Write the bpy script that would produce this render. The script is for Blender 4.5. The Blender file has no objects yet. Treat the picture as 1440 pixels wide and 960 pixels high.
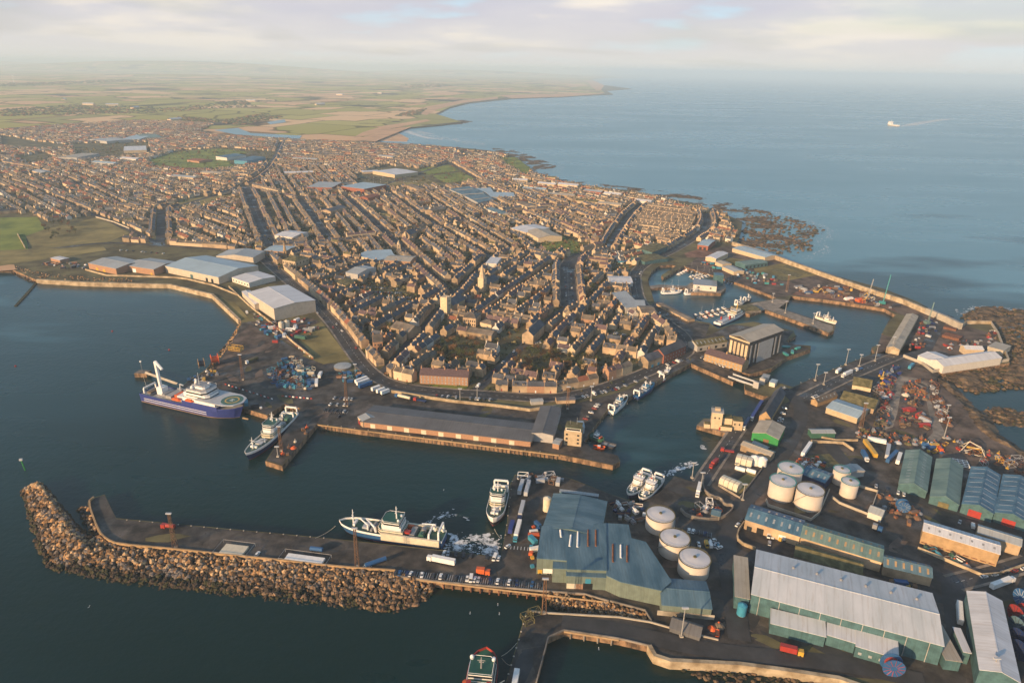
import bpy, bmesh, math, random
from mathutils import Vector, Matrix
from mathutils.geometry import tessellate_polygon
random.seed(11)
rad = math.radians
scene = bpy.context.scene
COL = scene.collection
# ------------------------------------------------------------------ camera
FPX = 960.0; TILT = rad(21.75); ROLL = rad(1.0); CH = 265.0
_ct, _st, _cr, _sr = math.cos(TILT), math.sin(TILT), math.cos(ROLL), math.sin(ROLL)
FW = Vector((0, _ct, -_st)); _u = Vector((0, _st, _ct)); _r = Vector((1, 0, 0))
CR = _cr*_r + _sr*_u; CU = -_sr*_r + _cr*_u
cd = bpy.data.cameras.new('camera'); cam = bpy.data.objects.new('camera', cd); COL.objects.link(cam)
cd.sensor_width = 36; cd.lens = 24; cd.clip_start = 1; cd.clip_end = 200000
M3 = Matrix((CR, CU, -FW)).transposed()
cam.matrix_world = Matrix.Translation((0, 0, CH)) @ M3.to_4x4()
scene.camera = cam
# ------------------------------------------------------------------ sky, sun, exposure
SUN_EL = rad(15); SUN_AZ = rad(180+46)          # azimuth clockwise from +Y: behind the camera and to the left
sdir = Vector((math.sin(SUN_AZ)*math.cos(SUN_EL), math.cos(SUN_AZ)*math.cos(SUN_EL), math.sin(SUN_EL)))
sl = bpy.data.lights.new('sun', 'SUN'); sl.energy = 5.0; sl.angle = rad(0.5); sl.color = (1.0, .665, .355)
so = bpy.data.objects.new('sun', sl); COL.objects.link(so)
so.rotation_euler = (-sdir).to_track_quat('-Z', 'Y').to_euler(); so.location = (0, 0, 500)
w = bpy.data.worlds.new('World'); scene.world = w; w.use_nodes = True
nt = w.node_tree; nt.nodes.clear()
def N(t, ty, **k):
    n = t.nodes.new(ty)
    for a, b in k.items():
        if a[0] == '_': n.inputs[a[1:].replace('_', ' ')].default_value = b
        else: setattr(n, a, b)
    return n
def L(t, a, b): t.links.new(a, b)
def ramp(t, fac, stops, interp='LINEAR'):
    r = N(t, 'ShaderNodeValToRGB'); r.color_ramp.interpolation = interp
    e = r.color_ramp.elements
    while len(e) < len(stops): e.new(.5)
    for i, (p, c) in enumerate(stops): e[i].position = p; e[i].color = (*c, 1) if len(c) == 3 else c
    L(t, fac, r.inputs['Fac']); return r.outputs['Color']
sky = N(nt, 'ShaderNodeTexSky', sky_type='NISHITA', sun_disc=False, sun_elevation=SUN_EL, sun_rotation=SUN_AZ, air_density=1.0, dust_density=2.0, ozone_density=1.5)
bg1 = N(nt, 'ShaderNodeBackground', _Strength=0.11); L(nt, sky.outputs[0], bg1.inputs[0])
tc = N(nt, 'ShaderNodeTexCoord')
sx = N(nt, 'ShaderNodeSeparateXYZ'); L(nt, tc.outputs['Generated'], sx.inputs[0])
za = N(nt, 'ShaderNodeMath', operation='MAXIMUM'); L(nt, sx.outputs[2], za.inputs[0]); za.inputs[1].default_value = 0.0
zb = N(nt, 'ShaderNodeMath', operation='ADD'); L(nt, za.outputs[0], zb.inputs[0]); zb.inputs[1].default_value = 0.13
dx = N(nt, 'ShaderNodeMath', operation='DIVIDE'); L(nt, sx.outputs[0], dx.inputs[0]); L(nt, zb.outputs[0], dx.inputs[1])
dy = N(nt, 'ShaderNodeMath', operation='DIVIDE'); L(nt, sx.outputs[1], dy.inputs[0]); L(nt, zb.outputs[0], dy.inputs[1])
cx = N(nt, 'ShaderNodeCombineXYZ'); L(nt, dx.outputs[0], cx.inputs[0]); L(nt, dy.outputs[0], cx.inputs[1])
cn = N(nt, 'ShaderNodeTexNoise', _Scale=.36, _Detail=5.0, _Roughness=.5, _Distortion=.4); L(nt, cx.outputs[0], cn.inputs['Vector'])
cn2 = N(nt, 'ShaderNodeTexNoise', _Scale=.62, _Detail=5.0, _Roughness=.5); L(nt, cx.outputs[0], cn2.inputs['Vector'])
ccol = ramp(nt, cn2.outputs['Fac'], [(.36, (.50, .74, .90)), (.44, (.56, .55, .64)), (.53, (.62, .60, .66)), (.62, (.92, .82, .72))])
cov = ramp(nt, cn.outputs['Fac'], [(.30, (.55,)*3), (.46, (1, 1, 1))])
hz = ramp(nt, sx.outputs[2], [(0.0, (1, 1, 1)), (.07, (.15, .15, .15)), (.12, (0, 0, 0))])
hb = ramp(nt, sx.outputs[2], [(.08, (0, 0, 0)), (.14, (1, 1, 1))]); hbm = N(nt, 'ShaderNodeMix', data_type='RGBA', blend_type='MIX'); hbm.inputs[7].default_value = (.34, .62, .86, 1); L(nt, hb, hbm.inputs[0]); L(nt, ccol, hbm.inputs[6])
hm = N(nt, 'ShaderNodeMix', data_type='RGBA', blend_type='MIX'); hm.inputs[7].default_value = (.76, .72, .66, 1)
L(nt, hz, hm.inputs[0]); L(nt, hbm.outputs[2], hm.inputs[6])
bg2 = N(nt, 'ShaderNodeBackground', _Strength=.76); L(nt, hm.outputs[2], bg2.inputs[0])
cmx = N(nt, 'ShaderNodeMath', operation='MAXIMUM'); L(nt, cov, cmx.inputs[0]); L(nt, hz, cmx.inputs[1])
cmm = N(nt, 'ShaderNodeMath', operation='MULTIPLY'); hi_ = ramp(nt, sx.outputs[2], [(.22, (.95,)*3), (.50, (.12,)*3)]); L(nt, cmx.outputs[0], cmm.inputs[0]); L(nt, hi_, cmm.inputs[1])
mx = N(nt, 'ShaderNodeMixShader'); L(nt, cmm.outputs[0], mx.inputs[0]); L(nt, bg1.outputs[0], mx.inputs[1]); L(nt, bg2.outputs[0], mx.inputs[2])
wo = N(nt, 'ShaderNodeOutputWorld'); L(nt, mx.outputs[0], wo.inputs[0])
vs = scene.view_settings; vs.view_transform = 'Standard'; vs.look = 'None'; vs.exposure = 0.58; vs.gamma = 1.0; vs.use_curve_mapping = False
scene.cycles.max_bounces = 4; scene.cycles.volume_bounces = 3; scene.cycles.diffuse_bounces = 2; scene.cycles.glossy_bounces = 2
HAZE_DENSITY = 0.82e-4
# ------------------------------------------------------------------ photo pixel -> point on a level plane
GZ = 4.0
def P(x, y, z=GZ):
    d = FW + (x-720)/FPX*CR + (480-y)/FPX*CU
    return Vector((d.x, d.y, d.z))*((z-CH)/d.z) + Vector((0, 0, CH))
def PX(v):
    q = Vector((v[0], v[1], (v[2] if len(v) > 2 else GZ)-CH)); wz = q.dot(FW)
    if wz < 1: return (-9e9, 9e9)
    return 720+FPX*q.dot(CR)/wz, 480-FPX*q.dot(CU)/wz
def inpoly(x, y, pl):
    c = False; j = len(pl)-1
    for i in range(len(pl)):
        xi, yi = pl[i]; xj, yj = pl[j]
        if (yi > y) != (yj > y) and x < (xj-xi)*(y-yi)/(yj-yi)+xi: c = not c
        j = i
    return c
# ------------------------------------------------------------------ materials
def mat(name, col, rough=.8, var=.12, scale=.4, col2=None, metal=0, bump=0, det=4, rnd=0, spec=.3, streak=None, corr=None):
    m = bpy.data.materials.new(name); m.use_nodes = True; t = m.node_tree
    b = t.nodes['Principled BSDF']; b.inputs['Roughness'].default_value = rough; b.inputs['Metallic'].default_value = metal
    b.inputs['Specular IOR Level'].default_value = spec
    tcn = N(t, 'ShaderNodeTexCoord'); vec = tcn.outputs['Object']
    if streak:
        mp = N(t, 'ShaderNodeMapping'); mp.inputs['Scale'].default_value = streak; L(t, vec, mp.inputs[0]); vec = mp.outputs[0]
    nz = N(t, 'ShaderNodeTexNoise', _Scale=scale, _Detail=float(det), _Roughness=.62); L(t, vec, nz.inputs['Vector'])
    c1 = tuple(max(0, c*(1-var)) for c in col); c2 = col2 or tuple(min(1, c*(1+var)) for c in col)
    out = ramp(t, nz.outputs['Fac'], [(.36, c1), (.64, c2)])
    if corr:   # ribbed sheet metal: thin dark seams every corr metres across x
        sp = N(t, 'ShaderNodeSeparateXYZ'); L(t, tcn.outputs['Object'], sp.inputs[0])
        mm = N(t, 'ShaderNodeMath', operation='MULTIPLY'); L(t, sp.outputs[0], mm.inputs[0]); mm.inputs[1].default_value = 1/corr
        fr = N(t, 'ShaderNodeMath', operation='FRACT'); L(t, mm.outputs[0], fr.inputs[0])
        rr = ramp(t, fr.outputs[0], [(0, (.88,)*3), (.2, (1, 1, 1)), (.9, (1, 1, 1)), (1, (.9,)*3)])
        mu = N(t, 'ShaderNodeMix', data_type='RGBA', blend_type='MULTIPLY'); mu.inputs[0].default_value = 1
        L(t, out, mu.inputs[6]); L(t, rr, mu.inputs[7]); out = mu.outputs[2]
        mp2 = N(t, 'ShaderNodeMapping'); mp2.inputs['Scale'].default_value = (.9, .07, .07); L(t, tcn.outputs['Object'], mp2.inputs[0])   # rust and dirt running down the sheets
        n9 = N(t, 'ShaderNodeTexNoise', _Scale=.8, _Detail=6.0, _Roughness=.7); L(t, mp2.outputs[0], n9.inputs['Vector'])
        r9 = ramp(t, n9.outputs['Fac'], [(.52, (1, 1, 1)), (.66, (.74, .66, .58)), (.72, (.6, .5, .42))]); m9 = N(t, 'ShaderNodeMix', data_type='RGBA', blend_type='MULTIPLY'); m9.inputs[0].default_value = .5
        L(t, out, m9.inputs[6]); L(t, r9, m9.inputs[7]); out = m9.outputs[2]
    if rnd:
        oi = N(t, 'ShaderNodeObjectInfo'); rr = ramp(t, oi.outputs['Random'], [(0, (1-rnd,)*3), (1, (1+rnd*.6,)*3)])
        mu = N(t, 'ShaderNodeMix', data_type='RGBA', blend_type='MULTIPLY'); mu.inputs[0].default_value = 1
        L(t, out, mu.inputs[6]); L(t, rr, mu.inputs[7]); out = mu.outputs[2]
    L(t, out, b.inputs['Base Color'])
    if bump:
        bn = N(t, 'ShaderNodeBump', _Strength=.6, _Distance=bump); L(t, nz.outputs['Fac'], bn.inputs['Height']); L(t, bn.outputs[0], b.inputs['Normal'])
    return m
M = {}
def mk(k, *a, **kw): M[k] = mat(k, *a, **kw)
mk('asphalt', (.042, .038, .036), var=.3, scale=.09, col2=(.10, .084, .07), rough=.88, det=10)
mk('road', (.05, .048, .048), var=.22, scale=.1, rough=.85)
mk('dirt', (.075, .055, .045), var=.4, scale=.07, col2=(.17, .125, .10), rough=.95, det=7)
mk('redearth', (.17, .075, .045), var=.35, scale=.08, col2=(.25, .14, .10), rough=.95)
mk('concrete', (.22, .19, .16), var=.25, scale=.2, rough=.9)
mk('paleconc', (.40, .35, .28), var=.15, scale=.15, rough=.85)
mk('seawall', (.34, .25, .15), var=.3, scale=.15, rough=.9, col2=(.5, .4, .27))
mk('quaystone', (.13, .085, .055), var=.5, scale=.25, col2=(.34, .21, .12), rough=.9, streak=(1, 1, .5))
mk('grass', (.13, .18, .03), var=.25, scale=.02, rough=.95, col2=(.23, .26, .05), det=6)
mk('drygrass', (.17, .14, .05), var=.4, scale=.02, rough=.95, col2=(.30, .24, .09), det=9)
mk('garden', (.085, .07, .038), var=.4, scale=.03, rough=.95, col2=(.17, .15, .07), det=8)
mk('sand', (.55, .33, .18), var=.15, scale=.01, rough=.9)
mk('redtrack', (.22, .07, .05), rough=.9)
mk('slate', (.085, .09, .105), var=.45, scale=.07, det=8, rough=.65, rnd=.3)
mk('slatebrown', (.16, .13, .10), var=.45, scale=.07, det=8, rough=.75, rnd=.3)
mk('slatepurple', (.13, .085, .085), var=.2, scale=.8, rough=.7, rnd=.15)
mk('redtile', (.24, .09, .05), var=.2, scale=.8, rough=.8, rnd=.2)
mk('moss', (.10, .095, .04), var=.35, scale=.25, rough=.9, col2=(.19, .16, .075))
mk('granite', (.38, .275, .175), var=.35, scale=.08, det=8, rough=.9, rnd=.25)
mk('pinkstone', (.42, .30, .19), var=.35, scale=.08, det=8, rough=.9, rnd=.2)
mk('cream', (.56, .43, .28), var=.1, scale=.5, rough=.85, rnd=.2)
mk('whitewall', (.60, .55, .48), var=.07, scale=.5, rough=.8)
mk('redbrick', (.28, .10, .06), var=.2, scale=1.2, rough=.9)
mk('orangebrick', (.36, .205, .125), var=.18, scale=1.2, rough=.9)
mk('glass', (.025, .03, .035), var=.2, rough=.15, spec=.6)
mk('paleglass', (.30, .32, .33), var=.2, rough=.2, spec=.6)  # pale grey panes, much lighter than the plain glass
mk('tealroof', (.075, .155, .215), var=.25, scale=.12, rough=.6, corr=1.6, col2=(.13, .21, .26), streak=(1, .25, 1))
mk('greenroof', (.12, .21, .21), var=.22, scale=.12, rough=.65, corr=1.6, col2=(.19, .27, .24), streak=(1, .25, 1))
mk('blueroof', (.055, .135, .22), var=.25, scale=.14, rough=.6, corr=1.6, streak=(1, .25, 1), col2=(.10, .20, .28))
mk('tealwall', (.062, .13, .142), var=.2, scale=.3, rough=.6, corr=1.0)
mk('greenwall', (.15, .185, .155), var=.12, scale=.3, rough=.6, corr=1.0)
mk('brightgreen', (.03, .22, .06), var=.1, rough=.6)
mk('whiteroof', (.58, .58, .60), var=.12, scale=.12, rough=.55, corr=2.2, streak=(1, .15, 1))
mk('mossroofwhite', (.50, .525, .535), var=.06, scale=.08, rough=.6, corr=4.4, col2=(.62, .62, .63), streak=(1, .3, 1), det=8)
mk('greyroof', (.34, .36, .37), var=.1, scale=.06, rough=.55, corr=2.5)
mk('bluegreyroof', (.33, .42, .48), var=.08, scale=.05, rough=.5, corr=3)
mk('darkroof', (.115, .115, .12), var=.16, scale=.08, rough=.6, corr=2.0)
mk('tanroof', (.38, .34, .28), var=.1, scale=.1, rough=.6, corr=2.0)
mk('creamwall', (.50, .43, .34), var=.08, scale=.3, rough=.7, corr=1.2)
mk('greywall', (.40, .38, .36), var=.08, scale=.3, rough=.7, corr=1.2)
mk('darkclad', (.05, .045, .042), rough=.6)
mk('ochre', (.38, .25, .13), var=.15, scale=.3, rough=.85)
mk('tank', (.56, .48, .40), var=.06, scale=.2, rough=.6)
mk('tanktop', (.58, .56, .57), var=.06, scale=.2, rough=.5)
mk('steel', (.30, .29, .28), rough=.5, var=.15)
mk('rust', (.16, .07, .04), var=.35, scale=.6, rough=.9)
mk('wood', (.16, .12, .085), var=.3, scale=1, rough=.9)
mk('rock', (.16, .10, .06), var=.45, scale=.5, rough=.95, col2=(.34, .22, .13), rnd=.55)
mk('rocksea', (.03, .024, .018), var=.5, scale=.12, rough=.95, col2=(.21, .14, .08), det=12, bump=2.5)
mk('weed', (.05, .045, .02), var=.4, scale=.3, rough=.95)  # seaweed tone, also the painted gap shade of the boulder core
mk('foam', (.80, .82, .84), var=.1, scale=.3, rough=.8)
def wispy(m):
    t = m.node_tree; b = t.nodes['Principled BSDF']; tcn = N(t, 'ShaderNodeTexCoord'); nz = N(t, 'ShaderNodeTexNoise', _Scale=.28, _Detail=9.0, _Roughness=.7); L(t, tcn.outputs['Object'], nz.inputs['Vector']); L(t, ramp(t, nz.outputs['Fac'], [(.40, (.02,)*3), (.56, (.9,)*3)]), b.inputs['Alpha'])
wispy(M['foam'])
mk('bark', (.09, .065, .045), rough=.95)
mk('twig', (.16, .085, .035), var=.35, scale=.5, rough=.95, rnd=.35)
mk('leaf', (.06, .07, .025), var=.35, scale=.5, rough=.95, rnd=.3)
mk('black', (.015, .015, .015), rough=.7)
for k, c in dict(white=(.78, .76, .73), red=(.34, .04, .03), orange=(.62, .12, .03), yellow=(.55, .33, .05), blue=(.03, .10, .24), navy=(.015, .03, .10),
                 royal=(.03, .045, .20), cyan=(.05, .24, .35), teal=(.05, .26, .25), green=(.045, .12, .085), deckgreen=(.02, .085, .06), silver=(.42, .43, .45),
                 grey=(.25, .25, .26), dark=(.04, .04, .05), cream2=(.62, .55, .42), darkred=(.25, .03, .03), brown=(.2, .11, .06)).items():
    mk(k, c, rough=.4, var=.08, scale=.5, spec=.4)
# ------------------------------------------------------------------ mesh builder
class MB:
    def __init__(s): s.v = []; s.f = []; s.m = []; s.mats = []
    def mi(s, m):
        if m not in s.mats: s.mats.append(m)
        return s.mats.index(m)
    def face(s, pts, m):
        i = len(s.v); s.v += [tuple(p) for p in pts]; s.f.append(tuple(range(i, i+len(pts)))); s.m.append(s.mi(m)); return s
    def box(s, x0, x1, y0, y1, z0, z1, m, bottom=False, top=None, R=None):
        c = [(x0, y0, z0), (x1, y0, z0), (x1, y1, z0), (x0, y1, z0), (x0, y0, z1), (x1, y0, z1), (x1, y1, z1), (x0, y1, z1)]
        if R is not None: c = [tuple(R @ Vector(p)) for p in c]
        i = len(s.v); s.v += c; k = s.mi(m)
        for q in ((0, 1, 5, 4), (1, 2, 6, 5), (2, 3, 7, 6), (3, 0, 4, 7)): s.f.append(tuple(i+a for a in q)); s.m.append(k)
        s.f.append((i+4, i+5, i+6, i+7)); s.m.append(s.mi(top or m))
        s.f.append((i+3, i+2, i+1, i)); s.m.append(k)
        return s
    def bar(s, a, b, r, m, n=4, r2=None):
        a = Vector(a); b = Vector(b); d = (b-a)
        if d.length < 1e-6: return s
        d.normalize(); u = d.orthogonal().normalized(); w_ = d.cross(u); r2 = r if r2 is None else r2
        i = len(s.v); k = s.mi(m)
        for (c, rr) in ((a, r), (b, r2)):
            for j in range(n):
                t = 2*math.pi*(j+.5)/n; s.v.append(tuple(c+u*math.cos(t)*rr+w_*math.sin(t)*rr))
        for j in range(n): s.f.append((i+j, i+(j+1) % n, i+n+(j+1) % n, i+n+j)); s.m.append(k)
        s.f.append(tuple(i+n-1-j for j in range(n))); s.m.append(k); s.f.append(tuple(i+n+j for j in range(n))); s.m.append(k)
        return s
    def prism(s, pl, z0, z1, m, top=None, bottom=False):
        a = sum(pl[i][0]*pl[(i+1) % len(pl)][1]-pl[(i+1) % len(pl)][0]*pl[i][1] for i in range(len(pl)))
        if a < 0: pl = pl[::-1]
        n = len(pl); i = len(s.v); s.v += [(p[0], p[1], z0) for p in pl]+[(p[0], p[1], z1) for p in pl]; k = s.mi(m); kt = s.mi(top or m)
        for j in range(n): s.f.append((i+j, i+(j+1) % n, i+n+(j+1) % n, i+n+j)); s.m.append(k)
        for t in tessellate_polygon([[Vector((p[0], p[1], 0)) for p in pl]]):
            q = [Vector((pl[a_][0], pl[a_][1])) for a_ in t]
            cr = (q[1].x-q[0].x)*(q[2].y-q[0].y)-(q[2].x-q[0].x)*(q[1].y-q[0].y)
            if cr < 0: t = t[::-1]
            s.f.append(tuple(i+n+a_ for a_ in t)); s.m.append(kt)
        return s
    def cyl(s, x, y, z0, z1, r, m, n=24, top=None, r2=None, cone=0):
        r2 = r if r2 is None else r2; i = len(s.v); k = s.mi(m); kt = s.mi(top or m)
        for (z, rr) in ((z0, r), (z1, r2)):
            for j in range(n):
                t = 2*math.pi*j/n; s.v.append((x+rr*math.cos(t), y+rr*math.sin(t), z))
        for j in range(n): s.f.append((i+j, i+(j+1) % n, i+n+(j+1) % n, i+n+j)); s.m.append(k)
        s.v.append((x, y, z1+cone)); c = len(s.v)-1
        for j in range(n): s.f.append((i+n+j, i+n+(j+1) % n, c)); s.m.append(kt)
        return s
    def build(s, name, parent=None, loc=None, smooth=False):
        me = bpy.data.meshes.new(name); me.from_pydata(s.v, [], s.f); me.update()
        for m in s.mats: me.materials.append(M[m] if isinstance(m, str) else m)
        me.polygons.foreach_set('material_index', s.m)
        if smooth: me.polygons.foreach_set('use_smooth', [True]*len(s.f))
        o = bpy.data.objects.new(name, me); COL.objects.link(o)
        if parent: o.parent = parent
        if loc is not None: o.location = loc
        return o
USED = set()
def tag(o, label=None, cat=None, group=None, kind=None):
    if label:
        if label in USED and not group: print('DUPLABEL', label)
        USED.add(label); o['label'] = label
    if cat: o['category'] = cat
    if group: o['group'] = group
    if kind: o['kind'] = kind
    return o
def empty(name, loc, rz=0, *a, **k):
    o = bpy.data.objects.new(name, None); COL.objects.link(o); o.location = loc; o.rotation_euler[2] = rz; o.empty_display_size = 1
    return tag(o, *a, **k)
def kids(o, cache={}):
    return [c for c in o.children]
def copy_tree(o, parent=None):
    c = o.copy(); COL.objects.link(c)
    if parent: c.parent = parent
    for ch in CH_[o.name] if o.name in CH_ else o.children: copy_tree(ch, c)
    return c
CH_ = {}
def remember(o):
    CH_[o.name] = list(o.children)
    for c in o.children: remember(c)
def wetten(m):
    t = m.node_tree; b = t.nodes['Principled BSDF']; tcn = N(t, 'ShaderNodeTexCoord'); nz = N(t, 'ShaderNodeTexNoise', _Scale=.045, _Detail=6.0, _Roughness=.6); L(t, tcn.outputs['Object'], nz.inputs['Vector'])
    L(t, ramp(t, nz.outputs['Fac'], [(.40, (.92,)*3), (.60, (.55,)*3), (.66, (.25,)*3)]), b.inputs['Roughness'])
def patched(m):
    t = m.node_tree; b = t.nodes['Principled BSDF']; src = b.inputs['Base Color'].links[0].from_socket; tcn = N(t, 'ShaderNodeTexCoord'); mp_ = N(t, 'ShaderNodeMapping'); mp_.inputs['Rotation'].default_value = (0, 0, -.22); L(t, tcn.outputs['Object'], mp_.inputs[0])
    v = N(t, 'ShaderNodeTexVoronoi', distance='CHEBYCHEV', _Scale=.06, _Randomness=.8); L(t, mp_.outputs[0], v.inputs['Vector']); r = ramp(t, v.outputs['Color'], [(.2, (.72,)*3), (.5, (1, 1, 1)), (.8, (1.35, 1.28, 1.2))])
    x = N(t, 'ShaderNodeMix', data_type='RGBA', blend_type='MULTIPLY'); x.inputs[0].default_value = .8; L(t, src, x.inputs[6]); L(t, r, x.inputs[7]); L(t, x.outputs[2], b.inputs['Base Color'])
wetten(M['asphalt']); wetten(M['road']); patched(M['asphalt']); patched(M['concrete'])
def ang(a, b): return math.atan2(b[1]-a[1], b[0]-a[0])
ORD = ['first', 'second', 'third', 'fourth', 'fifth', 'sixth', 'seventh', 'eighth', 'ninth', 'tenth', 'eleventh', 'twelfth', 'thirteenth', 'fourteenth', 'fifteenth', 'sixteenth', 'seventeenth', 'eighteenth', 'nineteenth', 'twentieth']
TENS = {20: 'twenty', 30: 'thirty', 40: 'forty', 50: 'fifty', 60: 'sixty', 70: 'seventy', 80: 'eighty', 90: 'ninety'}
def ordw(n):
    if n <= 20: return ORD[n-1]
    t = n//10*10; u = n % 10
    if t >= 100: return '%dth' % n
    return TENS[t]+'-'+ORD[u-1] if u else TENS[t][:-1]+'ieth'
# ================================================================== SETTING
def struct(o): o['kind'] = 'structure'; return o
# sea
MW = bpy.data.materials.new('water'); MW.use_nodes = True; t = MW.node_tree; b = t.nodes['Principled BSDF']
b.inputs['Base Color'].default_value = (.004, .022, .028, 1); b.inputs['Roughness'].default_value = .16; b.inputs['IOR'].default_value = 1.33
tcn = N(t, 'ShaderNodeTexCoord')
n1 = N(t, 'ShaderNodeTexNoise', _Scale=.22, _Detail=4.0, _Roughness=.6); L(t, tcn.outputs['Object'], n1.inputs['Vector'])
mp = N(t, 'ShaderNodeMapping'); mp.inputs['Scale'].default_value = (.35, 1, 1); mp.inputs['Rotation'].default_value = (0, 0, .5); L(t, tcn.outputs['Object'], mp.inputs[0])
n2 = N(t, 'ShaderNodeTexNoise', _Scale=.035, _Detail=5.0, _Roughness=.6); L(t, mp.outputs[0], n2.inputs['Vector'])
ad = N(t, 'ShaderNodeMath', operation='MULTIPLY_ADD'); L(t, n2.outputs['Fac'], ad.inputs[0]); ad.inputs[1].default_value = 1.7; L(t, n1.outputs['Fac'], ad.inputs[2])
bn = N(t, 'ShaderNodeBump', _Strength=.55, _Distance=.45); L(t, ad.outputs[0], bn.inputs['Height']); L(t, bn.outputs[0], b.inputs['Normal'])
nr = N(t, 'ShaderNodeTexNoise', _Scale=.0035, _Detail=5.0, _Roughness=.6); L(t, mp.outputs[0], nr.inputs['Vector']); L(t, ramp(t, nr.outputs['Fac'], [(.38, (.26,)*3), (.62, (.32,)*3)]), b.inputs['Roughness'])
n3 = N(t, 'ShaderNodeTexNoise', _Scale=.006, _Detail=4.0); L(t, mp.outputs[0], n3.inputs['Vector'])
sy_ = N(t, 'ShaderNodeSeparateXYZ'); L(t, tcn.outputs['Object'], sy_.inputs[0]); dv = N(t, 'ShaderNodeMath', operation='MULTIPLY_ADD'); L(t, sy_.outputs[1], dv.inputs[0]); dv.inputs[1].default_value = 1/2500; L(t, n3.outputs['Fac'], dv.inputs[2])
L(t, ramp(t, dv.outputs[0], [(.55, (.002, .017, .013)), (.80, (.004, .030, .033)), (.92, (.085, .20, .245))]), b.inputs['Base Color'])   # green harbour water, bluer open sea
M['water'] = MW
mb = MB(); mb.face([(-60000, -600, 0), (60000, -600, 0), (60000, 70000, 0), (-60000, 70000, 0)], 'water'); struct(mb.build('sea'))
# land outline (photo pixels of the quay and shore edges), one polygon
WEST = [(0, 379), (18, 379), (34, 386), (50, 393), (120, 397), (240, 400), (300, 414), (339, 452), (330, 475), (318, 492), (300, 515), (268, 532), (252, 546), (376, 584), (399, 568), (425, 573)]
HARB = [(373, 648), (397, 655), (445, 596), (508, 605), (640, 621), (787, 639), (862, 654), (872, 649), (869, 641), (832, 632), (822, 620), (828, 610), (854, 577), (895, 552), (931, 533), (972, 511),
        (1031, 537), (1038, 532), (1042, 523), (1054, 526), (1085, 518), (1106, 503), (1140, 491), (1140, 486), (1112, 484), (1106, 479), (1119, 472), (1116, 465), (1102, 462), (1060, 452), (1030, 456), (1010, 462), (998, 454), (975, 450), (920, 424), (914, 404), (911, 392),
        (917, 381), (927, 374), (944, 372), (950, 374), (930, 387), (933, 391), (962, 374), (1005, 386), (1050, 402), (1080, 413), (1091, 419), (1074, 423), (1058, 425), (1036, 432), (1038, 438), (1055, 442),
        (1074, 435), (1120, 451), (1165, 468), (1173, 465), (1172, 457), (1130, 444), (1093, 432), (1110, 422), (1112, 416), (1150, 420), (1200, 427), (1244, 434), (1260, 443), (1250, 450), (1240, 469), (1251, 475), (1243, 483), (1226, 488), (1230, 496),
        (1223, 499), (1176, 517), (1149, 529), (1115, 544), (1105, 541), (1075, 532), (1056, 531), (1047, 540), (1048, 548), (1074, 557), (1080, 557), (1068, 566), (1044, 600), (1037, 590), (990, 588), (980, 597), (1036, 613),
        (1010, 636), (977, 678), (948, 669), (930, 690), (900, 708), (876, 700), (857, 694), (832, 684), (799, 671), (761, 665), (724, 667), (717, 681), (713, 734), (704, 783), (672, 779), (622, 773), (470, 757), (300, 741), (163, 728), (147, 695),
        (131, 699), (123, 706), (138, 748), (149, 759), (165, 766), (248, 773), (320, 781), (400, 789), (478, 798), (556, 803), (564, 811), (620, 818), (764, 831), (822, 835), (856, 845), (907, 858), (916, 873),
        (870, 868), (767, 862), (740, 858), (711, 960), (698, 1010), (742, 1010), (754, 960), (771, 896), (793, 886), (871, 898), (913, 908), (921, 922), (942, 929), (1040, 934), (1108, 943), (1180, 954), (1260, 985), (1300, 1020), (1700, 1020)]
EAST = [(1700, 760), (1440, 668), (1400, 655), (1372, 628), (1345, 600), (1322, 560), (1309, 530), (1312, 525), (1360, 518), (1420, 510), (1415, 490), (1404, 468), (1394, 454), (1352, 457), (1340, 452)]
NORTH = [(1290, 424), (1240, 405), (1160, 384), (1108, 366), (1070, 354), (1036, 342), (1042, 326), (1044, 312), (1022, 302), (1000, 294), (975, 286), (940, 279), (900, 270), (850, 264), (805, 258), (782, 252),
         (752, 250), (744, 242), (738, 232), (728, 222), (712, 216), (690, 212), (640, 207), (600, 204), (560, 202), (525, 199), (545, 187), (575, 180), (620, 176), (650, 172), (640, 169), (612, 162), (632, 152), (660, 145), (720, 139), (790, 136), (862, 133), (853, 128), (888, 125), (850, 120), (832, 112), (875, 107), (950, 107.5)]
def w2(p, z=GZ): v = P(p[0], p[1], z); return (v.x, v.y)
far = [(6200, 60000), (-60000, 60000), (-60000, 500), (-1500, 560)]
land = [w2(p) for p in WEST+HARB+EAST+NORTH]+far
LANDPX = WEST+HARB+EAST+NORTH+[(940, 60), (-3000, 60), (-3000, 500), (-300, 395)]
mb = MB(); mb.prism(land, -3, GZ, 'quaystone', top='garden'); struct(mb.build('ground'))
def sheet(name, pl, m, z, world=False, kind='structure', label=None):
    mb = MB(); q = pl if world else [w2(p, z) for p in pl]
    mb.prism(q, z-.02, z, m); o = mb.build(name); o['kind'] = kind
    if label: o['label'] = label
    return o
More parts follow.
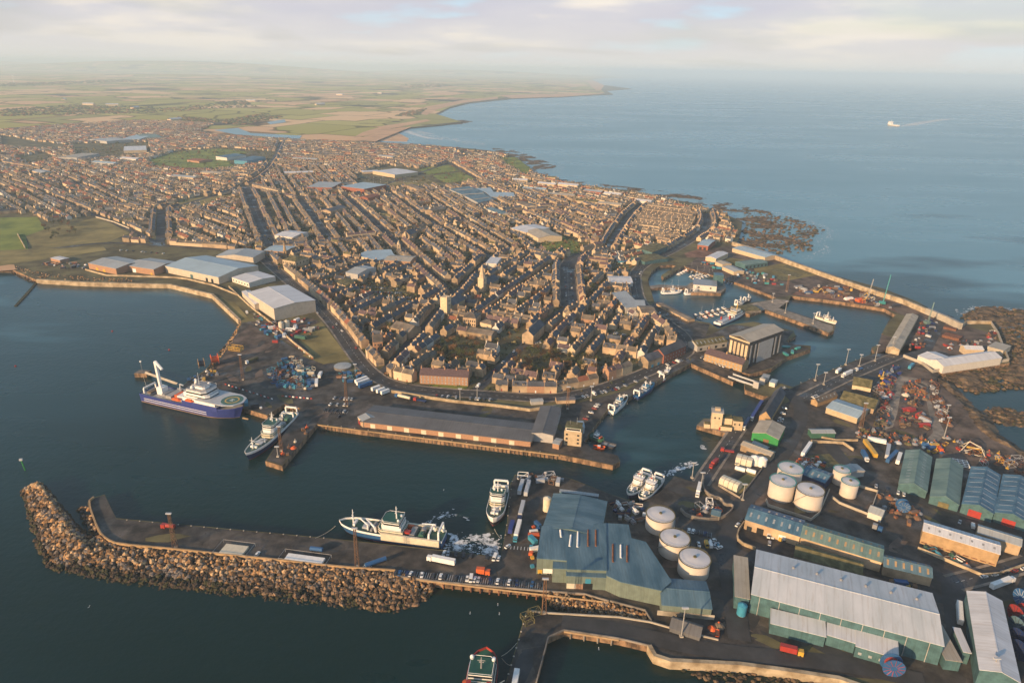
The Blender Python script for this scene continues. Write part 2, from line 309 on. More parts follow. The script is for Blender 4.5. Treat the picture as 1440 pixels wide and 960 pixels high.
# countryside patchwork
def field_mat():
    m = bpy.data.materials.new('farmland'); m.use_nodes = True; t = m.node_tree; b = t.nodes['Principled BSDF']; b.inputs['Roughness'].default_value = .95; b.inputs['Specular IOR Level'].default_value = .1
    tcn = N(t, 'ShaderNodeTexCoord'); nz = N(t, 'ShaderNodeTexNoise', _Scale=.0012, _Detail=2.0); L(t, tcn.outputs['Object'], nz.inputs['Vector'])
    mp = N(t, 'ShaderNodeMapping'); mp.inputs['Rotation'].default_value = (0, 0, .35); mp.inputs['Scale'].default_value = (1, .75, 1); L(t, tcn.outputs['Object'], mp.inputs[0])
    vm = N(t, 'ShaderNodeMix', data_type='VECTOR'); vm.inputs[0].default_value = .0; L(t, mp.outputs[0], vm.inputs[4]); L(t, nz.outputs['Color'], vm.inputs[5])
    v = N(t, 'ShaderNodeTexVoronoi', distance='CHEBYCHEV', _Scale=.0032, _Randomness=.85); L(t, vm.outputs[1], v.inputs['Vector'])
    col = ramp(t, v.outputs['Color'], [(.15, (.36, .33, .09)), (.34, (.64, .40, .22)), (.45, (.42, .38, .12)), (.58, (.70, .47, .26)), (.70, (.32, .30, .11)), (.82, (.52, .38, .18))], 'CONSTANT')
    n5 = N(t, 'ShaderNodeTexNoise', _Scale=.0011, _Detail=6.0, _Roughness=.65); L(t, tcn.outputs['Object'], n5.inputs['Vector'])
    wd = ramp(t, n5.outputs['Fac'], [(.57, (0, 0, 0)), (.60, (1, 1, 1))])
    mx = N(t, 'ShaderNodeMix', data_type='RGBA'); L(t, wd, mx.inputs[0]); L(t, col, mx.inputs[6]); mx.inputs[7].default_value = (.07, .06, .045, 1)
    v2 = N(t, 'ShaderNodeTexVoronoi', distance='CHEBYCHEV', feature='F2', _Scale=.0032, _Randomness=.85); L(t, vm.outputs[1], v2.inputs['Vector'])
    sb = N(t, 'ShaderNodeMath', operation='SUBTRACT'); L(t, v2.outputs['Distance'], sb.inputs[0]); L(t, v.outputs['Distance'], sb.inputs[1])
    hd = ramp(t, sb.outputs[0], [(.02, (.35, .33, .25)), (.05, (1, 1, 1))])
    mu = N(t, 'ShaderNodeMix', data_type='RGBA', blend_type='MULTIPLY'); mu.inputs[0].default_value = 1; L(t, mx.outputs[2], mu.inputs[6]); L(t, hd, mu.inputs[7])
    L(t, mu.outputs[2], b.inputs['Base Color']); return m
M['farmland'] = field_mat()
COUNTRY = [(-900, 190), (0, 183), (60, 177), (200, 168), (300, 170), (285, 183), (300, 190), (420, 196), (522, 198), (548, 184), (600, 176), (648, 171), (612, 160), (634, 150), (665, 142), (720, 137), (790, 134.5), (850, 131), (840, 120), (828, 112), (875, 107)]
cw = [w2(p, GZ+.5) for p in COUNTRY]+[(4800, 59000), (-59000, 59000), (-59000, 4000)]
mb = MB(); mb.prism(cw, GZ-.5, GZ+.5, 'farmland'); struct(mb.build('farmland'))
# low far hills
mb = MB()
for (cx_, cy_, rx, ry, h) in ((-11000, 24000, 9000, 4500, 330), (-25000, 30000, 11000, 4000, 300), (-2000, 30000, 7000, 3500, 190), (-16000, 17000, 5000, 2200, 90), (-6500, 14500, 3000, 1200, 55)):
    n, k = 24, 7; base = len(mb.v)
    for j in range(k+1):
        r = 1-j/k
        for i in range(n):
            a = 2*math.pi*i/n; mb.v.append((cx_+rx*r*math.cos(a), cy_+ry*r*math.sin(a), GZ+.2+h*(.5+.5*math.cos(math.pi*r))))
    mi = mb.mi('farmland')
    for j in range(k):
        for i in range(n): mb.f.append((base+j*n+i, base+j*n+(i+1) % n, base+(j+1)*n+(i+1) % n, base+(j+1)*n+i)); mb.m.append(mi)
struct(mb.build('hills', smooth=True))
# asphalt aprons and yards
Y1 = [(300, 516), (318, 493), (341, 454), (352, 452), (440, 505), (470, 512), (520, 545), (600, 562), (700, 572), (800, 570), (880, 549), (965, 502), (974, 509), (931, 532), (895, 551), (854, 576), (828, 609), (822, 620), (832, 631), (868, 640), (871, 649), (862, 653), (787, 638), (640, 620), (508, 604), (446, 595), (397, 653), (375, 647), (423, 574), (399, 568), (376, 583), (254, 546), (268, 533)]
sheet('yard', Y1, 'asphalt', GZ+.03)
Y2 = [(125, 706), (132, 700), (147, 696), (163, 729), (300, 742), (470, 758), (622, 774), (672, 780), (704, 784), (714, 735), (718, 682), (725, 668), (761, 666), (799, 672), (832, 685), (876, 701), (900, 708), (930, 690), (948, 670), (977, 678), (1010, 637), (1036, 613), (1044, 600), (1068, 566), (1080, 558), (1115, 545), (1149, 529), (1223, 500), (1290, 480), (1320, 520), (1300, 640), (1440, 690), (1500, 780), (1500, 975), (1300, 960), (1180, 950), (1108, 940), (1040, 932), (942, 927), (921, 920), (913, 907), (871, 897), (793, 885), (771, 895), (753, 960), (740, 1008), (700, 1008), (712, 960), (741, 859), (767, 863), (870, 869), (916, 874), (908, 857), (856, 844), (822, 834), (764, 830), (620, 817), (564, 810), (556, 802), (478, 797), (400, 788), (320, 780), (248, 772), (165, 765), (150, 758), (139, 748)]
sheet('yard', Y2, 'asphalt', GZ+.03)
sheet('yard', [(980, 598), (990, 589), (1044, 591), (1036, 612)], 'concrete', GZ+.06)
sheet('yard', [(973, 511), (1031, 536), (1038, 531), (1042, 523), (1054, 525), (1085, 517), (1106, 502), (1139, 490), (1104, 480), (1116, 466), (1030, 456), (1000, 470), (965, 480)], 'asphalt', GZ+.03)
sheet('yard', [(1077, 435), (1165, 467), (1172, 464), (1171, 458), (1095, 433), (1110, 422), (1092, 420), (1060, 426), (1038, 433), (1056, 441)], 'concrete', GZ+.03)
sheet('yard', [(963, 375), (1050, 402), (1091, 418), (1113, 415), (1200, 426), (1243, 433), (1290, 450), (1275, 480), (1240, 470), (1230, 497), (1300, 500), (1330, 520), (1412, 505), (1400, 470), (1350, 456), (1300, 436), (1240, 414), (1160, 388), (1105, 370), (1030, 345), (1000, 350)], 'dirt', GZ+.03)
sheet('yard', [(1114, 414), (1130, 404), (1180, 412), (1250, 428), (1264, 440), (1243, 432)], 'redearth', GZ+.06)
sheet('yard', [(962, 356), (985, 350), (1004, 356), (990, 362), (966, 362)], 'redearth', GZ+.06)
sheet('yard', [(905, 432), (925, 424), (975, 452), (998, 456), (990, 480), (960, 495), (935, 470)], 'asphalt', GZ+.05)
sheet('yard', [(1225, 545), (1300, 520), (1345, 560), (1440, 645), (1440, 690), (1300, 640), (1240, 610), (1215, 590)], 'dirt', GZ+.06)
for pl in ([(1256, 534), (1266, 528), (1290, 532), (1304, 540), (1312, 575), (1330, 610), (1312, 628), (1240, 612), (1256, 608), (1300, 620), (1312, 608), (1302, 560), (1294, 542), (1275, 537), (1268, 545), (1262, 580), (1256, 600), (1244, 604)],):
    sheet('track', pl, 'concrete', GZ+.10)
sheet('track', [(1180, 528), (1240, 506), (1290, 492), (1318, 450), (1334, 446), (1312, 490), (1290, 512), (1200, 545), (1150, 560), (1135, 553)], 'road', GZ+.11)
sheet('yard', [(410, 470), (452, 452), (492, 505), (455, 512)], 'drygrass', GZ+.07)
sheet('yard', [(352, 452), (440, 448), (452, 454), (438, 500)], 'dirt', GZ+.05)
for pl in ([(330, 476), (352, 456), (392, 482), (330, 512), (303, 520)],): sheet('yard', pl, 'dirt', GZ+.06)
# grass
for pl, m in (([(0, 306), (52, 305), (64, 322), (36, 332), (40, 351), (0, 353)], 'grass'), ([(36, 332), (64, 322), (140, 305), (182, 328), (140, 345), (45, 352)], 'drygrass'),
              ([(0, 352), (145, 346), (150, 352), (60, 365), (0, 374)], 'drygrass'), ([(-200, 330), (0, 306), (0, 378), (-200, 380)], 'drygrass'),
              ([(208, 226), (245, 214), (310, 209), (352, 214), (318, 222), (330, 235), (275, 240), (225, 237)], 'grass'), ([(588, 237), (632, 232), (646, 240), (600, 246)], 'grass'), ([(608, 247), (648, 242), (672, 253), (625, 257)], 'grass'),
              ([(537, 257), (600, 252), (622, 259), (560, 264)], 'drygrass'), ([(700, 222), (725, 221), (748, 238), (742, 246), (722, 243)], 'grass'), ([(244, 288), (262, 280), (325, 274), (328, 279), (290, 291), (250, 293)], 'drygrass'),
              ([(768, 322), (800, 336), (822, 344), (812, 356), (756, 352), (765, 340)], 'grass'), ([(455, 512), (480, 507), (470, 500), (440, 490), (425, 500)], 'drygrass'), ([(606, 538), (660, 541), (655, 547), (602, 545)], 'grass'),
              ([(1060, 378), (1100, 370), (1152, 386), (1110, 394), (1068, 390)], 'drygrass'), ([(1025, 362), (1050, 366), (1030, 374), (1010, 372)], 'drygrass'), ([(300, 414), (330, 425), (352, 450), (341, 452)], 'drygrass'),
              ([(715, 470), (760, 478), (785, 505), (800, 535), (735, 525), (690, 505)], 'garden'), ([(770, 500), (860, 505), (900, 515), (840, 532), (790, 530)], 'garden'), ([(610, 470), (650, 478), (688, 485), (665, 520), (605, 505)], 'garden'),
              ([(1100, 662), (1130, 640), (1142, 645), (1120, 672)], 'concrete'), ([(1135, 640), (1190, 636), (1192, 650), (1150, 660)], 'moss'),
              ([(1045, 669), (1060, 660), (1066, 668), (1048, 698), (1020, 688)], 'drygrass'), ([(225, 232), (260, 236), (300, 236), (296, 238), (240, 239)], 'redtrack')):
    sheet('grass' if 'grass' in m else 'garden_ground', pl, m, GZ+.14+random.random()*.08 if m != 'redtrack' else GZ+.4)
for k, pl in enumerate(([(1060, 388), (1070, 383), (1112, 390), (1104, 395)], [(1083, 380), (1091, 377), (1130, 386), (1122, 390)], [(1100, 375), (1107, 372), (1146, 383), (1138, 386)])): sheet('grass', pl, 'moss', GZ+.35)
# river, beach, surf
sheet('river', [(300, 183), (335, 180), (352, 187), (425, 191), (420, 196), (370, 192), (330, 189)], 'water', GZ+.9)
sheet('river', [(375, 172), (400, 168), (402, 172), (380, 175)], 'water', GZ+.9)
sheet('beach', [(498, 197), (520, 190), (545, 182), (580, 178), (560, 186), (540, 194), (528, 199)], 'sand', GZ+.8)
for pl in ([(496, 194), (510, 186), (540, 177), (600, 168), (606, 170), (550, 181), (515, 191)], [(580, 158), (600, 150), (650, 141), (700, 136), (700, 139), (650, 145), (615, 154), (600, 162)], [(700, 134), (830, 131), (850, 132), (790, 136.5), (720, 138.5)], [(832, 112.5), (850, 120), (845, 127), (838, 127), (824, 114)]):
    sheet('beach', pl, 'sand', GZ+1.2)
mb = MB(); mb.prism([w2(p, .6) for p in [(530, 192), (548, 184), (560, 187), (575, 195), (572, 199), (535, 198)]], -1, .6, 'sand'); struct(mb.build('sandbank'))
for pl in ([(560, 183), (575, 184), (596, 192), (618, 195.5), (600, 195), (582, 190)], [(582, 183), (600, 188), (612, 189), (598, 186)]): sheet('surf', pl, 'foam', .06, kind='structure')
sheet('beach', [(-200, 378), (0, 372), (20, 372), (22, 379), (0, 381), (-200, 384)], 'sand', GZ+.2)
# roads: (pixel polyline, width in metres)
ROADS = [([(345, 262), (363, 305), (382, 347)], 17), ([(422, 280), (444, 310), (466, 340)], 13), ([(487, 277), (530, 316), (580, 362)], 13), ([(535, 262), (605, 312), (678, 354), (690, 362)], 11), ([(592, 270), (640, 300), (720, 350)], 9),
         ([(-60, 355), (60, 352), (150, 340), (225, 345), (300, 350), (362, 356)], 9), ([(362, 356), (400, 390), (435, 420), (470, 455), (500, 500), (520, 524), (548, 541), (600, 550), (700, 556), (770, 561), (830, 552), (900, 528), (962, 500), (968, 488), (960, 470), (935, 452), (915, 440)], 13),
         ([(915, 440), (899, 425), (893, 400), (893, 382), (912, 368), (940, 356), (965, 342), (990, 326), (996, 312), (992, 300)], 14), ([(854, 350), (866, 328), (886, 300), (905, 285)], 11), ([(801, 432), (799, 405), (797, 372), (810, 360), (854, 350)], 20),
         ([(669, 550), (705, 515), (760, 463), (785, 440), (801, 432)], 9), ([(564, 496), (590, 470), (614, 438), (640, 415), (660, 390), (690, 362)], 8), ([(528, 532), (560, 500), (575, 480)], 7), ([(580, 362), (605, 385), (640, 415)], 9), ([(690, 362), (720, 350), (797, 372)], 9),
         ([(0, 250), (50, 267), (120, 297), (182, 322), (225, 345)], 10), ([(120, 262), (150, 276), (185, 293), (227, 297)], 9), ([(227, 297), (226, 327), (225, 345)], 13), ([(632, 229), (652, 240), (674, 254)], 9), ([(0, 230), (60, 240), (120, 262)], 9),
         ([(382, 347), (466, 340), (560, 330), (620, 318), (700, 300), (800, 290)], 9), ([(345, 262), (422, 280), (487, 277), (535, 262), (632, 229)], 9), ([(227, 297), (345, 262), (380, 235), (395, 200)], 9),
         ([(1105, 548), (1130, 575), (1118, 610), (1100, 640), (1072, 680), (1040, 710), (1025, 740), (1020, 780), (1030, 830), (1040, 900)], 11), ([(1040, 600), (1012, 640), (985, 680)], 9), ([(1130, 560), (1180, 535), (1225, 515), (1262, 500)], 11),
         ([(1160, 615), (1185, 650), (1230, 680), (1300, 705), (1360, 722), (1450, 752)], 11), ([(1040, 715), (1120, 730), (1200, 765), (1280, 790), (1340, 820)], 9), ([(1340, 820), (1400, 805), (1450, 790)], 10), ([(1340, 820), (1345, 860), (1352, 900)], 12), ([(790, 875), (870, 885), (950, 905), (1040, 920), (1110, 925), (1200, 935), (1300, 958)], 10)]
def dense(pts, step=12):
    out = []
    for a, b in zip(pts, pts[1:]):
        n = max(1, int((Vector(b)-Vector(a)).length/step))
        for i in range(n): out.append((a[0]+(b[0]-a[0])*i/n, a[1]+(b[1]-a[1])*i/n))
    out.append(tuple(pts[-1])[:2]); return out
def smoothpts(pts, it=2):
    for _ in range(it):
        q = [pts[0]]
        for a, b in zip(pts, pts[1:]): q += [(a[0]*.75+b[0]*.25, a[1]*.75+b[1]*.25), (a[0]*.25+b[0]*.75, a[1]*.25+b[1]*.75)]
        q.append(pts[-1]); pts = q
    return pts
def offs(pts, d):
    out = []
    for i in range(len(pts)):
        a = Vector(pts[max(0, i-1)]); b = Vector(pts[min(len(pts)-1, i+1)]); t_ = (b-a).normalized(); n = Vector((-t_.y, t_.x))
        out.append((pts[i][0]+n.x*d, pts[i][1]+n.y*d))
    return out
RW = []
def strip(mb, pts, d0, d1, z, m, h=None):
    a = offs(pts, d0); b = offs(pts, d1)
    for i in range(len(pts)-1):
        q = [(*a[i], z), (*b[i], z), (*b[i+1], z), (*a[i+1], z)]
        cr = (q[1][0]-q[0][0])*(q[2][1]-q[0][1])-(q[2][0]-q[0][0])*(q[1][1]-q[0][1])
        if cr < 0: q = q[::-1]
        mb.face(q, m)
for i, (pp, wd) in enumerate(ROADS):
    pts = smoothpts([w2(p) for p in pp]); RW.append((pts, wd))
    z = GZ+.18+.004*i
    mb = MB(); strip(mb, pts, -wd/2, wd/2, z, 'road'); struct(mb.build('road'))
    if i in (0, 1, 2, 6, 7, 9, 25, 24, 28): 
        mb = MB()
        for s in (-1, 1):
            strip(mb, pts, s*(wd/2), s*(wd/2+1.8), z+.12, 'concrete')
            a = offs(pts, s*wd/2)
            for k in range(len(a)-1): mb.face([(*a[k], z), (*a[k+1], z), (*a[k+1], z+.12), (*a[k], z+.12)], 'concrete')
        struct(mb.build('pavement'))
        mb = MB(); acc = 0
        for a, b in zip(pts, pts[1:]):
            a = Vector(a); b = Vector(b); Ls = (b-a).length; u = (b-a)/Ls; n = Vector((-u.y, u.x))*.09; d = 0
            while d < Ls-3:
                q0 = a+u*d; q1 = a+u*(d+2.4); mb.face([(*(q0-n), z+.02), (*(q1-n), z+.02), (*(q1+n), z+.02), (*(q0+n), z+.02)], 'white'); d += 7
        if mb.f: struct(mb.build('road_marking'))
# painted bays, patches and joints on the yards
random.seed(21)
def bays(a, b, n, ln, w_=.12):
    A = P(*a); B = P(*b); u = (B-A); L_ = u.length; u.normalize(); v = Vector((-u.y, u.x, 0)); mb = MB(); z = GZ+.24
    for i in range(n+1):
        c = A+u*(L_*i/n); q = [c-u*w_, c+u*w_, c+u*w_+v*ln, c-u*w_+v*ln]; q = q if ln > 0 else q[::-1]; mb.face([(p.x, p.y, z) for p in q], 'silver')
    struct(mb.build('road_marking'))
bays((560, 810), (762, 829), 64, 5); bays((454, 580), (487, 582), 12, 5); bays((508, 404), (560, 407), 24, 5); bays((966, 749), (1000, 756), 12, 5); bays((718, 772), (742, 774), 5, 3, .25)
for pl, n in ((Y1, 60), (Y2, 190)):
    k = 0; xs_ = [p[0] for p in pl]; ys_ = [p[1] for p in pl]
    while k < n:
        a, b_ = random.uniform(min(xs_), max(xs_)), random.uniform(min(ys_), max(ys_))
        if not inpoly(a, b_, pl): continue
        c = P(a, b_); r = random.uniform(2, 9); m_ = random.choice(('asphalt', 'road', 'road', 'dirt', 'garden')) if b_ < 760 or a > 700 else random.choice(('road', 'asphalt')); al = random.random()*3; pts_ = []
        for i in range(9): t_ = 6.283*i/9; rr = r*random.uniform(.6, 1.2); x_ = math.cos(t_)*rr*1.7; y_ = math.sin(t_)*rr*.6; pts_.append((c.x+x_*math.cos(al)-y_*math.sin(al), c.y+x_*math.sin(al)+y_*math.cos(al)))
        if all(inpoly(*PX(p), pl) for p in pts_): sheet('yard_patch', pts_, m_, GZ+.05+.0006*k, world=True)
        k += 1
# walls
def wall(name, label, cat, pp, h, th, m, z=GZ, z0=None, cap=None, world=False):
    pts = pp if world else [w2(p) for p in pp]; pts = [Vector(p) for p in pts]
    mb = MB(); a = offs(pts, -th/2); b = offs(pts, th/2); z0 = z-.2 if z0 is None else z0
    for i in range(len(pts)-1):
        p0, p1, p2, p3 = a[i], a[i+1], b[i+1], b[i]
        for q in (((*p0, z0), (*p1, z0), (*p1, z+h), (*p0, z+h)), ((*p2, z0), (*p3, z0), (*p3, z+h), (*p2, z+h)), ((*p0, z+h), (*p1, z+h), (*p2, z+h), (*p3, z+h))): mb.face(q, m)
    for e in (0, -1): mb.face([(*a[e], z0), (*a[e], z+h), (*b[e], z+h), (*b[e], z0)], m)
    return tag(mb.build(name), label, cat)
wall('sea_wall', 'long pale high sea wall between the dockyard and the open sea', 'sea wall', [(1030, 345), (1070, 357), (1110, 372), (1160, 390), (1220, 411), (1270, 427), (1302, 441)], 6, 4, 'seawall')
wall('sea_wall', 'bright cream end section of sea wall above the dark shore rocks', 'sea wall', [(1302, 441), (1330, 453), (1350, 463)], 7, 4, 'paleconc')
wall('sea_wall', 'ochre bay wall in front of the large grey-roofed factory sheds', 'sea wall', [(52, 394), (120, 398), (240, 401), (299, 415), (337, 451)], 1.5, 3, 'seawall', z0=-1)
wall('boundary_wall', 'low ochre wall running behind the bay promenade by the grey sheds', 'wall', [(120, 380), (150, 388), (245, 391), (262, 393), (300, 402), (335, 416)], 2.2, .6, 'seawall')
wall('boundary_wall', 'yard wall sloping from the cold store to the blue equipment heap', 'wall', [(322, 404), (352, 432), (385, 458), (412, 482), (441, 505)], 2.4, .6, 'seawall')
wall('parapet_wall', 'ochre parapet along the rock armour side of the breakwater', 'wall', smoothpts([w2(p) for p in [(132, 700), (124, 707), (139, 748), (150, 759), (166, 766), (248, 773), (320, 781), (400, 789), (478, 798), (556, 803)]], 1), 1.3, .9, 'ochre', world=True)
wall('parapet_wall', 'pale kerb wall along the piled car parking strip', 'wall', [(556, 803), (565, 811), (620, 818), (764, 831), (822, 835), (856, 845)], .7, .7, 'concrete')
wall('parapet_wall', 'grey kerb wall curving past the rock slope by the teal factory', 'wall', [(858, 845), (907, 858), (916, 873)], .8, .6, 'concrete')
wall('parapet_wall', 'thin kerb wall on the landward side of the bottom jetty road', 'wall', [(742, 859), (767, 862), (870, 868), (914, 875), (960, 888), (1010, 900)], .9, .6, 'paleconc')
wall('parapet_wall', 'kerb wall over the dark water on the inside of the jetty bend', 'wall', [(754, 960), (771, 896), (793, 886), (871, 898), (913, 908)], .8, .6, 'concrete')
wall('sea_wall', 'tall tan sea wall below the coast road at the bottom edge', 'sea wall', [(913, 908), (921, 922), (942, 929), (1040, 934), (1108, 943), (1180, 954), (1250, 978)], .9, 2.2, 'seawall', z0=-2)
wall('compound_wall', 'concrete wall around the white gabled sheds on the rocks', 'wall', [(1270, 502), (1296, 512), (1311, 524), (1360, 516), (1418, 508), (1412, 494), (1403, 470), (1393, 455)], 3, .8, 'paleconc')
wall('compound_wall', 'tan wall with store bays near the end of the sea wall', 'wall', [(1352, 460), (1358, 455), (1393, 455)], 3.5, 2, 'seawall')
wall('compound_wall', 'oval stone wall around the small breaker yard by the quay', 'wall', smoothpts([w2(p) for p in [(989, 672), (988, 690), (1000, 700), (1014, 703), (1018, 712), (1031, 712), (1029, 720), (1016, 730), (990, 733), (965, 727), (957, 718)]], 1), 2.5, .7, 'concrete', world=True)
wall('compound_wall', 'low wall around the brown grass plot with the arched white silos', 'wall', [(1010, 683), (1040, 701), (1070, 662), (1078, 645)], 1.6, .6, 'concrete')
wall('compound_wall', 'curved tan wall of the small yard beside the blue roofed workshop', 'wall', smoothpts([w2(p) for p in [(1046, 736), (1036, 750), (1038, 764), (1062, 773)]], 1), 2.2, .7, 'seawall', world=True)
wall('bund_wall', 'bund wall around the three tall tanks beside the blue workshop', 'wall', [(1077, 704), (1080, 712), (1140, 732), (1152, 722), (1166, 690)], 2, .6, 'paleconc')
wall('bund_wall', 'bund wall between the pair of slim tanks and the white hut', 'wall', [(1170, 700), (1180, 708), (1222, 725), (1234, 692), (1206, 684)], 1.8, .6, 'paleconc')
wall('retaining_wall', 'reddish retaining wall with bays behind the fish market road', 'wall', [(530, 546), (552, 552), (600, 560), (640, 566), (700, 572), (745, 578), (790, 572)], 2.5, 1, 'seawall')
wall('boundary_wall', 'long tan wall along the road below the brown heath slope', 'wall', [(135, 306), (160, 313), (182, 322)], 2.5, .7, 'paleconc')
wall('boundary_wall', 'brown field wall between the green field and the heath', 'wall', [(25, 330), (36, 350)], 2.5, 1, 'seawall')
wall('boundary_wall', 'tan wall below the sandy warehouse beside the yard road', 'wall', [(1290, 772), (1310, 780), (1380, 810), (1405, 808), (1450, 792)], 2, .6, 'seawall')
wall('boundary_wall', 'tan wall south of the road beside the parked trailers', 'wall', [(1140, 613), (1175, 620), (1206, 620)], 1.8, .6, 'seawall')
wall('boundary_wall', 'tan retaining wall beneath the tank road with long grass above', 'wall', [(1140, 622), (1185, 624), (1200, 634)], 2.2, .8, 'seawall')
wall('bay_groyne', 'narrow dark groyne running out into the bay', 'groyne', [(50, 394), (36, 410), (21, 426)], 1.0, 3, 'weed', z=0, z0=-2)
# mooring dolphin west
d = empty('mooring_dolphin', P(202, 528, 0), 0, 'small tan mooring dolphin joined to the yard by a walkway', 'dolphin')
mb = MB(); mb.prism([(-6, -4), (5, -4), (6, 3), (-5, 4)], -2, 4, 'quaystone', top='concrete'); mb.build('base', d)
a = P(205, 524, 4)-P(202, 528, 0); b_ = P(250, 540, 4)-P(202, 528, 0); mb = MB(); mb.bar((a.x, a.y, 4), (b_.x, b_.y, 4), 1.3, 'paleconc'); mb.build('walkway', d)
mb = MB(); mb.bar((-1, 1, 4), (-1, 1, 14), .25, 'steel'); mb.box(-1.6, -.4, .4, 1.6, 13, 14.3, 'white'); mb.build('lamp', d)
# ================================================================== BUILDINGS
LMK = []     # landmarks (phrase, x, y) used to tell repeats apart
FOOT = []    # footprints already built on
def bld(name, label, cat, A, B, C, h, rise, wm, rm, over=.35, sky=0, skm='paleglass', wins=(), doors=(), chim=0, lm=None, skyrows=1, hip=False, oneslope=False, z=GZ, skl=3.2, skw=1.1):
    a, b, c = (P(q[0], q[1], z+h) for q in (A, B, C))
    u = (b-a); Ln = u.length; u.normalize(); v = Vector((-u.y, u.x, 0))
    Wd = (c-b).dot(v)
    if Wd < 0: v = -v; Wd = -Wd
    ctr = (a+b)/2+v*Wd/2; rz = math.atan2(u.y, u.x)
    # local frame: x along the ridge; A-B edge lies on the -y side when v is to the left of u, else mirrored
    left = (u.x*v.y-u.y*v.x) > 0
    s = 1 if left else -1
    hl, hw = Ln/2, Wd/2
    root = empty(name, (ctr.x, ctr.y, z), rz, label, cat)
    FOOT.append((ctr.x, ctr.y, rz, hl+1, hw+1))
    if lm: LMK.append((lm, ctr.x, ctr.y))
    mb = MB(); mb.box(-hl, hl, -hw, hw, -.5, h, wm)
    if rise and not hip and not oneslope:
        for sx_ in (-1, 1):
            q = [(sx_*hl, -hw, h), (sx_*hl, hw, h), (sx_*hl, 0, h+rise)]
            mb.face(q if sx_ > 0 else q[::-1], wm)
    if oneslope:
        y0, y1 = (-hw, hw) if s > 0 else (hw, -hw)
        for sx_ in (-1, 1): mb.face([(sx_*hl, y0, h), (sx_*hl, y1, h), (sx_*hl, y1, h+rise)], wm)
        mb.face([(-hl, y1, h), (hl, y1, h), (hl, y1, h+rise), (-hl, y1, h+rise)], wm)
    mb.build('wall', root)
    rf = MB(); o = over; th = .25
    def slab(q):
        n = (Vector(q[1])-Vector(q[0])).cross(Vector(q[2])-Vector(q[0])).normalized()
        if n.z < 0: q = q[::-1]
        lo = [(p[0], p[1], p[2]-th) for p in q]
        rf.face(q, rm); rf.face(lo[::-1], rm)
        for i in range(len(q)): j = (i+1) % len(q); rf.face([lo[i], lo[j], q[j], q[i]], rm)
    if oneslope:
        y0, y1 = (-hw-o, hw+o) if s > 0 else (hw+o, -hw-o)
        slab([(-hl-o, y0, h+.3), (hl+o, y0, h+.3), (hl+o, y1, h+rise+.3), (-hl-o, y1, h+rise+.3)])
    elif not rise:
        slab([(-hl-o, -hw-o, h+.3), (hl+o, -hw-o, h+.3), (hl+o, hw+o, h+.3), (-hl-o, hw+o, h+.3)])
    elif hip:
        k = min(hl*.8, hw*.9); e = .3
        slab([(-hl-o, -hw-o, h+e), (hl+o, -hw-o, h+e), (hl-k, 0, h+rise+e), (-hl+k, 0, h+rise+e)]); slab([(hl+o, hw+o, h+e), (-hl-o, hw+o, h+e), (-hl+k, 0, h+rise+e), (hl-k, 0, h+rise+e)])
        slab([(hl+o, -hw-o, h+e), (hl+o, hw+o, h+e), (hl-k, 0, h+rise+e)]); slab([(-hl-o, hw+o, h+e), (-hl-o, -hw-o, h+e), (-hl+k, 0, h+rise+e)])
    else:
        e = .28
        for sy in (-1, 1): slab([(-hl-o, sy*(hw+o), h+e-rise*o/hw), (hl+o, sy*(hw+o), h+e-rise*o/hw), (hl+o, 0, h+rise+e), (-hl-o, 0, h+rise+e)])
        rf.box(-hl-o, hl+o, -.3, .3, h+rise+e-.1, h+rise+e+.12, rm)
    R = rf.build('roof', root)
    if sky:
        for sy in ((-1, 1) if not oneslope else (-s,)):
            for r_ in range(skyrows):
                for i in range(sky):
                    x = -hl+(i+.5)*2*hl/sky; yc = sy*hw*(.5 if skyrows == 1 else (.3+.4*r_)); sl_ = rise/hw if not oneslope else 0
                    y0_, y1_ = yc-skl/2, yc+skl/2; m2 = MB()
                    zf = lambda yy: h+.28+(rise*(1-abs(yy)/hw) if not oneslope else rise*(yy*s+hw)/(2*hw))+.05
                    q = [(x-skw/2, y0_, zf(y0_)), (x+skw/2, y0_, zf(y0_)), (x+skw/2, y1_, zf(y1_)), (x-skw/2, y1_, zf(y1_))]
                    lo = [(p[0], p[1], p[2]-.09) for p in q]; m2.face(q, skm)
                    for i_ in range(4): m2.face([lo[i_], lo[(i_+1) % 4], q[(i_+1) % 4], q[i_]], skm)
                    m2.build('skylight', R)
    def onside(sd, t_, zz, ww, hh, m_, nm, dep=.12):
        m2 = MB(); f = s
        if sd == 'f': x = -hl+2*hl*t_; y = -f*hw; m2.box(x-ww/2, x+ww/2, y-dep, y+dep, zz, zz+hh, m_)
        elif sd == 'b': x = -hl+2*hl*t_; y = f*hw; m2.box(x-ww/2, x+ww/2, y-dep, y+dep, zz, zz+hh, m_)
        elif sd == 'A': y = f*(-hw+2*hw*t_); m2.box(-hl-dep, -hl+dep, y-ww/2, y+ww/2, zz, zz+hh, m_)
        else: y = f*(-hw+2*hw*t_); m2.box(hl-dep, hl+dep, y-ww/2, y+ww/2, zz, zz+hh, m_)
        m2.build(nm, root)
    for (sd, n, zz, ww, hh, *mm) in wins:
        for i in range(n): onside(sd, (i+.5)/n, zz, ww, hh, mm[0] if mm else 'glass', 'window')
    for (sd, t_, ww, hh, m_) in doors: onside(sd, t_, 0, ww, hh, m_, 'door', .16)
    for i in range(chim):
        x = -hl+.6+(2*hl-1.2)*(i/(max(1, chim-1))); m2 = MB(); m2.box(x-.5, x+.5, -.9, .9, h+rise-.6, h+rise+2.0, wm)
        for k in (-.5, 0, .5): m2.cyl(x, k, h+rise+2.0, h+rise+2.6, .15, 'orangebrick', n=6)
        m2.build('chimney', R)
    return root
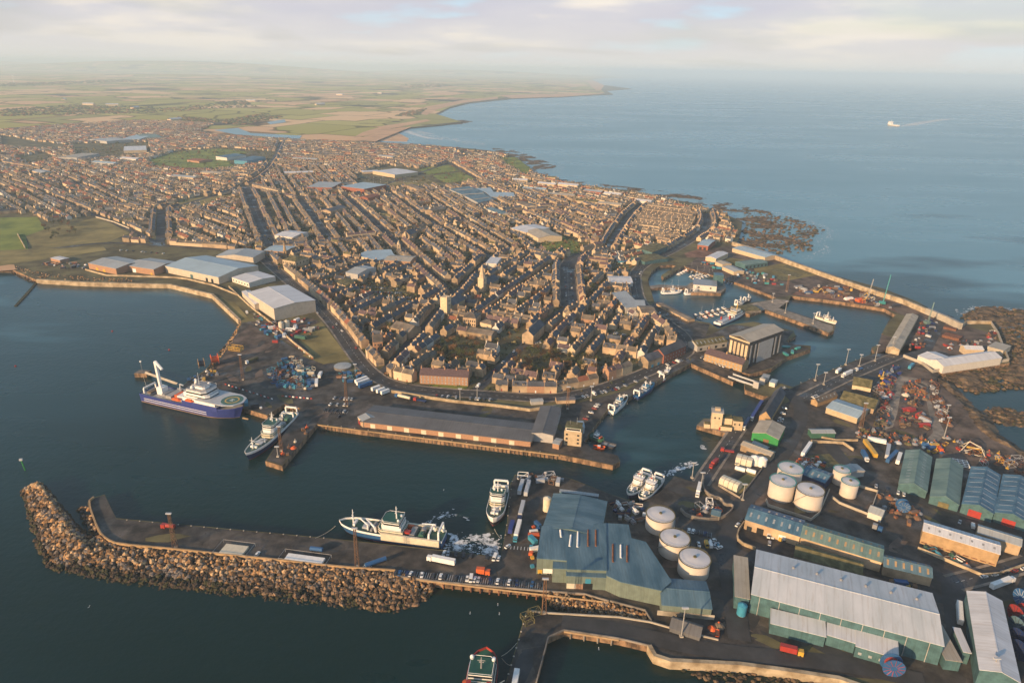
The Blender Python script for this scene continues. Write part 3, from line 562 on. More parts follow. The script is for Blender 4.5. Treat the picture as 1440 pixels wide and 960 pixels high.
def poly(name, label, cat, pts, h, wm, rm, strips=(), lm=None, z=GZ, wins=()):
    q = [P(p[0], p[1], z+h) for p in pts]; c = sum(q, Vector())/len(q)
    root = empty(name, (c.x, c.y, z), 0, label, cat); pl = [(p.x-c.x, p.y-c.y) for p in q]
    if lm: LMK.append((lm, c.x, c.y))
    xs = [p[0] for p in pl]; ys = [p[1] for p in pl]
    FOOTP.append([(p.x, p.y) for p in q])
    MB().prism(pl, -.5, h, wm).build('wall', root)
    R = MB().prism([(x*1.01, y*1.01) for x, y in pl], h+.01, h+.35, rm).build('roof', root)
    for (a, b, wd, m_) in strips:
        a = P(*a, z+h+.35)-Vector((c.x, c.y, z)); b = P(*b, z+h+.35)-Vector((c.x, c.y, z)); a.z = b.z = h+.4
        MB().bar(a, b, wd, m_).build('skylight', R)
    return root
FOOTP = []
B_ = bld
# --- bay side
B_('cold_store', 'big pale grey cold store with blank walls beside the bay road', 'warehouse', (385, 434), (349, 411), (402, 399), 14, 2, 'creamwall', 'whiteroof', lm='the big pale cold store')
B_('warehouse', 'low white annexe on the bay side of the big cold store', 'warehouse', (358, 428), (340, 410), (349, 406), 8, .8, 'creamwall', 'whiteroof')
B_('factory_hall', 'long grey sloping roofed factory hall facing the bay', 'factory', (232, 374), (307, 390), (360, 373), 9, 4, 'creamwall', 'bluegreyroof', doors=[('f', .5, 5, 5, 'tealwall'), ('f', .78, 4, 5, 'glass'), ('f', .88, 4, 5, 'glass')], lm='the grey-roofed bay factory')
B_('factory_hall', 'rear grey pitched hall behind the long bay factory', 'factory', (304, 360), (322, 351), (358, 361), 10, 3, 'creamwall', 'greyroof')
B_('factory_hall', 'western bay shed with orange lower walls and yellow doors', 'factory', (124, 370), (163, 378), (192, 366), 8, 2.4, 'orangebrick', 'greyroof', doors=[('f', .3, 5, 4, 'yellow'), ('f', .55, 5, 4, 'yellow')])
B_('factory_hall', 'twin-gabled bay shed with orange brick corners next to the long hall', 'factory', (176, 373), (216, 379), (240, 367), 8, 2.6, 'orangebrick', 'greyroof', doors=[('f', .3, 6, 5, 'white'), ('f', .9, 3, 3, 'yellow')])
B_('warehouse', 'small white flat roofed unit between the bay hall and cold store', 'warehouse', (326, 390), (350, 398), (378, 386), 6, 1.2, 'whitewall', 'whiteroof', wins=[('f', 6, 2, 2, 1.5)])
B_('hut', 'tan walled hut on the promenade west of the bay sheds', 'hut', (71, 363), (84, 366), (92, 362), 4, .5, 'orangebrick', 'whiteroof')
# --- town landmarks
B_('brick_hall', 'low orange brick hall with blue-grey roof beside a slim spire', 'hall', (371, 352), (401, 354), (405, 346), 8, 1, 'orangebrick', 'bluegreyroof', wins=[('f', 9, 3, 2, 3, 'paleglass')], lm='the orange brick hall with the slim spire')
B_('church_hall', 'square cream stone hall with hipped roof on the bay road', 'hall', (397, 365), (415, 368), (428, 361), 11, 3, 'cream', 'moss', hip=True, wins=[('f', 6, 1.5, 1.5, 2.5), ('f', 6, 6, 1.5, 2.5), ('B', 4, 6, 1.5, 2.5)])
B_('warehouse', 'pale grey barrel shed standing among houses near the car park', 'warehouse', (486, 383), (503, 386), (521, 375), 10, 2.5, 'greywall', 'greyroof', lm='the pale car park shed')
B_('warehouse', 'low cream warehouse tucked behind the pale grey town shed', 'warehouse', (470, 396), (486, 402), (500, 395), 5, 1, 'cream', 'moss')
poly('shopping_hall', 'wide blue-grey flat shop roof in the middle of town', 'shop', [(508, 356), (518, 352), (550, 351), (553, 357), (560, 362), (530, 366), (508, 361)], 7, 'cream', 'bluegreyroof', lm='the blue-grey shop roof')
B_('shopping_hall', 'long stone market building with tan roof next to the blue-grey shop', 'shop', (540, 366), (577, 368), (577, 360), 8, 1.5, 'orangebrick', 'tanroof')
B_('factory_hall', 'white roofed hall with blue side in the upper west streets', 'warehouse', (386, 331), (412, 334), (426, 326), 7, 2, 'whitewall', 'whiteroof')
B_('theatre', 'tall white flat building beside the church spire', 'hall', (683, 370), (698, 371), (700, 362), 9, 0, 'whitewall', 'whiteroof')
B_('stone_hall', 'long low stone hall with slate roof beside a green lawn', 'hall', (655, 466), (691, 472), (694, 465), 6, 2.6, 'granite', 'slatebrown', lm='the long low stone hall')
B_('granary', 'long slate warehouse with an orange gable on the steep street', 'warehouse', (750, 472), (766, 456), (757, 448), 10, 5, 'granite', 'slate', chim=2, lm='the slate warehouse with orange gable')
B_('school', 'pink walled school building with a hipped roof', 'school', (651, 446), (669, 448), (673, 440), 10, 3, 'pinkstone', 'slatebrown', hip=True, wins=[('f', 6, 1.5, 1.2, 2), ('f', 6, 5.5, 1.2, 2)])
B_('villa', 'square cream villa on the lawn beside the pink school', 'house', (675, 453), (691, 457), (696, 452), 6, 2.5, 'cream', 'slatebrown', hip=True)
B_('stone_hall', 'wide grey gabled stone hall in the lower old town', 'hall', (549, 460), (575, 467), (579, 456), 8, 4, 'granite', 'slatebrown', lm='the wide grey stone hall')
B_('tenement', 'long orange sandstone tenement with purple roof above the fish market road', 'tenement', (590, 527), (658, 530.5), (660, 522), 8.5, 4, 'orangebrick', 'slatepurple', wins=[('f', 14, 1, 1.1, 1.6, 'paleglass'), ('f', 14, 3.6, 1.1, 1.6, 'paleglass'), ('f', 14, 6.2, 1.1, 1.6, 'paleglass')], chim=5, lm='the long orange tenement')
B_('tall_house', 'tall tan house with orange gable at the bend of the coast road', 'house', (525, 481), (538, 480), (534, 470), 12, 4, 'orangebrick', 'slatebrown', chim=2, wins=[('f', 3, 4, 1, 1.8), ('f', 3, 8, 1, 1.8)])
B_('red_warehouse', 'long red brick waterfront warehouse with dark roof', 'warehouse', (934, 499.5), (965, 486), (957, 478), 9, 4.5, 'redbrick', 'slate', wins=[('f', 8, 2, 1, 1.4, 'paleglass'), ('f', 8, 5.5, 1, 1.4, 'paleglass')], lm='the red brick waterfront warehouse')
B_('stone_warehouse', 'stone and blue-doored building adjoining the red brick warehouse', 'warehouse', (912, 508), (933, 500), (926, 492), 8, 3.5, 'granite', 'slate', doors=[('f', .3, 3, 3, 'cyan'), ('f', .7, 3, 3, 'cyan')])
poly('swimming_baths', 'large grey-white flat roofed building behind the inner harbour', 'hall', [(860, 412), (880, 409), (893, 422), (906, 422), (908, 431), (880, 433), (872, 424)], 7, 'greywall', 'greyroof', lm='the grey-white building behind the inner harbour')
B_('store', 'ribbed white roofed store beside the harbour road', 'warehouse', (857, 397), (890, 398), (889, 389), 5, 1.2, 'whitewall', 'whiteroof')
B_('police_house', 'cream office block facing the inner harbour car park', 'office', (903, 440), (923, 440), (916, 430), 9, 2, 'cream', 'slatebrown', wins=[('f', 6, 2, 1.2, 1.6), ('f', 6, 5.5, 1.2, 1.6)], lm='the cream office by the inner harbour')
B_('arena', 'cream gabled sports hall with pale roof beside the green', 'hall', (757, 335), (738, 325), (757, 316), 8, 3, 'cream', 'paleconc', lm='the cream sports hall by the green')
B_('arena', 'longer white roofed hall adjoining the cream gabled sports hall', 'hall', (718, 321), (740, 327), (754, 316), 8, 2, 'cream', 'whiteroof')
B_('supermarket', 'white roofed supermarket with cream front and big car park', 'shop', (555, 246), (588, 242), (574, 235), 8, 1, 'cream', 'whiteroof', lm='the white-roofed supermarket')
B_('supermarket', 'thin white canopy building left of the supermarket', 'shop', (510, 242), (534, 241), (532, 239), 5, .5, 'cream', 'whiteroof')
B_('mill', 'orange-red brick block with blue-grey flat roof up in the town', 'factory', (480, 262), (512, 266), (510, 256), 11, 0, 'redbrick', 'bluegreyroof', lm='the red brick block')
B_('mill', 'wide orange-red brick school with flat roofs left of the red block', 'school', (432, 263), (466, 264), (463, 256), 9, 0, 'redbrick', 'greyroof')
poly('factory_complex', 'teal and pale sawtooth roofed works near the grass pitches', 'factory', [(632, 266), (660, 262), (676, 268), (694, 281), (672, 285), (655, 276)], 7, 'greywall', 'tealroof', strips=[((640, 268), (664, 266), 1.2, 'tanroof'), ((650, 274), (680, 272), 1.2, 'tanroof'), ((664, 281), (688, 278), 1.2, 'tanroof')], lm='the teal sawtooth works')
poly('factory_complex', 'grey-teal flat works right of the sawtooth roofs', 'factory', [(668, 265), (690, 264), (694, 270), (722, 271), (724, 276), (690, 277), (684, 271)], 6, 'greywall', 'bluegreyroof')
B_('warehouse', 'large white roofed depot far up by the northern edge of town', 'warehouse', (174, 212), (206, 211), (208, 205), 8, 1, 'cream', 'whiteroof')
for k, (a, b, c) in enumerate((((200, 194), (228, 193), (226, 188)), ((170, 196), (196, 196), (194, 189)), ((108, 222), (140, 216), (134, 212)), ((126, 196), (150, 199), (156, 193)))):
    B_('warehouse', ['pale green roofed depot on the far western edge of town', 'blue-grey depot beside the pale green far depot', 'tan shed in the far western fields of the town', 'small blue-grey far depot near the white estate'][k], 'warehouse', a, b, c, 8, 1, 'greywall', ['greenroof', 'bluegreyroof', 'tanroof', 'greyroof'][k])
B_('grandstand', 'blue roofed football stand on the far side of the pitch', 'grandstand', (319, 222), (346, 218), (344, 215), 8, 2, 'whitewall', 'blueroof', oneslope=True)
B_('grandstand', 'bright blue seated football stand near the houses', 'grandstand', (347, 227), (373, 221), (371, 217), 8, 2, 'cyan', 'blueroof', oneslope=True)
B_('pavilion', 'tan pavilion in the middle of the green playing field', 'pavilion', (263, 225), (280, 227), (282, 223), 5, 2, 'orangebrick', 'redtile')
# north harbour
B_('warehouse', 'teal walled warehouse with mossy roof above the harbour bend', 'warehouse', (917, 355), (939, 346), (925, 339), 8, 2, 'tealwall', 'moss', lm='the teal warehouse above the harbour bend')
B_('warehouse', 'lower teal roofed unit with a mossy half roof beside the road', 'warehouse', (888, 361), (907, 368), (925, 358), 5, 1, 'tealwall', 'moss')
B_('garage', 'bright orange-red garage with grey roof and arched doors', 'garage', (981, 344), (996, 346), (1004, 338), 7, 1.5, 'redbrick', 'bluegreyroof', doors=[('f', .3, 4, 4, 'glass'), ('f', .7, 4, 4, 'glass')], lm='the orange-red garage')
B_('warehouse', 'cream shed with white roof and orange end by the inner marina', 'warehouse', (1007, 364), (1024, 356), (1013, 352), 7, 1.5, 'cream', 'whiteroof')
B_('warehouse', 'long blue roofed shed against the northern sea wall', 'warehouse', (1030, 349), (1076, 362), (1080, 355), 6, 1.5, 'cream', 'bluegreyroof', sky=7)
B_('warehouse', 'green roofed workshop beside the drying greens', 'warehouse', (1048, 373), (1080, 369), (1076, 363), 6, 1.5, 'tealwall', 'greenroof', wins=[('f', 6, 1, 2.5, 3)])
B_('warehouse', 'cream and grey long low store behind the marina', 'warehouse', (1016, 375), (1032, 382), (1038, 377), 5, 1.2, 'cream', 'greyroof')
B_('warehouse', 'tan roofed fish shed above the marina wall', 'warehouse', (1006, 368), (1016, 372), (1022, 368), 5, 1.2, 'cream', 'tanroof')
B_('ice_plant', 'white flat ice plant standing on a harbour islet', 'ice plant', (975, 400), (1008, 403), (1009, 395), 7, 0, 'whitewall', 'grey', z=GZ, wins=[('f', 2, 3, 2, 2, 'glass')], lm='the white ice plant')
B_('ice_tower', 'dark teal square tower beside the white ice plant', 'tower', (1006, 387), (1018, 387.5), (1019, 384), 14, 0, 'tealwall', 'blueroof')
mb = MB(); mb.prism([w2(p) for p in [(965, 402), (972, 397), (1019, 397), (1021, 405), (1014, 412), (968, 411)]], -2, GZ, 'quaystone', top='concrete'); tag(mb.build('ice_plant_quay'), 'brown stone island quay under the white ice plant', 'quay')
mb = MB(); mb.prism([w2(p) for p in [(914, 402), (928, 400), (966, 402), (965, 405), (928, 404), (915, 406)]], -2, GZ, 'quaystone', top='concrete'); tag(mb.build('finger_quay'), 'narrow quay joining the road to the ice plant island', 'quay')
B_('lifeboat_store', 'low mossy concrete block on the middle pier head', 'store', (1040, 438), (1070, 436), (1066, 428), 2.5, .8, 'concrete', 'moss')
B_('stone_shed', 'long low mossy roofed jetty shed beside the inner harbour', 'shed', (923, 427), (968, 450), (974, 447), 2.5, .6, 'granite', 'slatebrown')
B_('old_store', 'grey shed with old mossy roof left of the ship lift hall', 'warehouse', (981, 487), (1023, 480), (1013, 472.5), 6, 3, 'greywall', 'moss', sky=8, wins=[('f', 4, 1, 3, 2.5)])
B_('harbour_office', 'tan stone harbour office with purple roof and dormers', 'office', (991, 497), (1044, 513), (1050, 506), 7.5, 3.5, 'ochre', 'slatepurple', wins=[('f', 11, 1, 1.2, 1.6, 'paleglass'), ('f', 11, 4.6, 1.2, 1.6, 'paleglass')], chim=3, lm='the harbour office with purple roof')
# ship lift hall
r = B_('ship_lift_hall', 'towering dark ship lift hall with pale vertical panels and curved roof', 'boat hall', (1054.5, 481.5), (1102, 464.5), (1076, 454.5), 25, 3, 'darkclad', 'tanroof', lm='the towering ship lift hall')
def panels(root, hl, hw, s, h):
    for t_ in (.07, .2, .87-.07, .93): MB().box(-hl+2*hl*t_-1.1, -hl+2*hl*t_+1.1, -s*hw-.15, -s*hw+.1, 2, h-4, 'greywall').build('panel', root)
    MB().box(-hl+2*hl*.28, -hl+2*hl*.72, -s*hw-.2, -s*hw+.1, .3, h-4, 'greywall').build('hall_door', root)
    for i in range(5):
        y = s*(-hw+2*hw*(i+.6)/5.3); MB().box(-hl-.15, -hl+.1, y-1.3, y+1.3, 2, h-4, 'cream').build('panel', root)
    MB().box(-hl-.2, -hl+.1, -hw, hw, h-1.5, h, 'cream').build('fascia', root)
wl = [c for c in r.children if c.name.startswith('wall')][0]
xs = max(v.co.x for v in wl.data.vertices); ys = max(v.co.y for v in wl.data.vertices)
panels(r, xs, ys, 1, 25)
B_('fish_market', 'very long low fish market with grey roof and salmon wall on the quay', 'fish market', (508, 592), (746, 620), (752, 596), 5, 1.6, 'orangebrick', 'darkroof', over=1.2, doors=[('f', .07+.103*i, 4, 3.6, 'cream2') for i in range(9)], lm='the long fish market')
B_('fish_market_wing', 'grey roofed wing crossing the end of the fish market', 'fish market', (789, 574), (778, 612), (748, 607), 6.8, 1.2, 'greywall', 'darkroof')
B_('porch_shed', 'small pale blue roofed porch by the fish market end', 'shed', (777, 623), (786, 625), (788, 617), 4.2, .3, 'orangebrick', 'greyroof')
B_('entrance_block', 'red and cream entrance block at the west end of the fish market', 'office', (503, 586), (510, 592), (519, 575), 5.5, 1, 'cream', 'greyroof', doors=[('f', .3, 4, 3.4, 'darkred')])
# control tower
c = P(806, 622); root = empty('control_tower', c, rad(-12), 'square cream harbour control tower with green roof and dark window band', 'control tower')
MB().box(-6.5, 6.5, -5, 5, 0, 12, 'cream').build('wall', root); LMK.append(('the harbour control tower', c.x, c.y)); FOOT.append((c.x, c.y, 0, 9, 8))
m2 = MB(); m2.box(-5.6, 5.6, -4.6, 4.6, 12, 14.8, 'whitewall'); m2.build('control_room', root)
MB().box(-5, 5, -4.8, 4.8, 12.9, 14.2, 'glass').build('window', root); MB().box(-6.2, 6.2, -5, 5, 14.8, 15.2, 'green', top='moss').build('roof', root)
for zz in (2, 5, 8.5):
    for xx in (-4.5, 4): MB().box(xx-.8, xx+.8, -5.1, -4.9, zz, zz+1.4, 'glass').build('window', root)
    for yy in (-2.5, 1.5): MB().box(6.4, 6.6, yy-.7, yy+.7, zz, zz+1.4, 'glass').build('window', root)
m2 = MB(); m2.bar((2, 1, 15), (2, 1, 21), .15, 'steel'); m2.bar((-3, 0, 15), (-3, 0, 19), .1, 'steel'); m2.build('antenna', root)
B_('glazed_annexe', 'blue-grey curved annexe behind the harbour control tower', 'office', (814, 601), (822, 601), (823, 592), 5, 1, 'silver', 'bluegreyroof')
B_('quay_store', 'low pinkish store with dark roof on the road behind the fish market', 'store', (783, 563), (809, 562), (809, 557), 3.2, 1.4, 'pinkstone', 'slate')
B_('kiosk', 'small grey kiosk with white panels on the market road', 'kiosk', (747, 565), (764, 564), (763, 560), 3, .4, 'greywall', 'greyroof')
# jetty lookout
c = P(1006, 600); root = empty('lookout_building', c, rad(-12), 'tan lookout tower and flat blocks filling a short harbour jetty', 'lookout tower'); LMK.append(('the tan lookout tower on the jetty', c.x, c.y))
MB().box(-4, 4, -3.5, 3.5, 0, 14, 'cream').build('tower', root); MB().box(-4.6, 4.6, -4, 4, 14, 14.6, 'greywall').build('platform', root)
m2 = MB(); m2.box(-2, 2, -1.5, 1.5, 14.6, 17, 'cream'); m2.build('cabin', root)
for x0, x1, y0, y1, hh in ((5, 12, 0, 8, 8.5), (12.5, 20, -2, 7, 8), (3, 12, -5, -.5, 3.5), (-9, -4.5, -4, 1, 3.5)): MB().box(x0, x1, y0, y1, 0, hh, 'cream', top='moss').build('block', root)
for x, zz in ((-1.6, 9), (1.6, 9)): MB().box(x-.6, x+.6, -3.6, -3.4, zz, zz+1.3, 'glass').build('window', root)
for x in (14, 17.5): MB().box(x-.5, x+.5, -2.1, -1.9, 4.5, 6, 'glass').build('window', root)
MB().box(2.2, 3.4, -5.15, -4.95, .2, 2.8, 'red').build('door', root)
m2 = MB()
for a_, b_ in (((-4.4, -3.8), (4.4, -3.8)), ((-4.4, 3.8), (4.4, 3.8)), ((-4.4, -3.8), (-4.4, 3.8)), ((4.4, -3.8), (4.4, 3.8))): m2.bar((*a_, 15.8), (*b_, 15.8), .08, 'steel')
m2.build('railing', root)
# quay block between the harbours
B_('boat_shed', 'dark slate shed with long tan gable at the harbour fork', 'shed', (1068, 584), (1090, 549), (1104, 554), 5.5, 5, 'ochre', 'slate', chim=0, lm='the slate shed at the harbour fork')
B_('green_shed', 'bright green gabled shed with pale grey roof', 'shed', (1095, 618), (1104, 600), (1068, 591), 6.5, 2.6, 'brightgreen', 'paleconc', doors=[('A', .45, 4, 4, 'brown')], lm='the bright green shed')
B_('long_store', 'long pale arched store beside the white silos', 'store', (1042, 625), (1084, 641), (1089, 635), 5, 1.2, 'granite', 'tanroof')
B_('blue_store', 'small blue fronted lean-to between the green shed and long store', 'store', (1058, 622), (1078, 631), (1080, 628), 3, .4, 'navy', 'greyroof')
# teal factory by the breakwater
bld('fish_factory', 'northern teal pitched roof of the fish factory with pale strips', 'factory', (764, 741), (779, 694), (855, 697.5), 10, 1.8, 'greenwall', 'tealroof', lm='the teal fish factory')
B_('office_strip', 'white walled office strip along the north edge of the fish factory', 'office', (787, 691), (841, 698), (842, 695), 8, 0, 'blueroof', 'greyroof')
poly('fish_factory', 'middle teal flat roof of the fish factory with four pale strips', 'factory', [(755, 785), (762, 740), (852, 736), (853, 802), (797, 800), (797, 788)], 10.5, 'greenwall', 'tealroof',
     strips=[((803, 752), (801, 768), .6, 'white'), ((813, 744), (812, 769), .6, 'white'), ((827, 745), (827, 768), .6, 'rust'), ((838, 745), (838, 768), .6, 'rust'), ((788, 745), (789, 755), .6, 'white')])
poly('fish_factory', 'western lower teal roof corner of the fish factory', 'factory', [(777, 799), (778, 787), (797, 787), (797, 800)], 9.3, 'greenwall', 'tealroof')
poly('fish_factory', 'eastern teal roof wing of the fish factory tapering to the tanks', 'factory', [(853, 809), (852, 736), (884, 738), (888, 757), (908, 762), (944, 817), (930, 830), (873, 818)], 10, 'greenwall', 'tealroof',
     strips=[((862, 765), (862, 790), .6, 'rust'), ((873, 766), (873, 784), .6, 'white'), ((882, 767), (882, 790), .6, 'rust')])
B_('loading_block', 'pale green loading front of the fish factory with block base', 'factory', (797, 809), (858, 812), (859, 806), 8.5, 0, 'greenwall', 'tealroof', wins=[('f', 1, 4, 3, 3, 'cyan')], doors=[('f', .12, 5, 3.4, 'cream2'), ('f', .5, 5, 4, 'black'), ('f', .3, 4, 3.4, 'orangebrick')])
B_('fish_factory', 'detached teal pitched shed on a blockwork base beside the tanks', 'factory', (931, 850), (1001, 856), (996, 818), 7, 2, 'greenwall', 'tealroof', wins=[('f', 8, .2, 7, 3, 'paleconc')])
B_('corrugated_hut', 'dark corrugated arched hut beside stacked crates', 'hut', (942, 882), (984, 896), (990, 880), 2.5, 2.6, 'darkroof', 'darkroof')
# long workshops
B_('workshop', 'blue roofed workshop with two rows of rooflights beside the tanks', 'workshop', (1048, 730), (1125, 754), (1136, 733), 7, 2.8, 'pinkstone', 'blueroof', sky=7, lm='the blue workshop', doors=[('f', .1, 3, 3, 'glass'), ('f', .3, 4, 4, 'black'), ('f', .7, 4, 4, 'white')])
B_('workshop', 'green roofed workshop continuing the blue one', 'workshop', (1126, 755), (1240, 790), (1249, 769), 7, 2.8, 'pinkstone', 'greenroof', sky=10, skm='ochre', lm='the long green workshop')
B_('workshop', 'lower teal workshop end with hipped roof by the road fork', 'workshop', (1243, 796), (1311, 812), (1318, 797), 6, 2.4, 'pinkstone', 'tealroof', sky=6, skm='ochre', hip=False)
B_('mossy_shed', 'shed with mossy yellow roof and stone wall in front of the green workshop', 'shed', (1117, 781), (1212, 808), (1220, 792), 6, 2.4, 'granite', 'moss', lm='the mossy roofed shed')
B_('big_shed', 'huge green walled shed with wide pale weathered roof', 'factory', (1057, 835), (1327, 908), (1322, 837), 12, 2.6, 'tealwall', 'mossroofwhite', wins=[], doors=[], lm='the huge pale-roofed green shed')
B_('annexe', 'flat tan roofed annexe on the west end of the huge shed', 'annexe', (1034, 838), (1054, 842), (1065, 787), 8, 0, 'tealwall', 'tanroof')
B_('annexe', 'first lean-to annexe with rusty stained roof on the huge shed front', 'annexe', (1084, 876), (1161, 895), (1163, 877), 6.5, 1, 'tealwall', 'mossroofwhite', oneslope=True)
B_('annexe', 'short middle lean-to annexe on the huge shed front', 'annexe', (1163, 892), (1203, 904), (1206, 882), 6.5, 1, 'tealwall', 'whiteroof', oneslope=True)
B_('annexe', 'third lean-to annexe nearest the blue and red reel', 'annexe', (1204, 908), (1263, 926), (1264, 905), 6.5, 1, 'tealwall', 'whiteroof', oneslope=True, wins=[('f', 4, 2, 1.5, 1.5, 'paleglass')])
B_('loading_canopy', 'wide grey loading canopy between the huge shed and the white roofed shed', 'canopy', (1330, 927), (1352, 930), (1349, 882), 6, 0, 'tealwall', 'tanroof')
B_('annexe', 'small white roofed annexe against the white roofed shed', 'annexe', (1355, 916), (1365, 918), (1361, 886), 7, 0, 'tealwall', 'whiteroof')
B_('white_roofed_shed', 'tall green walled shed with bright white pitched roof at the corner', 'warehouse', (1378, 941), (1360, 831), (1408, 842), 10, 2.5, 'tealwall', 'whiteroof', lm='the bright white pitched roof')
B_('sandy_warehouse', 'sandy walled warehouse with long pale roof and dark vents', 'warehouse', (1298, 746), (1406, 779), (1411, 764), 9, 1.6, 'ochre', 'whiteroof', sky=7, skm='grey', skl=1.6, wins=[('f', 9, 1, 3, .6, 'rust')], lm='the sandy walled warehouse')
B_('warehouse', 'grey roofed warehouse behind the sandy one', 'warehouse', (1375, 749), (1436, 768), (1441, 757), 7, 1.6, 'granite', 'greyroof')
B_('green_hall', 'western green gabled hall of the three beside the trailers', 'warehouse', (1264, 680), (1274, 633), (1310, 645), 5.5, 3.4, 'tealwall', 'greenroof', sky=12, skyrows=1, skl=2.4, skw=.5, lm='the western green gabled hall')
B_('green_hall', 'middle green gabled hall with a yellowish door', 'warehouse', (1308, 698), (1317, 645), (1354, 657), 5.5, 3.4, 'tealwall', 'greenroof', doors=[('A', .5, 6, 4, 'moss')], lm='the middle green gabled hall')
B_('blue_hall', 'blue roofed hall with slanting rooflights and a red door', 'warehouse', (1353, 708), (1366, 656), (1407, 666), 7, 3, 'tealwall', 'blueroof', sky=8, skl=7, skw=.6, doors=[('A', .45, 7, 5, 'red')], lm='the blue hall with red door')
B_('blue_hall', 'outer blue roofed hall cut off by the picture edge', 'warehouse', (1399, 720), (1411, 667), (1456, 679), 7, 3, 'tealwall', 'blueroof', sky=8, skl=7, skw=.6, doors=[('A', .45, 7, 5, 'red')])
B_('white_hut', 'small white gabled hut on legs between the tanks and the sandy warehouse', 'hut', (1221, 719), (1240, 726), (1245, 717), 4.5, 2, 'whitewall', 'greyroof')
B_('blue_depot', 'deep blue roofed depot tucked behind the tall tanks', 'depot', (1127, 666), (1160, 679), (1168, 665), 6, 2, 'navy', 'blueroof', sky=4)
B_('grey_depot', 'small pale grey roofed store right of the slim tanks', 'store', (1185, 655), (1196, 664), (1204, 652), 5, 1, 'greywall', 'greyroof')
B_('barn', 'mossy roofed old barn above the blue-grey shed', 'barn', (1181, 562), (1229, 575), (1230, 560), 4.5, 4, 'granite', 'moss')
B_('barn', 'narrow grey wing of the old barn near the parked cars', 'barn', (1150, 566), (1178, 556), (1172, 551), 4, 2.5, 'ochre', 'slatebrown', sky=5, skl=1)
B_('blue_shed', 'blue-grey roofed shed in front of the mossy barn', 'shed', (1162, 573), (1206, 588), (1226, 577), 5, 2, 'cream', 'bluegreyroof', lm='the blue-grey shed by the mossy barn')
B_('cottage', 'tan gabled cottage with green-brown roof by the dock road', 'house', (1199, 541), (1225, 546), (1226, 535), 4, 4, 'cream', 'moss', chim=0)
B_('grey_shed', 'small pale roofed green shed beside the dock road', 'shed', (1142, 609), (1175, 609), (1173, 603), 4.5, .8, 'green', 'greyroof')
B_('transit_shed', 'long cream transit shed running from the basin to the dock road', 'shed', (1247, 488), (1275, 441.5), (1291, 445), 6, 2, 'seawall', 'paleconc', lm='the long cream transit shed')
B_('rock_shed', 'long white gabled shed inside the wall above the rocks', 'shed', (1327, 515), (1409, 503), (1398, 492.5), 7, 3, 'whitewall', 'whiteroof', lm='the white gabled shed above the rocks')
B_('rock_shed', 'shorter white shed beside the long one above the rocks', 'shed', (1291, 500), (1314, 509), (1322, 497), 7, 2, 'whitewall', 'whiteroof')
B_('rock_shed', 'small rounded white shed behind the long white shed', 'shed', (1358, 491), (1384, 492), (1380, 487), 6, 2, 'cream', 'whiteroof')
B_('block_store', 'flat grey concrete store in the corner of the rock compound', 'store', (1389, 487), (1411, 493), (1409, 483), 5, 0, 'paleconc', 'tanroof')
B_('brick_store', 'low tan store on the oval breaker yard', 'store', (1000, 723), (1012, 726), (1018, 718), 3, 1, 'concrete', 'tealroof')
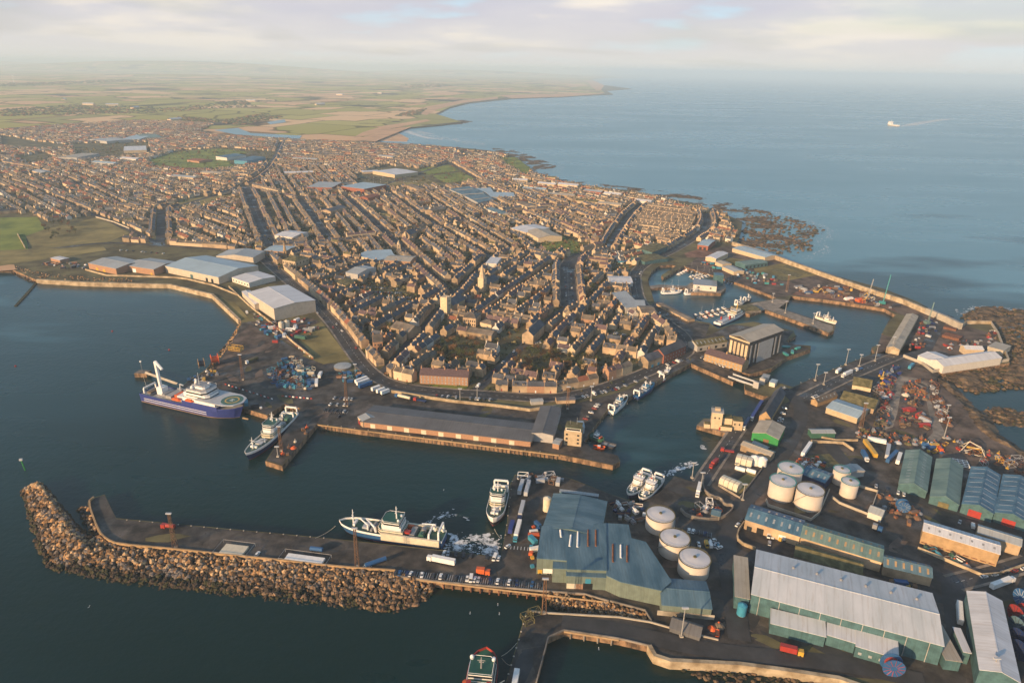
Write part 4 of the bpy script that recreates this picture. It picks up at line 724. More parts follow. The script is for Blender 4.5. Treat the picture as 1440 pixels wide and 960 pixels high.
# works, schools and depots spread through the farther streets
for k, (x_, y_, L2, W2, h2, az, wm_, rm_, ph) in enumerate(((545, 223, 60, 25, 7, -30, 'cream', 'greyroof', 'pale grey roofed depot among the northern suburb houses'), (420, 246, 70, 22, 7, 20, 'cream', 'whiteroof', 'white roofed works left of the red brick school'), (262, 252, 70, 24, 7, -20, 'cream', 'greyroof', 'cream school block in the western suburb'),
        (612, 300, 40, 18, 8, 60, 'granite', 'slatebrown', 'brown roofed hall in the upper parallel streets'), (700, 301, 60, 20, 6, -60, 'whitewall', 'tealroof', 'teal roofed store above the cream sports hall'), (732, 256, 36, 16, 6, -10, 'cream', 'whiteroof', 'white roofed unit by the seafront park'), (770, 262, 46, 18, 7, -25, 'cream', 'whiteroof', 'bright cream unit on the northern shore strip'),
        (800, 264, 50, 22, 8, -25, 'cream', 'whiteroof', 'largest cream block on the northern shore strip'), (835, 272, 44, 20, 6, -30, 'redbrick', 'greyroof', 'red fronted unit on the northern shore strip'), (862, 276, 40, 18, 6, -30, 'whitewall', 'whiteroof', 'white unit east of the red fronted one'), (752, 268, 55, 20, 5, -15, 'cream', 'bluegreyroof', 'blue-grey low unit behind the shore strip'),
        (790, 277, 60, 22, 6, -20, 'ochre', 'tanroof', 'ochre walled store in the shore works'), (826, 286, 46, 20, 6, -20, 'cream', 'moss', 'mossy roofed store in the shore works'), (858, 290, 50, 18, 6, -25, 'cream', 'tanroof', 'tan roofed row unit above the terrace block'), (905, 286, 36, 16, 6, -30, 'whitewall', 'whiteroof', 'small white unit near the terrace block'),
        (470, 300, 50, 22, 9, 68, 'granite', 'slate', 'dark slate church hall in the parallel streets'), (520, 282, 44, 22, 9, 68, 'redbrick', 'redtile', 'red roofed hall below the red brick block'), (300, 246, 60, 20, 6, -15, 'cream', 'tanroof', 'tan roofed hall south of the playing field'), (60, 245, 60, 26, 7, -40, 'cream', 'greyroof', 'grey roofed works at the far western streets'),
        (150, 232, 80, 24, 7, -20, 'greywall', 'bluegreyroof', 'long blue-grey works in the western suburb'), (185, 226, 60, 24, 7, -20, 'whitewall', 'whiteroof', 'white works beside the long blue-grey one'), (100, 262, 50, 20, 6, -44, 'cream', 'redtile', 'red roofed hall in the western streets'), (585, 268, 60, 20, 8, -60, 'granite', 'slatebrown', 'long brown roofed hall below the grass pitches'),
        (430, 226, 80, 20, 6, -15, 'cream', 'greyroof', 'grey flat school east of the football ground'), (655, 232, 30, 14, 7, -50, 'redbrick', 'redtile', 'red roofed hall at the end of the pitches'), (740, 292, 50, 22, 7, -65, 'cream', 'slatebrown', 'cream walled mill in the eastern streets'), (930, 395, 1, 1, 1, 0, 'cream', 'moss', ''))):
    if not ph: continue
    c_ = P(x_, y_); r_ = empty('works_building' if 'hall' not in ph else 'hall', c_, rad(az), ph, 'building'); FOOT.append((c_.x, c_.y, rad(az), L2/2+3, W2/2+3))
    m = MB(); m.box(-L2/2, L2/2, -W2/2, W2/2, -.5, h2, wm_); m.face([(L2/2, -W2/2, h2), (L2/2, W2/2, h2), (L2/2, 0, h2+2.4)], wm_); m.face([(-L2/2, W2/2, h2), (-L2/2, -W2/2, h2), (-L2/2, 0, h2+2.4)], wm_); m.build('wall', r_)
    m = MB(); m.face([(-L2/2-.5, -W2/2-.5, h2), (L2/2+.5, -W2/2-.5, h2), (L2/2+.5, 0, h2+2.6), (-L2/2-.5, 0, h2+2.6)], rm_); m.face([(L2/2+.5, W2/2+.5, h2), (-L2/2-.5, W2/2+.5, h2), (-L2/2-.5, 0, h2+2.6), (L2/2+.5, 0, h2+2.6)], rm_); m.build('roof', r_)
# spires and towers
def spire(name, label, px_, tw, th_, sh, m='granite', rz=.2, lm=None):
    c = P(*px_); r = empty(name, c, rz, label, 'church'); FOOT.append((c.x, c.y, 0, tw, tw))
    MB().box(-tw/2, tw/2, -tw/2, tw/2, 0, th_, m).build('tower', r)
    if sh: MB().cyl(0, 0, th_, th_+.2, tw*.52, m, n=8, cone=sh).build('spire', r)
    else:
        for sx_ in (-1, 1):
            for sy in (-1, 1): MB().box(sx_*tw/2-.5, sx_*tw/2+.5, sy*tw/2-.5, sy*tw/2+.5, th_, th_+2, m).build('pinnacle', r)
    for k in range(2): MB().box(-.6, .6, -tw/2-.1, -tw/2+.1, th_*.45+k*th_*.25, th_*.45+k*th_*.25+2.2, 'glass').build('window', r)
    if lm: LMK.append((lm, c.x, c.y))
    return r
def nave(r, L_, W_, h, rise, off, wm='granite', rm='slate'):
    m = MB(); m.box(off, off+L_, -W_/2, W_/2, -.3, h, wm); m.face([(off, W_/2, h), (off, -W_/2, h), (off, 0, h+rise)], wm); m.face([(off+L_, -W_/2, h), (off+L_, W_/2, h), (off+L_, 0, h+rise)], wm); m.build('nave', r)
    m = MB(); m.face([(off-.3, -W_/2-.4, h), (off+L_+.3, -W_/2-.4, h), (off+L_+.3, 0, h+rise+.2), (off-.3, 0, h+rise+.2)], rm); m.face([(off+L_+.3, W_/2+.4, h), (off-.3, W_/2+.4, h), (off-.3, 0, h+rise+.2), (off+L_+.3, 0, h+rise+.2)], rm); m.build('roof', r)
    FOOT.append((r.location.x+math.cos(r.rotation_euler[2])*(off+L_/2), r.location.y+math.sin(r.rotation_euler[2])*(off+L_/2), r.rotation_euler[2], L_/2+1, W_/2+1))
r = spire('church', 'tall pale stone church spire rising from the town centre', (678, 409), 8, 18, 17, 'cream', 1.1, 'the tall church spire'); nave(r, 28, 13, 8, 6, 4)
r = spire('church', 'square battlemented church tower above the old town streets', (627, 440), 9, 20, 0, 'cream', 1.1, 'the square church tower'); nave(r, 26, 14, 9, 6, 4.5)
spire('steeple', 'slim golden steeple beside the orange brick hall', (401.5, 361), 4.5, 9, 16, 'ochre', .1)
spire('clock_tower', 'small cream tower in the upper town streets', (561, 354), 5, 12, 6, 'cream', .2)
r = spire('church', 'gabled stone church with small bell spire north of the market', (570, 338), 4, 10, 5, 'cream', 1.2); nave(r, 24, 14, 9, 6, 2)
# tanks
def tank(label, tp, r, h, rim='green', stairs=True, group=None):
    c = P(tp[0], tp[1], GZ+h); c.z = GZ; o = empty('storage_tank', c, random.random()*6, label, 'tank', group=group); FOOT.append((c.x, c.y, 0, r, r))
    m = MB(); m.cyl(0, 0, 0, h, r, 'tank', n=48, cone=0); b_ = m.build('shell', o, smooth=False)
    for p_ in b_.data.polygons: p_.use_smooth = abs(p_.normal.z) < .5
    MB().cyl(0, 0, h+.02, h+.08, r*.985, 'tanktop', n=48, cone=.8).build('roof', o)
    m = MB(); n = 32
    for i in range(n):
        a = 2*math.pi*i/n; b2 = 2*math.pi*(i+1)/n
        m.bar((r*math.cos(a), r*math.sin(a), h+1.1), (r*math.cos(b2), r*math.sin(b2), h+1.1), .07, rim, n=3)
        m.bar((r*math.cos(a), r*math.sin(a), h+.1), (r*math.cos(a), r*math.sin(a), h+1.1), .05, rim, n=3)
    for i in range(n):
        a = 2*math.pi*i/n; b2 = 2*math.pi*(i+1)/n
        m.face([((r-.1)*math.cos(a), (r-.1)*math.sin(a), h+.25), ((r+.5)*math.cos(a), (r+.5)*math.sin(a), h+.25), ((r+.5)*math.cos(b2), (r+.5)*math.sin(b2), h+.25), ((r-.1)*math.cos(b2), (r-.1)*math.sin(b2), h+.25)], rim)
    m.build('railing', o)
    if stairs:
        m = MB()
        for i in range(10):
            a = i*.12; b2 = (i+1)*.12; m.bar(((r+.4)*math.cos(a), (r+.4)*math.sin(a), h*i/10), ((r+.4)*math.cos(b2), (r+.4)*math.sin(b2), h*(i+1)/10), .3, 'steel')
        m.build('stair', o)
    MB().cyl(0, 0, h+.8, h+1.5, .9, 'moss', n=10).build('hatch', o)
    return o
G1 = 'big pale storage tanks by the teal factory'; G2 = 'tall tanks behind the blue workshop'; G3 = 'slim tanks near the trailer yard'
for n_, tp in (('northern', (929, 723)), ('middle', (949, 756)), ('southern', (977, 784.5))): tank('wide pale tank with domed lid, %s of the three by the teal factory' % n_, tp, 8.6, 9.5, 'moss', group=G1)
LMK.append(('the three wide tanks', P(955, 760).x, P(955, 760).y)); LMK.append(('the tall tanks', P(1118, 690).x, P(1118, 690).y))
tank('rear tall tank with green rail, half hidden behind the other two', (1112, 658), 8, 12, 'teal', group=G2)
tank('left front tall tank with green rail beside the bund wall', (1101, 675.5), 8, 12, 'teal', group=G2)
tank('right front tall tank with a diagonal stair on its side', (1140, 688), 8.4, 12, 'moss', group=G2)
tank('slimmer tank at the rear of the pair next to the grey depot', (1184, 660), 5.2, 10, 'teal', group=G3)
tank('slimmer tank at the front of the pair next to the hut', (1196, 677), 5.4, 10, 'teal', group=G3)
c = P(187, 0)
o = empty('settling_tank', P(482, 517), 0, 'round low grey tank inside the loop of the market road', 'tank'); MB().cyl(0, 0, 0, 2.2, 8, 'concrete', n=40, top='greyroof', cone=.6).build('tank_body', o); FOOT.append((o.location.x, o.location.y, 0, 9, 9))
def vsilo(label, px_, r, h, m='cream2', cat='silo', leg=0):
    o = empty('silo', P(*px_), 0, label, cat); MB().cyl(0, 0, leg, h, r, m, n=20, cone=r*.5).build('shell', o, smooth=False)
    MB().cyl(0, 0, 0, max(.4, leg), r*.9, 'steel', n=12).build('base', o); return o
vsilo('cream vertical silo at the corner of the teal factory', (769, 717), 2.6, 9)
vsilo('bright blue vertical vessel beside the huge green shed', (1042, 864), 2.4, 6.5, 'cyan', leg=.6)
vsilo('white round tank left of the pair beside the long store', (1061, 652), 3.4, 5.5, 'white'); vsilo('white round tank right of the pair beside the long store', (1071, 654), 3.4, 5.5, 'white')
vsilo('white ribbed silo behind the cold store, western one', (396, 463), 2.8, 8, 'cream2'); vsilo('white ribbed silo behind the cold store, eastern one', (404, 461), 2.8, 8, 'cream2')
def arch_silo(label, a, b, n, h, w_, m='cream2'):
    A = P(*a); B = P(*b); rz = ang(A, B); L_ = (B-A).length; o = empty('arched_silo_row', (A+B)/2, rz, label, 'silo')
    for i in range(n):
        x0 = -L_/2+L_*i/n; x1 = x0+L_/n*.92; m_ = MB(); pts = [(-w_/2, 0), (-w_/2, h*.7), (-w_*.35, h*.93), (0, h), (w_*.35, h*.93), (w_/2, h*.7), (w_/2, 0)]
        for k in range(len(pts)-1): (y0, z0), (y1, z1) = pts[k], pts[k+1]; m_.face([(x0, y1, z1), (x1, y1, z1), (x1, y0, z0), (x0, y0, z0)][::-1] if False else [(x0, y0, z0), (x1, y0, z0), (x1, y1, z1), (x0, y1, z1)], m)
        m_.face([(x0, y, z) for y, z in pts], m); m_.face([(x1, y, z) for y, z in pts][::-1], m); m_.build('silo_bay', o)
    return o
arch_silo('row of white arched silos between the store and white tanks', (1035, 649), (1058, 655), 3, 6, 9); arch_silo('row of four white arched silos on the brown grass plot', (1014, 679), (1040, 690), 4, 6, 8)
for k, (a, b) in enumerate((((1034, 657), (1048, 661)), ((1050, 660), (1063, 664)))):
    A = P(*a, 5.6); B = P(*b, 5.6); o = empty('horizontal_tank', (A+B)/2, ang(A, B), 'long white horizontal tank, %s one below the white silos' % ['western', 'eastern'][k], 'tank'); L_ = (B-A).length
    MB().bar((-L_/2, 0, 0), (L_/2, 0, 0), 1.5, 'white', n=12).build('shell', o); MB().box(-L_/2+1, L_/2-1, -.8, .8, -1.6, -1, 'steel').build('cradle', o)
# lift bridge
A = P(1030, 530); B = P(1062, 541); o = empty('lifting_bridge', (A+B)/2, ang(A, B), 'grey steel lifting bridge across the narrow harbour gap', 'bridge'); L_ = (B-A).length
MB().box(-L_/2-2, L_/2+4, -4, 4, -.5, .35, 'steel', top='asphalt').build('deck', o)
for sy in (-4.2, 4.2):
    m = MB(); m.box(-L_/2-2, L_/2, sy-.2, sy+.2, .35, 1.9, 'silver')
    m.build('girder', o)
MB().box(L_/2+1, L_/2+6, -6.5, -4.8, 0, 6, 'greywall').build('counterweight_frame', o); MB().box(L_/2+1, L_/2+6, 5, 7, 0, 6, 'greywall').build('counterweight_frame', o)
B_('bridge_house', 'small grey box control house east of the lifting bridge', 'hut', (1071, 530), (1080, 532), (1081, 527), 4, 0, 'greywall', 'greyroof'); B_('bridge_house', 'pale cube plant house beyond the bridge by the basin', 'hut', (1082, 537), (1090, 539), (1092, 534), 4, 0, 'whitewall', 'bluegreyroof')
# piles under the parking strip and along the fish market quay
def piles(label, a, b, n, ln, m='brown', z0=-1, zt=3.6, r=.45):
    A = P(*a, zt); B = P(*b, zt); o = empty('quay_piles', (A.x, A.y, 0), 0, label, 'piles')
    mm = MB(); mm.bar((0, 0, zt), (B.x-A.x, B.y-A.y, zt), .55, 'ochre'); mm.build('edge_beam', o)
    for i in range(n):
        x = (B.x-A.x)*(i+.5)/n; y = (B.y-A.y)*(i+.5)/n; MB().bar((x, y, z0), (x, y, zt), r, m, n=6).build('pile', o)
piles('row of brown piles carrying the car parking strip', (566, 813), (856, 847), 22, 4, 'rust')
piles('timber fender piles along the fish market quay', (447, 597.5), (786, 640.5), 60, 4, 'wood', r=.3)
piles('short piles under the jetty bend at the bottom', (793, 888), (870, 900), 4, 4, 'concrete')
# ================================================================== HOUSES
CELL = 2.0; occ = set()
def cells(x, y, rz, hl, hw, grow=0.0):
    hl += grow; hw += grow; c_, s_ = math.cos(rz), math.sin(rz); out = []
    nx = max(1, int(hl*2/CELL)+1); ny = max(1, int(hw*2/CELL)+1)
    for i in range(nx+1):
        u = -hl+2*hl*i/nx
        for j in range(ny+1):
            v = -hw+2*hw*j/ny; out.append((int((x+u*c_-v*s_)//CELL), int((y+u*s_+v*c_)//CELL)))
    return out
for f in FOOT: occ.update(cells(*f))
for pl in FOOTP:
    x0 = min(p[0] for p in pl); x1 = max(p[0] for p in pl); y0 = min(p[1] for p in pl); y1 = max(p[1] for p in pl)
    X = x0
    while X < x1:
        Y = y0
        while Y < y1:
            if inpoly(X, Y, pl): occ.add((int(X//CELL), int(Y//CELL)))
            Y += CELL
        X += CELL
def road_cells(pts, wd):
    for a, b in zip(pts, pts[1:]):
        m_ = (Vector(a)+Vector(b))/2; occ.update(cells(m_.x, m_.y, ang(a, b), (Vector(b)-Vector(a)).length/2, wd/2))
for pts, wd in RW: road_cells(pts, wd)
TOWN = [(-700, 200), (-700, 300), (-60, 300), (0, 300), (56, 302), (64, 312), (140, 303), (186, 330), (150, 338), (225, 343), (362, 352), (384, 378), (403, 386), (440, 414), (474, 450), (496, 478), (520, 512), (560, 541), (600, 545), (760, 556), (860, 546), (900, 524), (958, 498), (955, 470), (930, 446), (905, 440), (893, 420), (887, 385), (905, 366), (935, 352),
        (965, 338), (1030, 343), (1036, 330), (1018, 304), (985, 294), (930, 281), (880, 272), (820, 262), (790, 257), (755, 248), (742, 236), (712, 219), (680, 214), (640, 210), (600, 206), (560, 204), (520, 202), (430, 198), (300, 191), (280, 186), (300, 174), (200, 170), (60, 178), (0, 184)]
NOB = [[(206, 226), (245, 213), (310, 208), (385, 213), (380, 228), (330, 237), (275, 241), (222, 238)], [(585, 237), (634, 231), (676, 254), (622, 263), (500, 264), (500, 245), (545, 232)], [(698, 222), (728, 220), (748, 240), (738, 248)], [(240, 289), (262, 279), (330, 273), (330, 280), (250, 294)],
       [(766, 320), (800, 334), (826, 344), (812, 358), (754, 354), (745, 340)], [(715, 468), (745, 476), (790, 500), (846, 503), (856, 511), (815, 521), (735, 521), (694, 506), (692, 498)], [(612, 474), (650, 478), (690, 486), (664, 518), (606, 502)], [(500, 400), (530, 396), (560, 404), (592, 414), (590, 428), (545, 424), (505, 414)],
       [(858, 462), (886, 464), (880, 478), (850, 474)], [(590, 536), (662, 540), (660, 548), (590, 546)], [(20, 222), (60, 214), (80, 224), (40, 232)], [(100, 202), (210, 200), (215, 216), (110, 226)], [(0, 190), (60, 200), (120, 206), (60, 210), (0, 206)], [(640, 452), (690, 455), (690, 462), (645, 462)], [(862, 366), (890, 372), (885, 385), (850, 380)], [(730, 250), (760, 255), (740, 262)]]
def free(x, y, rz, hl, hw, grow=0):
    p = PX((x, y))
    if not inpoly(p[0], p[1], TOWN): return False
    for pl in NOB:
        if inpoly(p[0], p[1], pl): return False
    return not any(c in occ for c in cells(x, y, rz, hl, hw, grow))
HOUSES = []
def put(x, y, rz, w_, d_, ht, fam, look=None):
    if not free(x, y, rz, w_/2-(2.6 if look else .4), d_/2-.6): return False
    occ.update(cells(x, y, rz, w_/2-.4, d_/2-.3)); HOUSES.append((x, y, rz, w_, d_, ht, fam, look)); return True
LOOKS = {'stone': (['granite', 'pinkstone', 'granite', 'granite', 'pinkstone', 'cream'], ['slate', 'slate', 'slatebrown', 'slate', 'slatebrown', 'slatepurple']),
         'suburb': (['cream', 'granite', 'pinkstone', 'cream', 'whitewall', 'granite'], ['slatebrown', 'slate', 'redtile', 'slatebrown', 'slatebrown']), 'terrace': (['pinkstone', 'cream'], ['slatebrown'])}
def row(pts, off, side, gap=.12, fam='stone', hmin=4.8, hmax=7.4, wmin=9, wmax=15, dep=8.5):
    q = offs(pts, side*off)
    for a, b in zip(q, q[1:]):
        a = Vector(a); b = Vector(b); Ls = (b-a).length
        if Ls < 5: continue
        u = (b-a)/Ls; d = random.random()*3; rz = math.atan2(u.y, u.x)
        while d < Ls-5:
            jit_ = random.uniform(-.9, .9); n = random.choice((1, 1, 2, 3, 4, 5)) if fam == 'stone' else (random.choice((1, 2, 2, 3)) if fam == 'suburb' else 9)
            ht = random.uniform(hmin, hmax); W = random.choice(LOOKS[fam][0]); R_ = random.choice(LOOKS[fam][1]); dd = dep+random.uniform(-1, 1); w_ = random.uniform(wmin, wmax)
            for k in range(n):
                if d > Ls-4: break
                w1 = min(w_*random.choice((.8, 1, 1, 1.15)), Ls-d+2); c = a+u*(d+w1/2)+Vector((-u.y, u.x))*(jit_ if fam == 'stone' else 0); put(c.x, c.y, rz+(0 if side > 0 else math.pi), w1, dd, ht, fam, (W, R_)); d += w1
            if random.random() < .07: d += random.uniform(12, 34)
            d += random.choice((0, .3, .3, 3, 7, 12)) if fam == 'stone' else (random.uniform(3, 7) if fam == 'suburb' else 4)
def merge(pts, mn=22):
    out = [pts[0]]
    for p in pts[1:-1]:
        if (Vector(p)-Vector(out[-1])).length >= mn: out.append(p)
    out.append(pts[-1]); return out
for i, (pp, wd) in enumerate(ROADS[:23]):
    pts = merge([w2(p) for p in pp] if i in (0, 1, 2, 3, 4, 10, 11, 12) else smoothpts([w2(p) for p in pp], 1))
    near = i in (6, 9, 10, 11, 12, 13, 14)
    for s_ in (-1, 1): row(pts, wd/2+2+4.4, s_, .08 if near else .15, 'stone', 5.5 if near else 4.5, 8.5 if near else 6.5)
# parallel streets by district: (polygon px, street angle, spacing, family)
DIST = [([(893, 286), (905, 285), (990, 300), (985, 335), (935, 348), (885, 320)], -32, 15.5, 'terrace'),
        ([(380, 240), (640, 225), (700, 260), (860, 290), (850, 350), (690, 362), (600, 380), (382, 347), (345, 262)], -67, 50, 'stone'),
        ([(384, 350), (600, 380), (690, 362), (850, 350), (895, 400), (960, 500), (700, 556), (520, 530)], 68, 46, 'stone'),
        ([(384, 350), (600, 380), (690, 362), (850, 350), (895, 400), (960, 500), (700, 556), (520, 530)], -22, 46, 'stone'),
        ([(640, 225), (700, 212), (1040, 300), (1040, 340), (900, 380), (860, 290), (700, 260)], -50, 44, 'suburb'),
        ([(-700, 205), (0, 185), (225, 200), (300, 240), (345, 262), (382, 347), (225, 345), (0, 300), (-700, 300)], -44, 46, 'suburb'),
        ([(-700, 190), (0, 165), (300, 170), (640, 205), (640, 240), (380, 260), (225, 240), (0, 240), (-700, 250)], -18, 50, 'suburb'),
        ([(-700, 190), (0, 165), (1040, 205), (1040, 340), (900, 380), (380, 260), (225, 340), (0, 300), (-700, 300)], 40, 60, 'suburb')]
for pl, a_, sp, fam in DIST:
    wp = [w2(p) for p in pl]; u = Vector((math.cos(rad(a_)), math.sin(rad(a_)))); n = Vector((-u.y, u.x))
    us = [Vector(p).dot(u) for p in wp]; ns = [Vector(p).dot(n) for p in wp]
    nn = min(ns)
    while nn < max(ns):
        t0 = None; tt = min(us); seg = []
        while tt < max(us):
            c = u*tt+n*nn
            if inpoly(c.x, c.y, wp): seg.append(tt)
            elif seg:
                if seg[-1]-seg[0] > 25:
                    row([tuple(u*seg[0]+n*nn), tuple(u*seg[-1]+n*nn)], 0.01 if fam == 'terrace' else 8.5, 1, .1 if fam != 'terrace' else .04, fam, 4.2, 6.0 if fam != 'stone' else 7.5, 9, 14, 8)
                    if fam != 'terrace': row([tuple(u*seg[0]+n*nn), tuple(u*seg[-1]+n*nn)], 8.5, -1, .1, fam, 4.2, 6.0 if fam != 'stone' else 7.5, 9, 14, 8)
                seg = []
            tt += 8
        if seg and seg[-1]-seg[0] > 25: row([tuple(u*seg[0]+n*nn), tuple(u*seg[-1]+n*nn)], 8.5, 1, .15, fam, 4.2, 6.5, 8, 14, 7.5)
        nn += sp
# random fill of back plots in the near town
for _ in range(3200):
    x = random.uniform(-500, 450); y = random.uniform(520, 1300); k = random.choice((68, -22, 75, -15, -67)); w_ = random.uniform(6, 13)
    if random.random() < .75: put(x, y, rad(k), w_, random.uniform(5, 8), random.uniform(3, 6.5), 'stone')
for _ in range(9000):
    x = random.uniform(-1500, 800); y = random.uniform(950, 2700); k = random.choice((23, -67, 46, -44, -22, 68)); put(x, y, rad(k), random.uniform(6, 26), random.uniform(6, 14), random.uniform(2.8, 7.5), 'stone', None)
print('houses', len(HOUSES))
WALLS = ['granite', 'pinkstone', 'granite', 'cream', 'granite', 'pinkstone', 'orangebrick', 'whitewall']; ROOFS = ['slate', 'slate', 'slatebrown', 'slate', 'slatebrown', 'slatepurple', 'redtile', 'moss']
WN = {'granite': 'brown stone', 'pinkstone': 'pinkish stone', 'cream': 'cream', 'orangebrick': 'orange brick', 'whitewall': 'white'}
RN = {'slate': 'grey slate', 'slatebrown': 'brown slate', 'slatepurple': 'purplish', 'redtile': 'red tiled', 'moss': 'mossy'}
def house_mesh(w_, d_, h, wm, rm, rise, nch, windows, mbw, mbr, mbc, T=None):
    hl, hw = w_/2, d_/2
    def tr(q): return q if T is None else [T(p) for p in q]
    def bx(mb, x0, x1, y0, y1, z0, z1, m):
        c = [(x0, y0, z0), (x1, y0, z0), (x1, y1, z0), (x0, y1, z0), (x0, y0, z1), (x1, y0, z1), (x1, y1, z1), (x0, y1, z1)]
        for q in ((0, 1, 5, 4), (1, 2, 6, 5), (2, 3, 7, 6), (3, 0, 4, 7), (4, 5, 6, 7)): mb.face(tr([c[i] for i in q]), m)
    c = [(-hl, -hw), (hl, -hw), (hl, hw), (-hl, hw)]
    for i in range(4):
        a = c[i]; b = c[(i+1) % 4]; mbw.face(tr([(*a, -.5), (*b, -.5), (*b, h), (*a, h)]), wm)
    mbw.face(tr([(hl, -hw, h), (hl, hw, h), (hl, 0, h+rise)]), wm); mbw.face(tr([(-hl, hw, h), (-hl, -hw, h), (-hl, 0, h+rise)]), wm)
    o = .25; e = .1
    mbr.face(tr([(-hl+.2, -hw-o, h-.1+e), (hl-.2, -hw-o, h-.1+e), (hl-.2, 0, h+rise+e), (-hl+.2, 0, h+rise+e)]), rm); mbr.face(tr([(hl-.2, hw+o, h-.1+e), (-hl+.2, hw+o, h-.1+e), (-hl+.2, 0, h+rise+e), (hl-.2, 0, h+rise+e)]), rm)
    # stone skews on the gables
    for sx_ in (-1, 1):
        for sy in (-1, 1):
            x0, x1 = sorted((sx_*(hl-.25), sx_*(hl+.05))); q = [(x0, sy*(hw+.2), h+.04), (x1, sy*(hw+.2), h+.04), (x1, 0, h+rise+.2), (x0, 0, h+rise+.2)]
            mbw.face(tr(q if sy < 0 else q[::-1]), wm)
    for k in range(nch):
        x = (-hl+.45, hl-.45, 0)[k]; bx(mbc[k], x-.42, x+.42, -.8, .8, h+rise-.7, h+rise+1.3, wm)
        bx(mbc[k], x-.3, x+.3, -.6, .6, h+rise+1.3, h+rise+1.7, 'orangebrick')
    if windows:
        n = max(2, int(w_/3)); fl = 2 if h > 4.5 else 1
        for s_ in (-1, 1):
            for f_ in range(fl):
                for i in range(n):
                    x = -hl+(i+.5)*w_/n; z0 = .9+f_*2.8; y = s_*(hw+.03); q = [(x-.5, y, z0), (x+.5, y, z0), (x+.5, y, z0+1.5), (x-.5, y, z0+1.5)]
                    windows.append(q if s_ < 0 else q[::-1])
HOUSES.sort(key=lambda q: Vector((q[0], q[1], GZ-CH)).length)
vis = []
rest = []
for q in HOUSES:
    p = PX((q[0], q[1], GZ+4))
    if -60 < p[0] < 1500 and 95 < p[1] < 980: (vis if len(vis) < 296 else rest).append(q)
# templates: width class x height class x look
TPL = {}
def template(kind, win):
    wc, hc, wm, rm, nch, dorm = kind; key = (kind, win)
    if key in TPL: return TPL[key]
    w_ = 7+wc*2.0; h = 3.6+hc*1.15; d_ = 8.0; rise = 2.9
    root = bpy.data.objects.new('stone_house', None)
    mw, mr, mc = MB(), MB(), [MB() for _ in range(3)]; wl = []
    house_mesh(w_, d_, h, wm, rm, rise, nch, wl, mw, mr, mc)
    if not win or True:
        pass
    if not win:
        for q in wl: mw.face(q, 'glass')
    wo = mw.build('wall', root); ro = mr.build('roof', root)
    for k in range(nch): mc[k].build('chimney', ro)
    if dorm:
        for i in range(2 if w_ > 9 else 1):
            x = (-w_/4 if i == 0 else w_/4) if w_ > 9 else 0
            for sy in ((-1,)):
                m = MB(); m.box(x-.9, x+.9, sy*3.6, sy*1.6, h+.4, h+2.1, wm); m.box(x-1.0, x+1.0, sy*3.75, sy*1.2, h+2.1, h+2.3, rm); m.box(x-.6, x+.6, -3.68, -3.58, h+.8, h+1.9, 'glass'); m.build('dormer', ro)
    if win:
        for q in wl[:8]:
            m = MB(); x0, x1 = sorted((q[0][0], q[1][0])); y = q[0][1]; m.box(x0, x1, y-.05, y+.05, q[0][2], q[2][2], 'paleglass' if wm in ('whitewall',) else 'glass'); m.build('window', wo)
        m = MB(); m.box(-.5, .5, -d_/2-.07, -d_/2+.05, 0, 2.1, random.choice(('darkred', 'navy', 'white', 'green'))); m.build('door', wo)
    COL.objects.link(root); remember(root); TPL[key] = root; root['used'] = 0
    return root
names = {}
cnt = {}
GH = 'stone houses of the harbour town'
info = []
for i, (x, y, rz, w_, d_, ht, fam, look) in enumerate(vis):
    random.seed(i*7+3)
    wc = max(0, min(7, round((w_-7)/2))); hc = max(0, min(4, round((ht-3.6)/1.15)))
    wm = random.choice(['granite', 'pinkstone', 'granite', 'cream', 'granite', 'pinkstone', 'orangebrick', 'granite']); rm = random.choice(['slate', 'slate', 'slatebrown', 'slate', 'slate', 'slatebrown', 'slatepurple', 'redtile'])
    if look: wm, rm = look
    if random.random() < .06: wm = 'whitewall'
    if random.random() < .06: wm = 'orangebrick'
    if random.random() < .04: rm = 'redtile'
    hc = hc//2*2
    nch = 2 if wc > 0 else random.choice((1, 2)); dorm = random.random() < .35 and wm != 'whitewall'
    best = min(range(len(LMK)), key=lambda k: (LMK[k][1]-x)**2+(LMK[k][2]-y)**2)
    info.append((best, (LMK[best][1]-x)**2+(LMK[best][2]-y)**2, i, wc, hc, wm, rm, nch, dorm))
info.sort(); pos = {}
TIGHT = {'granite': 'brown stone'}
first = {}
for best, dd, i, wc, hc, wm, rm, nch, dorm in info:
    pos[best] = pos.get(best, 0)+1
    x, y, rz, w_, d_, ht, fam, look = vis[i]
    win = i < 26
    T_ = template((wc, hc, wm, rm, nch, dorm), win)
    if T_['used'] == 0: o = T_; T_['used'] = 1
    else: o = copy_tree(T_)
    o.location = (x, y, GZ); o.rotation_euler[2] = rz; o.scale = (w_/(7+wc*2.0), 1, ht/(3.6+hc*1.15)) if abs(ht/(3.6+hc*1.15)-1) < .5 else (w_/(7+wc*2.0), 1, 1)
    tag(o, '%s house, %s roof, %s out from %s' % (WN[wm], RN[rm], ordw(pos[best]), LMK[best][0]), 'house', GH)
for o in list(TPL.values()):
    if 'used' in o: del o['used']
for o in scene.objects:
    if 'used' in o: del o['used']
